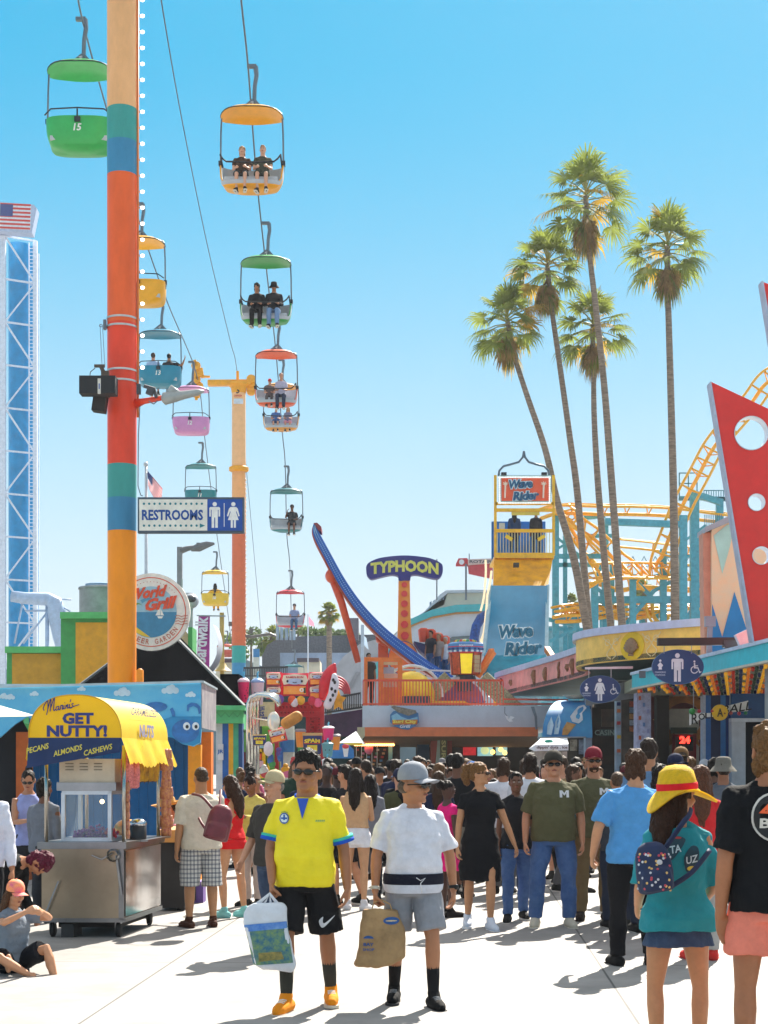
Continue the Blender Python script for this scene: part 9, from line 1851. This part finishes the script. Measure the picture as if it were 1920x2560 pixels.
pp('woman in dark top and jeans walking between the black dress and the olive tee', 1290, 2303, 1935, sex='f', hair=('short', '#16100e'), skin='brown', vox=.012, h=1.6, top=('tee', '#1A1C22'), bottom=('pants', denim), legs=WALK2, arms=(RELAX, RELAX))
pp('man in black shirt behind the grey cap man, showing one shoulder each side', 1010, 2240, 1925, hair=('short', '#1a1210'), skin='olive', noeyes=True, vox=.013, face=180, w=1.15, h=1.66, top=('tee', '#101218'), bottom=('pants', '#20242c'))
pp('child in tie-dye cap sitting barefoot on the ground, both hands at the face', 34, 2425, 2209, Y=12.9, h=1.36, sex='f', sit=True, hipz=.10, skin='#C48C68', hair=('long', '#5A3A22'), hat=('cap', M('#E08A50', .8, 0, .8, 18, tint='#D8508A')), vox=.0075, face=48, tilt=16, top=('tee', '#7A8490'), bottom=('shorts', '#15181F', 1.1, .8), shoes=('bare', '#fff'), legs=(((.10, -1, .42), (.1, -.30, -1)), ((.75, -.75, .28), (-.9, -.35, -.62))), arms=(((.45, -.9, .0), (-.8, -.5, .35)), ((.45, -.9, -.05), (-.8, -.5, .45))))
pp('person with magenta hair bending low, dressed in black, beside the seated child', -72, 2385, 2000, Y=14.0, h=1.62, sex='f', skin='tan', hair=('messy', '#5E1830'), vox=.010, face=78, lean=78, tilt=15, w=1.25, legs=(((.1, -.75, -.75), (0, .5, -1)), ((.1, -.7, -.75), (0, .5, -1))), top=('long', '#0E0F12'), bottom=('pants', '#101114'), arms=(((.05, .1, -1), (-.1, -.5, -.8)), ((.05, .1, -1), (-.1, -.5, -.8))), noeyes=True)
pp('person in white long sleeved top cut off by the left border', -52, 2420, 1960, Y=13.3, h=1.66, skin='tan', vox=.010, face=10, w=1.15, top=('long', '#D4D6E4'), bottom=('pants', '#1a1c22'), arms=(((.18, .0, -1), (.12, -.3, -1)), RELAX))
pp('woman in lavender halter top, sunglasses and dark bun, looking down behind the cart', 72, 2300, 1938, Y=17.6, h=1.62, sex='f', skin='#B27E60', hair=('bun', '#1a1210'), shades=True, vox=.010, face=25, turn=-20, tilt=24, top=('tank', '#8F9AD0'), bottom=('pants', '#2A2C34'), arms=(((.1, -.4, -1), (-.4, -.9, .1)), ((.1, -.4, -1), (-.4, -.9, .1))))
pp('dark haired person in grey top behind the glass nut case', 112, 2300, 1978, Y=17.0, h=1.52, skin='brown', hair=('messy', '#181210'), noeyes=True, vox=.012, face=150, top=('long', '#6E7480'), bottom=('pants', '#2A2C34'))
stl = thing('stool', 'low black stool carrying the vendor in the cowboy hat', 'stool', P(424, 2250, 19.6).xyz * 1); sx = P(424, 0, 19.6).x
stl.location = (sx, 19.6, 0); WMX[stl.name] = Matrix.Translation((sx, 19.6, 0)); q = MB(); q.lathe([(.01, .38), (.19, .38), (.20, .40), (.19, .43), (.01, .44)], Matrix.Translation((sx, 19.6, 0)), 20); q.build('seat', M('#1c1c1e'), stl, 'auto')
for a in (45, 135, 225, 315): q = MB(); q.tube([(sx + .10 * math.cos(R_(a)), 19.6 + .10 * math.sin(R_(a)), .39), (sx + .19 * math.cos(R_(a)), 19.6 + .19 * math.sin(R_(a)), 0)], .012, 6); q.build('leg', steel, stl)
person('vendor in straw cowboy hat and pink shirt sitting behind the nut cart', (sx, 19.6, .40), h=1.62, sit=True, hipz=.10, skin='#A8623E', hair=('short', '#2a1c14'), hat=('cowboy', '#B98A4A'), vox=.011, face=-70, tilt=10, top=('long', '#C88A9A'), bottom=('pants', '#22242c'), legs=(((.05, -1, -.05), (0, -.05, -1)), ((.05, -1, -.05), (0, -.1, -1))))
# ================================================================ crowd
CG = 'people packed in the crowd further down the boardwalk'
protos = []
kinds = [dict(sex='m', face=0, hair=('short', '#16100e'), top=('tee', '#222'), bottom=('pants', '#222')), dict(sex='m', face=0, hair=('short', '#16100e'), top=('long', '#222'), bottom=('shorts', '#222', 1.1, .95), w=1.12), dict(sex='f', face=0, hair=('long', '#1a1210'), top=('tee', '#222'), bottom=('pants', '#222')), dict(sex='m', face=0, hair=('buzz', '#16100e'), hat=('cap', '#345'), top=('tee', '#222'), bottom=('pants', '#222')), dict(sex='f', face=0, hair=('bun', '#1a1210'), top=('tank', '#222'), bottom=('shorts', '#222', 1.1, .6)), dict(sex='m', face=0, hair=('messy', '#16100e'), top=('tee', '#222'), bottom=('pants', '#222'), w=1.15, legs=WALK1)]
kn = ['short haired man', 'heavy man', 'long haired woman', 'capped man', 'bun haired woman', 'curly haired man']
for i, kd in enumerate(kinds): protos.append(person('x', (0, 0, 0), vox=.022, h=1.75, group=CG, **kd)[0])
cols = [('black', '#15161B'), ('black', '#101116'), ('navy', '#1B2340'), ('charcoal', '#2C2E34'), ('white', '#C8CAD2'), ('grey', '#74777E'), ('red', '#A8242A'), ('blue', '#2F5C9A'), ('teal', '#1E5A62'), ('maroon', '#5A1E28'), ('olive', '#4A4A30'), ('pink', '#C05A78'), ('tan', '#9A7E5A'), ('dark green', '#1E3A2C')]
land = [(640, 'near the game stall'), (720, 'below the big can cushion'), (800, 'below the plush cups'), (880, 'below the blue drink sign'), (940, 'below the sweet stall'), (1010, 'below the cafe badge'), (1080, 'below the blue column'), (1140, 'below the surfboard sign'), (1200, 'below the red menu panel'), (1260, 'below the lit menu circle'), (1320, 'left of the ice cream cart'), (1400, 'below the ice cream cart'), (1470, 'below the blue awning'), (1540, 'below the oval women sign'), (1620, 'below the dark shop'), (1700, 'below the mosaic post'), (1780, 'below the digital 24'), (1900, 'near the right border')]
rc_ = random.Random(21); used = {}; placed = []; n = 0; tries = 0
skm = [skin(k) for k in ('light', 'tan', 'olive', 'brown', 'tan', 'dark')]; hrm = [fab(c, .35, .8, 60, .55) for c in ('#16100E', '#2A1C14', '#3E2A1C', '#16100E', '#6A4A2C')]
first = set()
while n < 150 and tries < 5000:
 tries += 1; Y = 19.5 + 27 * rc_.random() ** 1.0; x = rc_.uniform(590, 1830); X_ = (x - CX) / F * Y
 if Y > 30 and (X_ > 4.2 or x < 730): continue
 if x < 740 and not (24 < Y < 31.5): continue
 if x > 1560 and Y > 31: continue
 if 1150 < x < 1180 and Y < 24: continue
 if any((X_ - a) ** 2 + (Y - b) ** 2 < .30 for a, b in placed): continue
 placed.append((X_, Y)); ki = rc_.randrange(6); cn_, cc_ = rc_.choice(cols[:6] if rc_.random() < .62 else cols); bcol = rc_.choice(['#16171C', '#22304A', '#2A2C34', '#3A4A66', '#5A5A5E', '#8A8478'])
 away = rc_.random() < .5; rz = (180 if away else 0) + rc_.uniform(-50, 50); sc_ = rc_.uniform(.90, 1.045) * (.93 if ki in (2, 4) else 1)
 ov = {'body': rc_.choice(skm), 'hair': rc_.choice(hrm), 'shirt': fab(cc_), 'tank_top': fab(cc_), 'trousers': fab(bcol), 'shorts': fab(bcol), 'cap': fab(rc_.choice(cols)[1])}
 src = protos[ki]
 o = copy_tree(src, None, ov); o.location = (X_, Y, 0); o.rotation_euler = (0, 0, R_(rz)); o.scale = (sc_, sc_, sc_)
 lm = next((l for b, l in land if x < b), land[-1][1]); row = 'front' if Y < 25 else ('middle' if Y < 32 else 'far')
 lab = '%s in %s, %s crowd, %s, %s' % (kn[ki], cn_, row, 'back turned' if away else 'facing us', lm)
 if lab in used: lab = lab.replace(' crowd,', ' crowd' + [' at right', ' at left', ' at centre'][used[lab] % 3] + ',');
 used[lab] = used.get(lab, 0) + 1; settag(o, lab, 'person', CG); n += 1
for p_ in protos:
 for ch in list(p_.children_recursive): bpy.data.objects.remove(ch)
 bpy.data.objects.remove(p_)
# ================================================================ haze
q = MB(); q.box((0, 70, 17.5), (260, 190, 38)); hz = bpy.data.materials.new("m_haze"); hz.use_nodes = True; hn = hz.node_tree; hn.nodes.remove(hn.nodes['Principled BSDF'])
hv = hn.nodes.new('ShaderNodeVolumePrincipled'); hv.inputs['Density'].default_value = .0003; hv.inputs['Color'].default_value = (.92, .95, 1, 1); hv.inputs['Anisotropy'].default_value = .3
hn.links.new(hv.outputs[0], hn.nodes['Material Output'].inputs['Volume']); ho = q.build('haze', hz); ho['kind'] = 'stuff'
bpy.data.scenes.remove(TS)
for o in bpy.data.objects:
 for kk in ('_top', '_bot'):
  if kk in o: del o[kk]
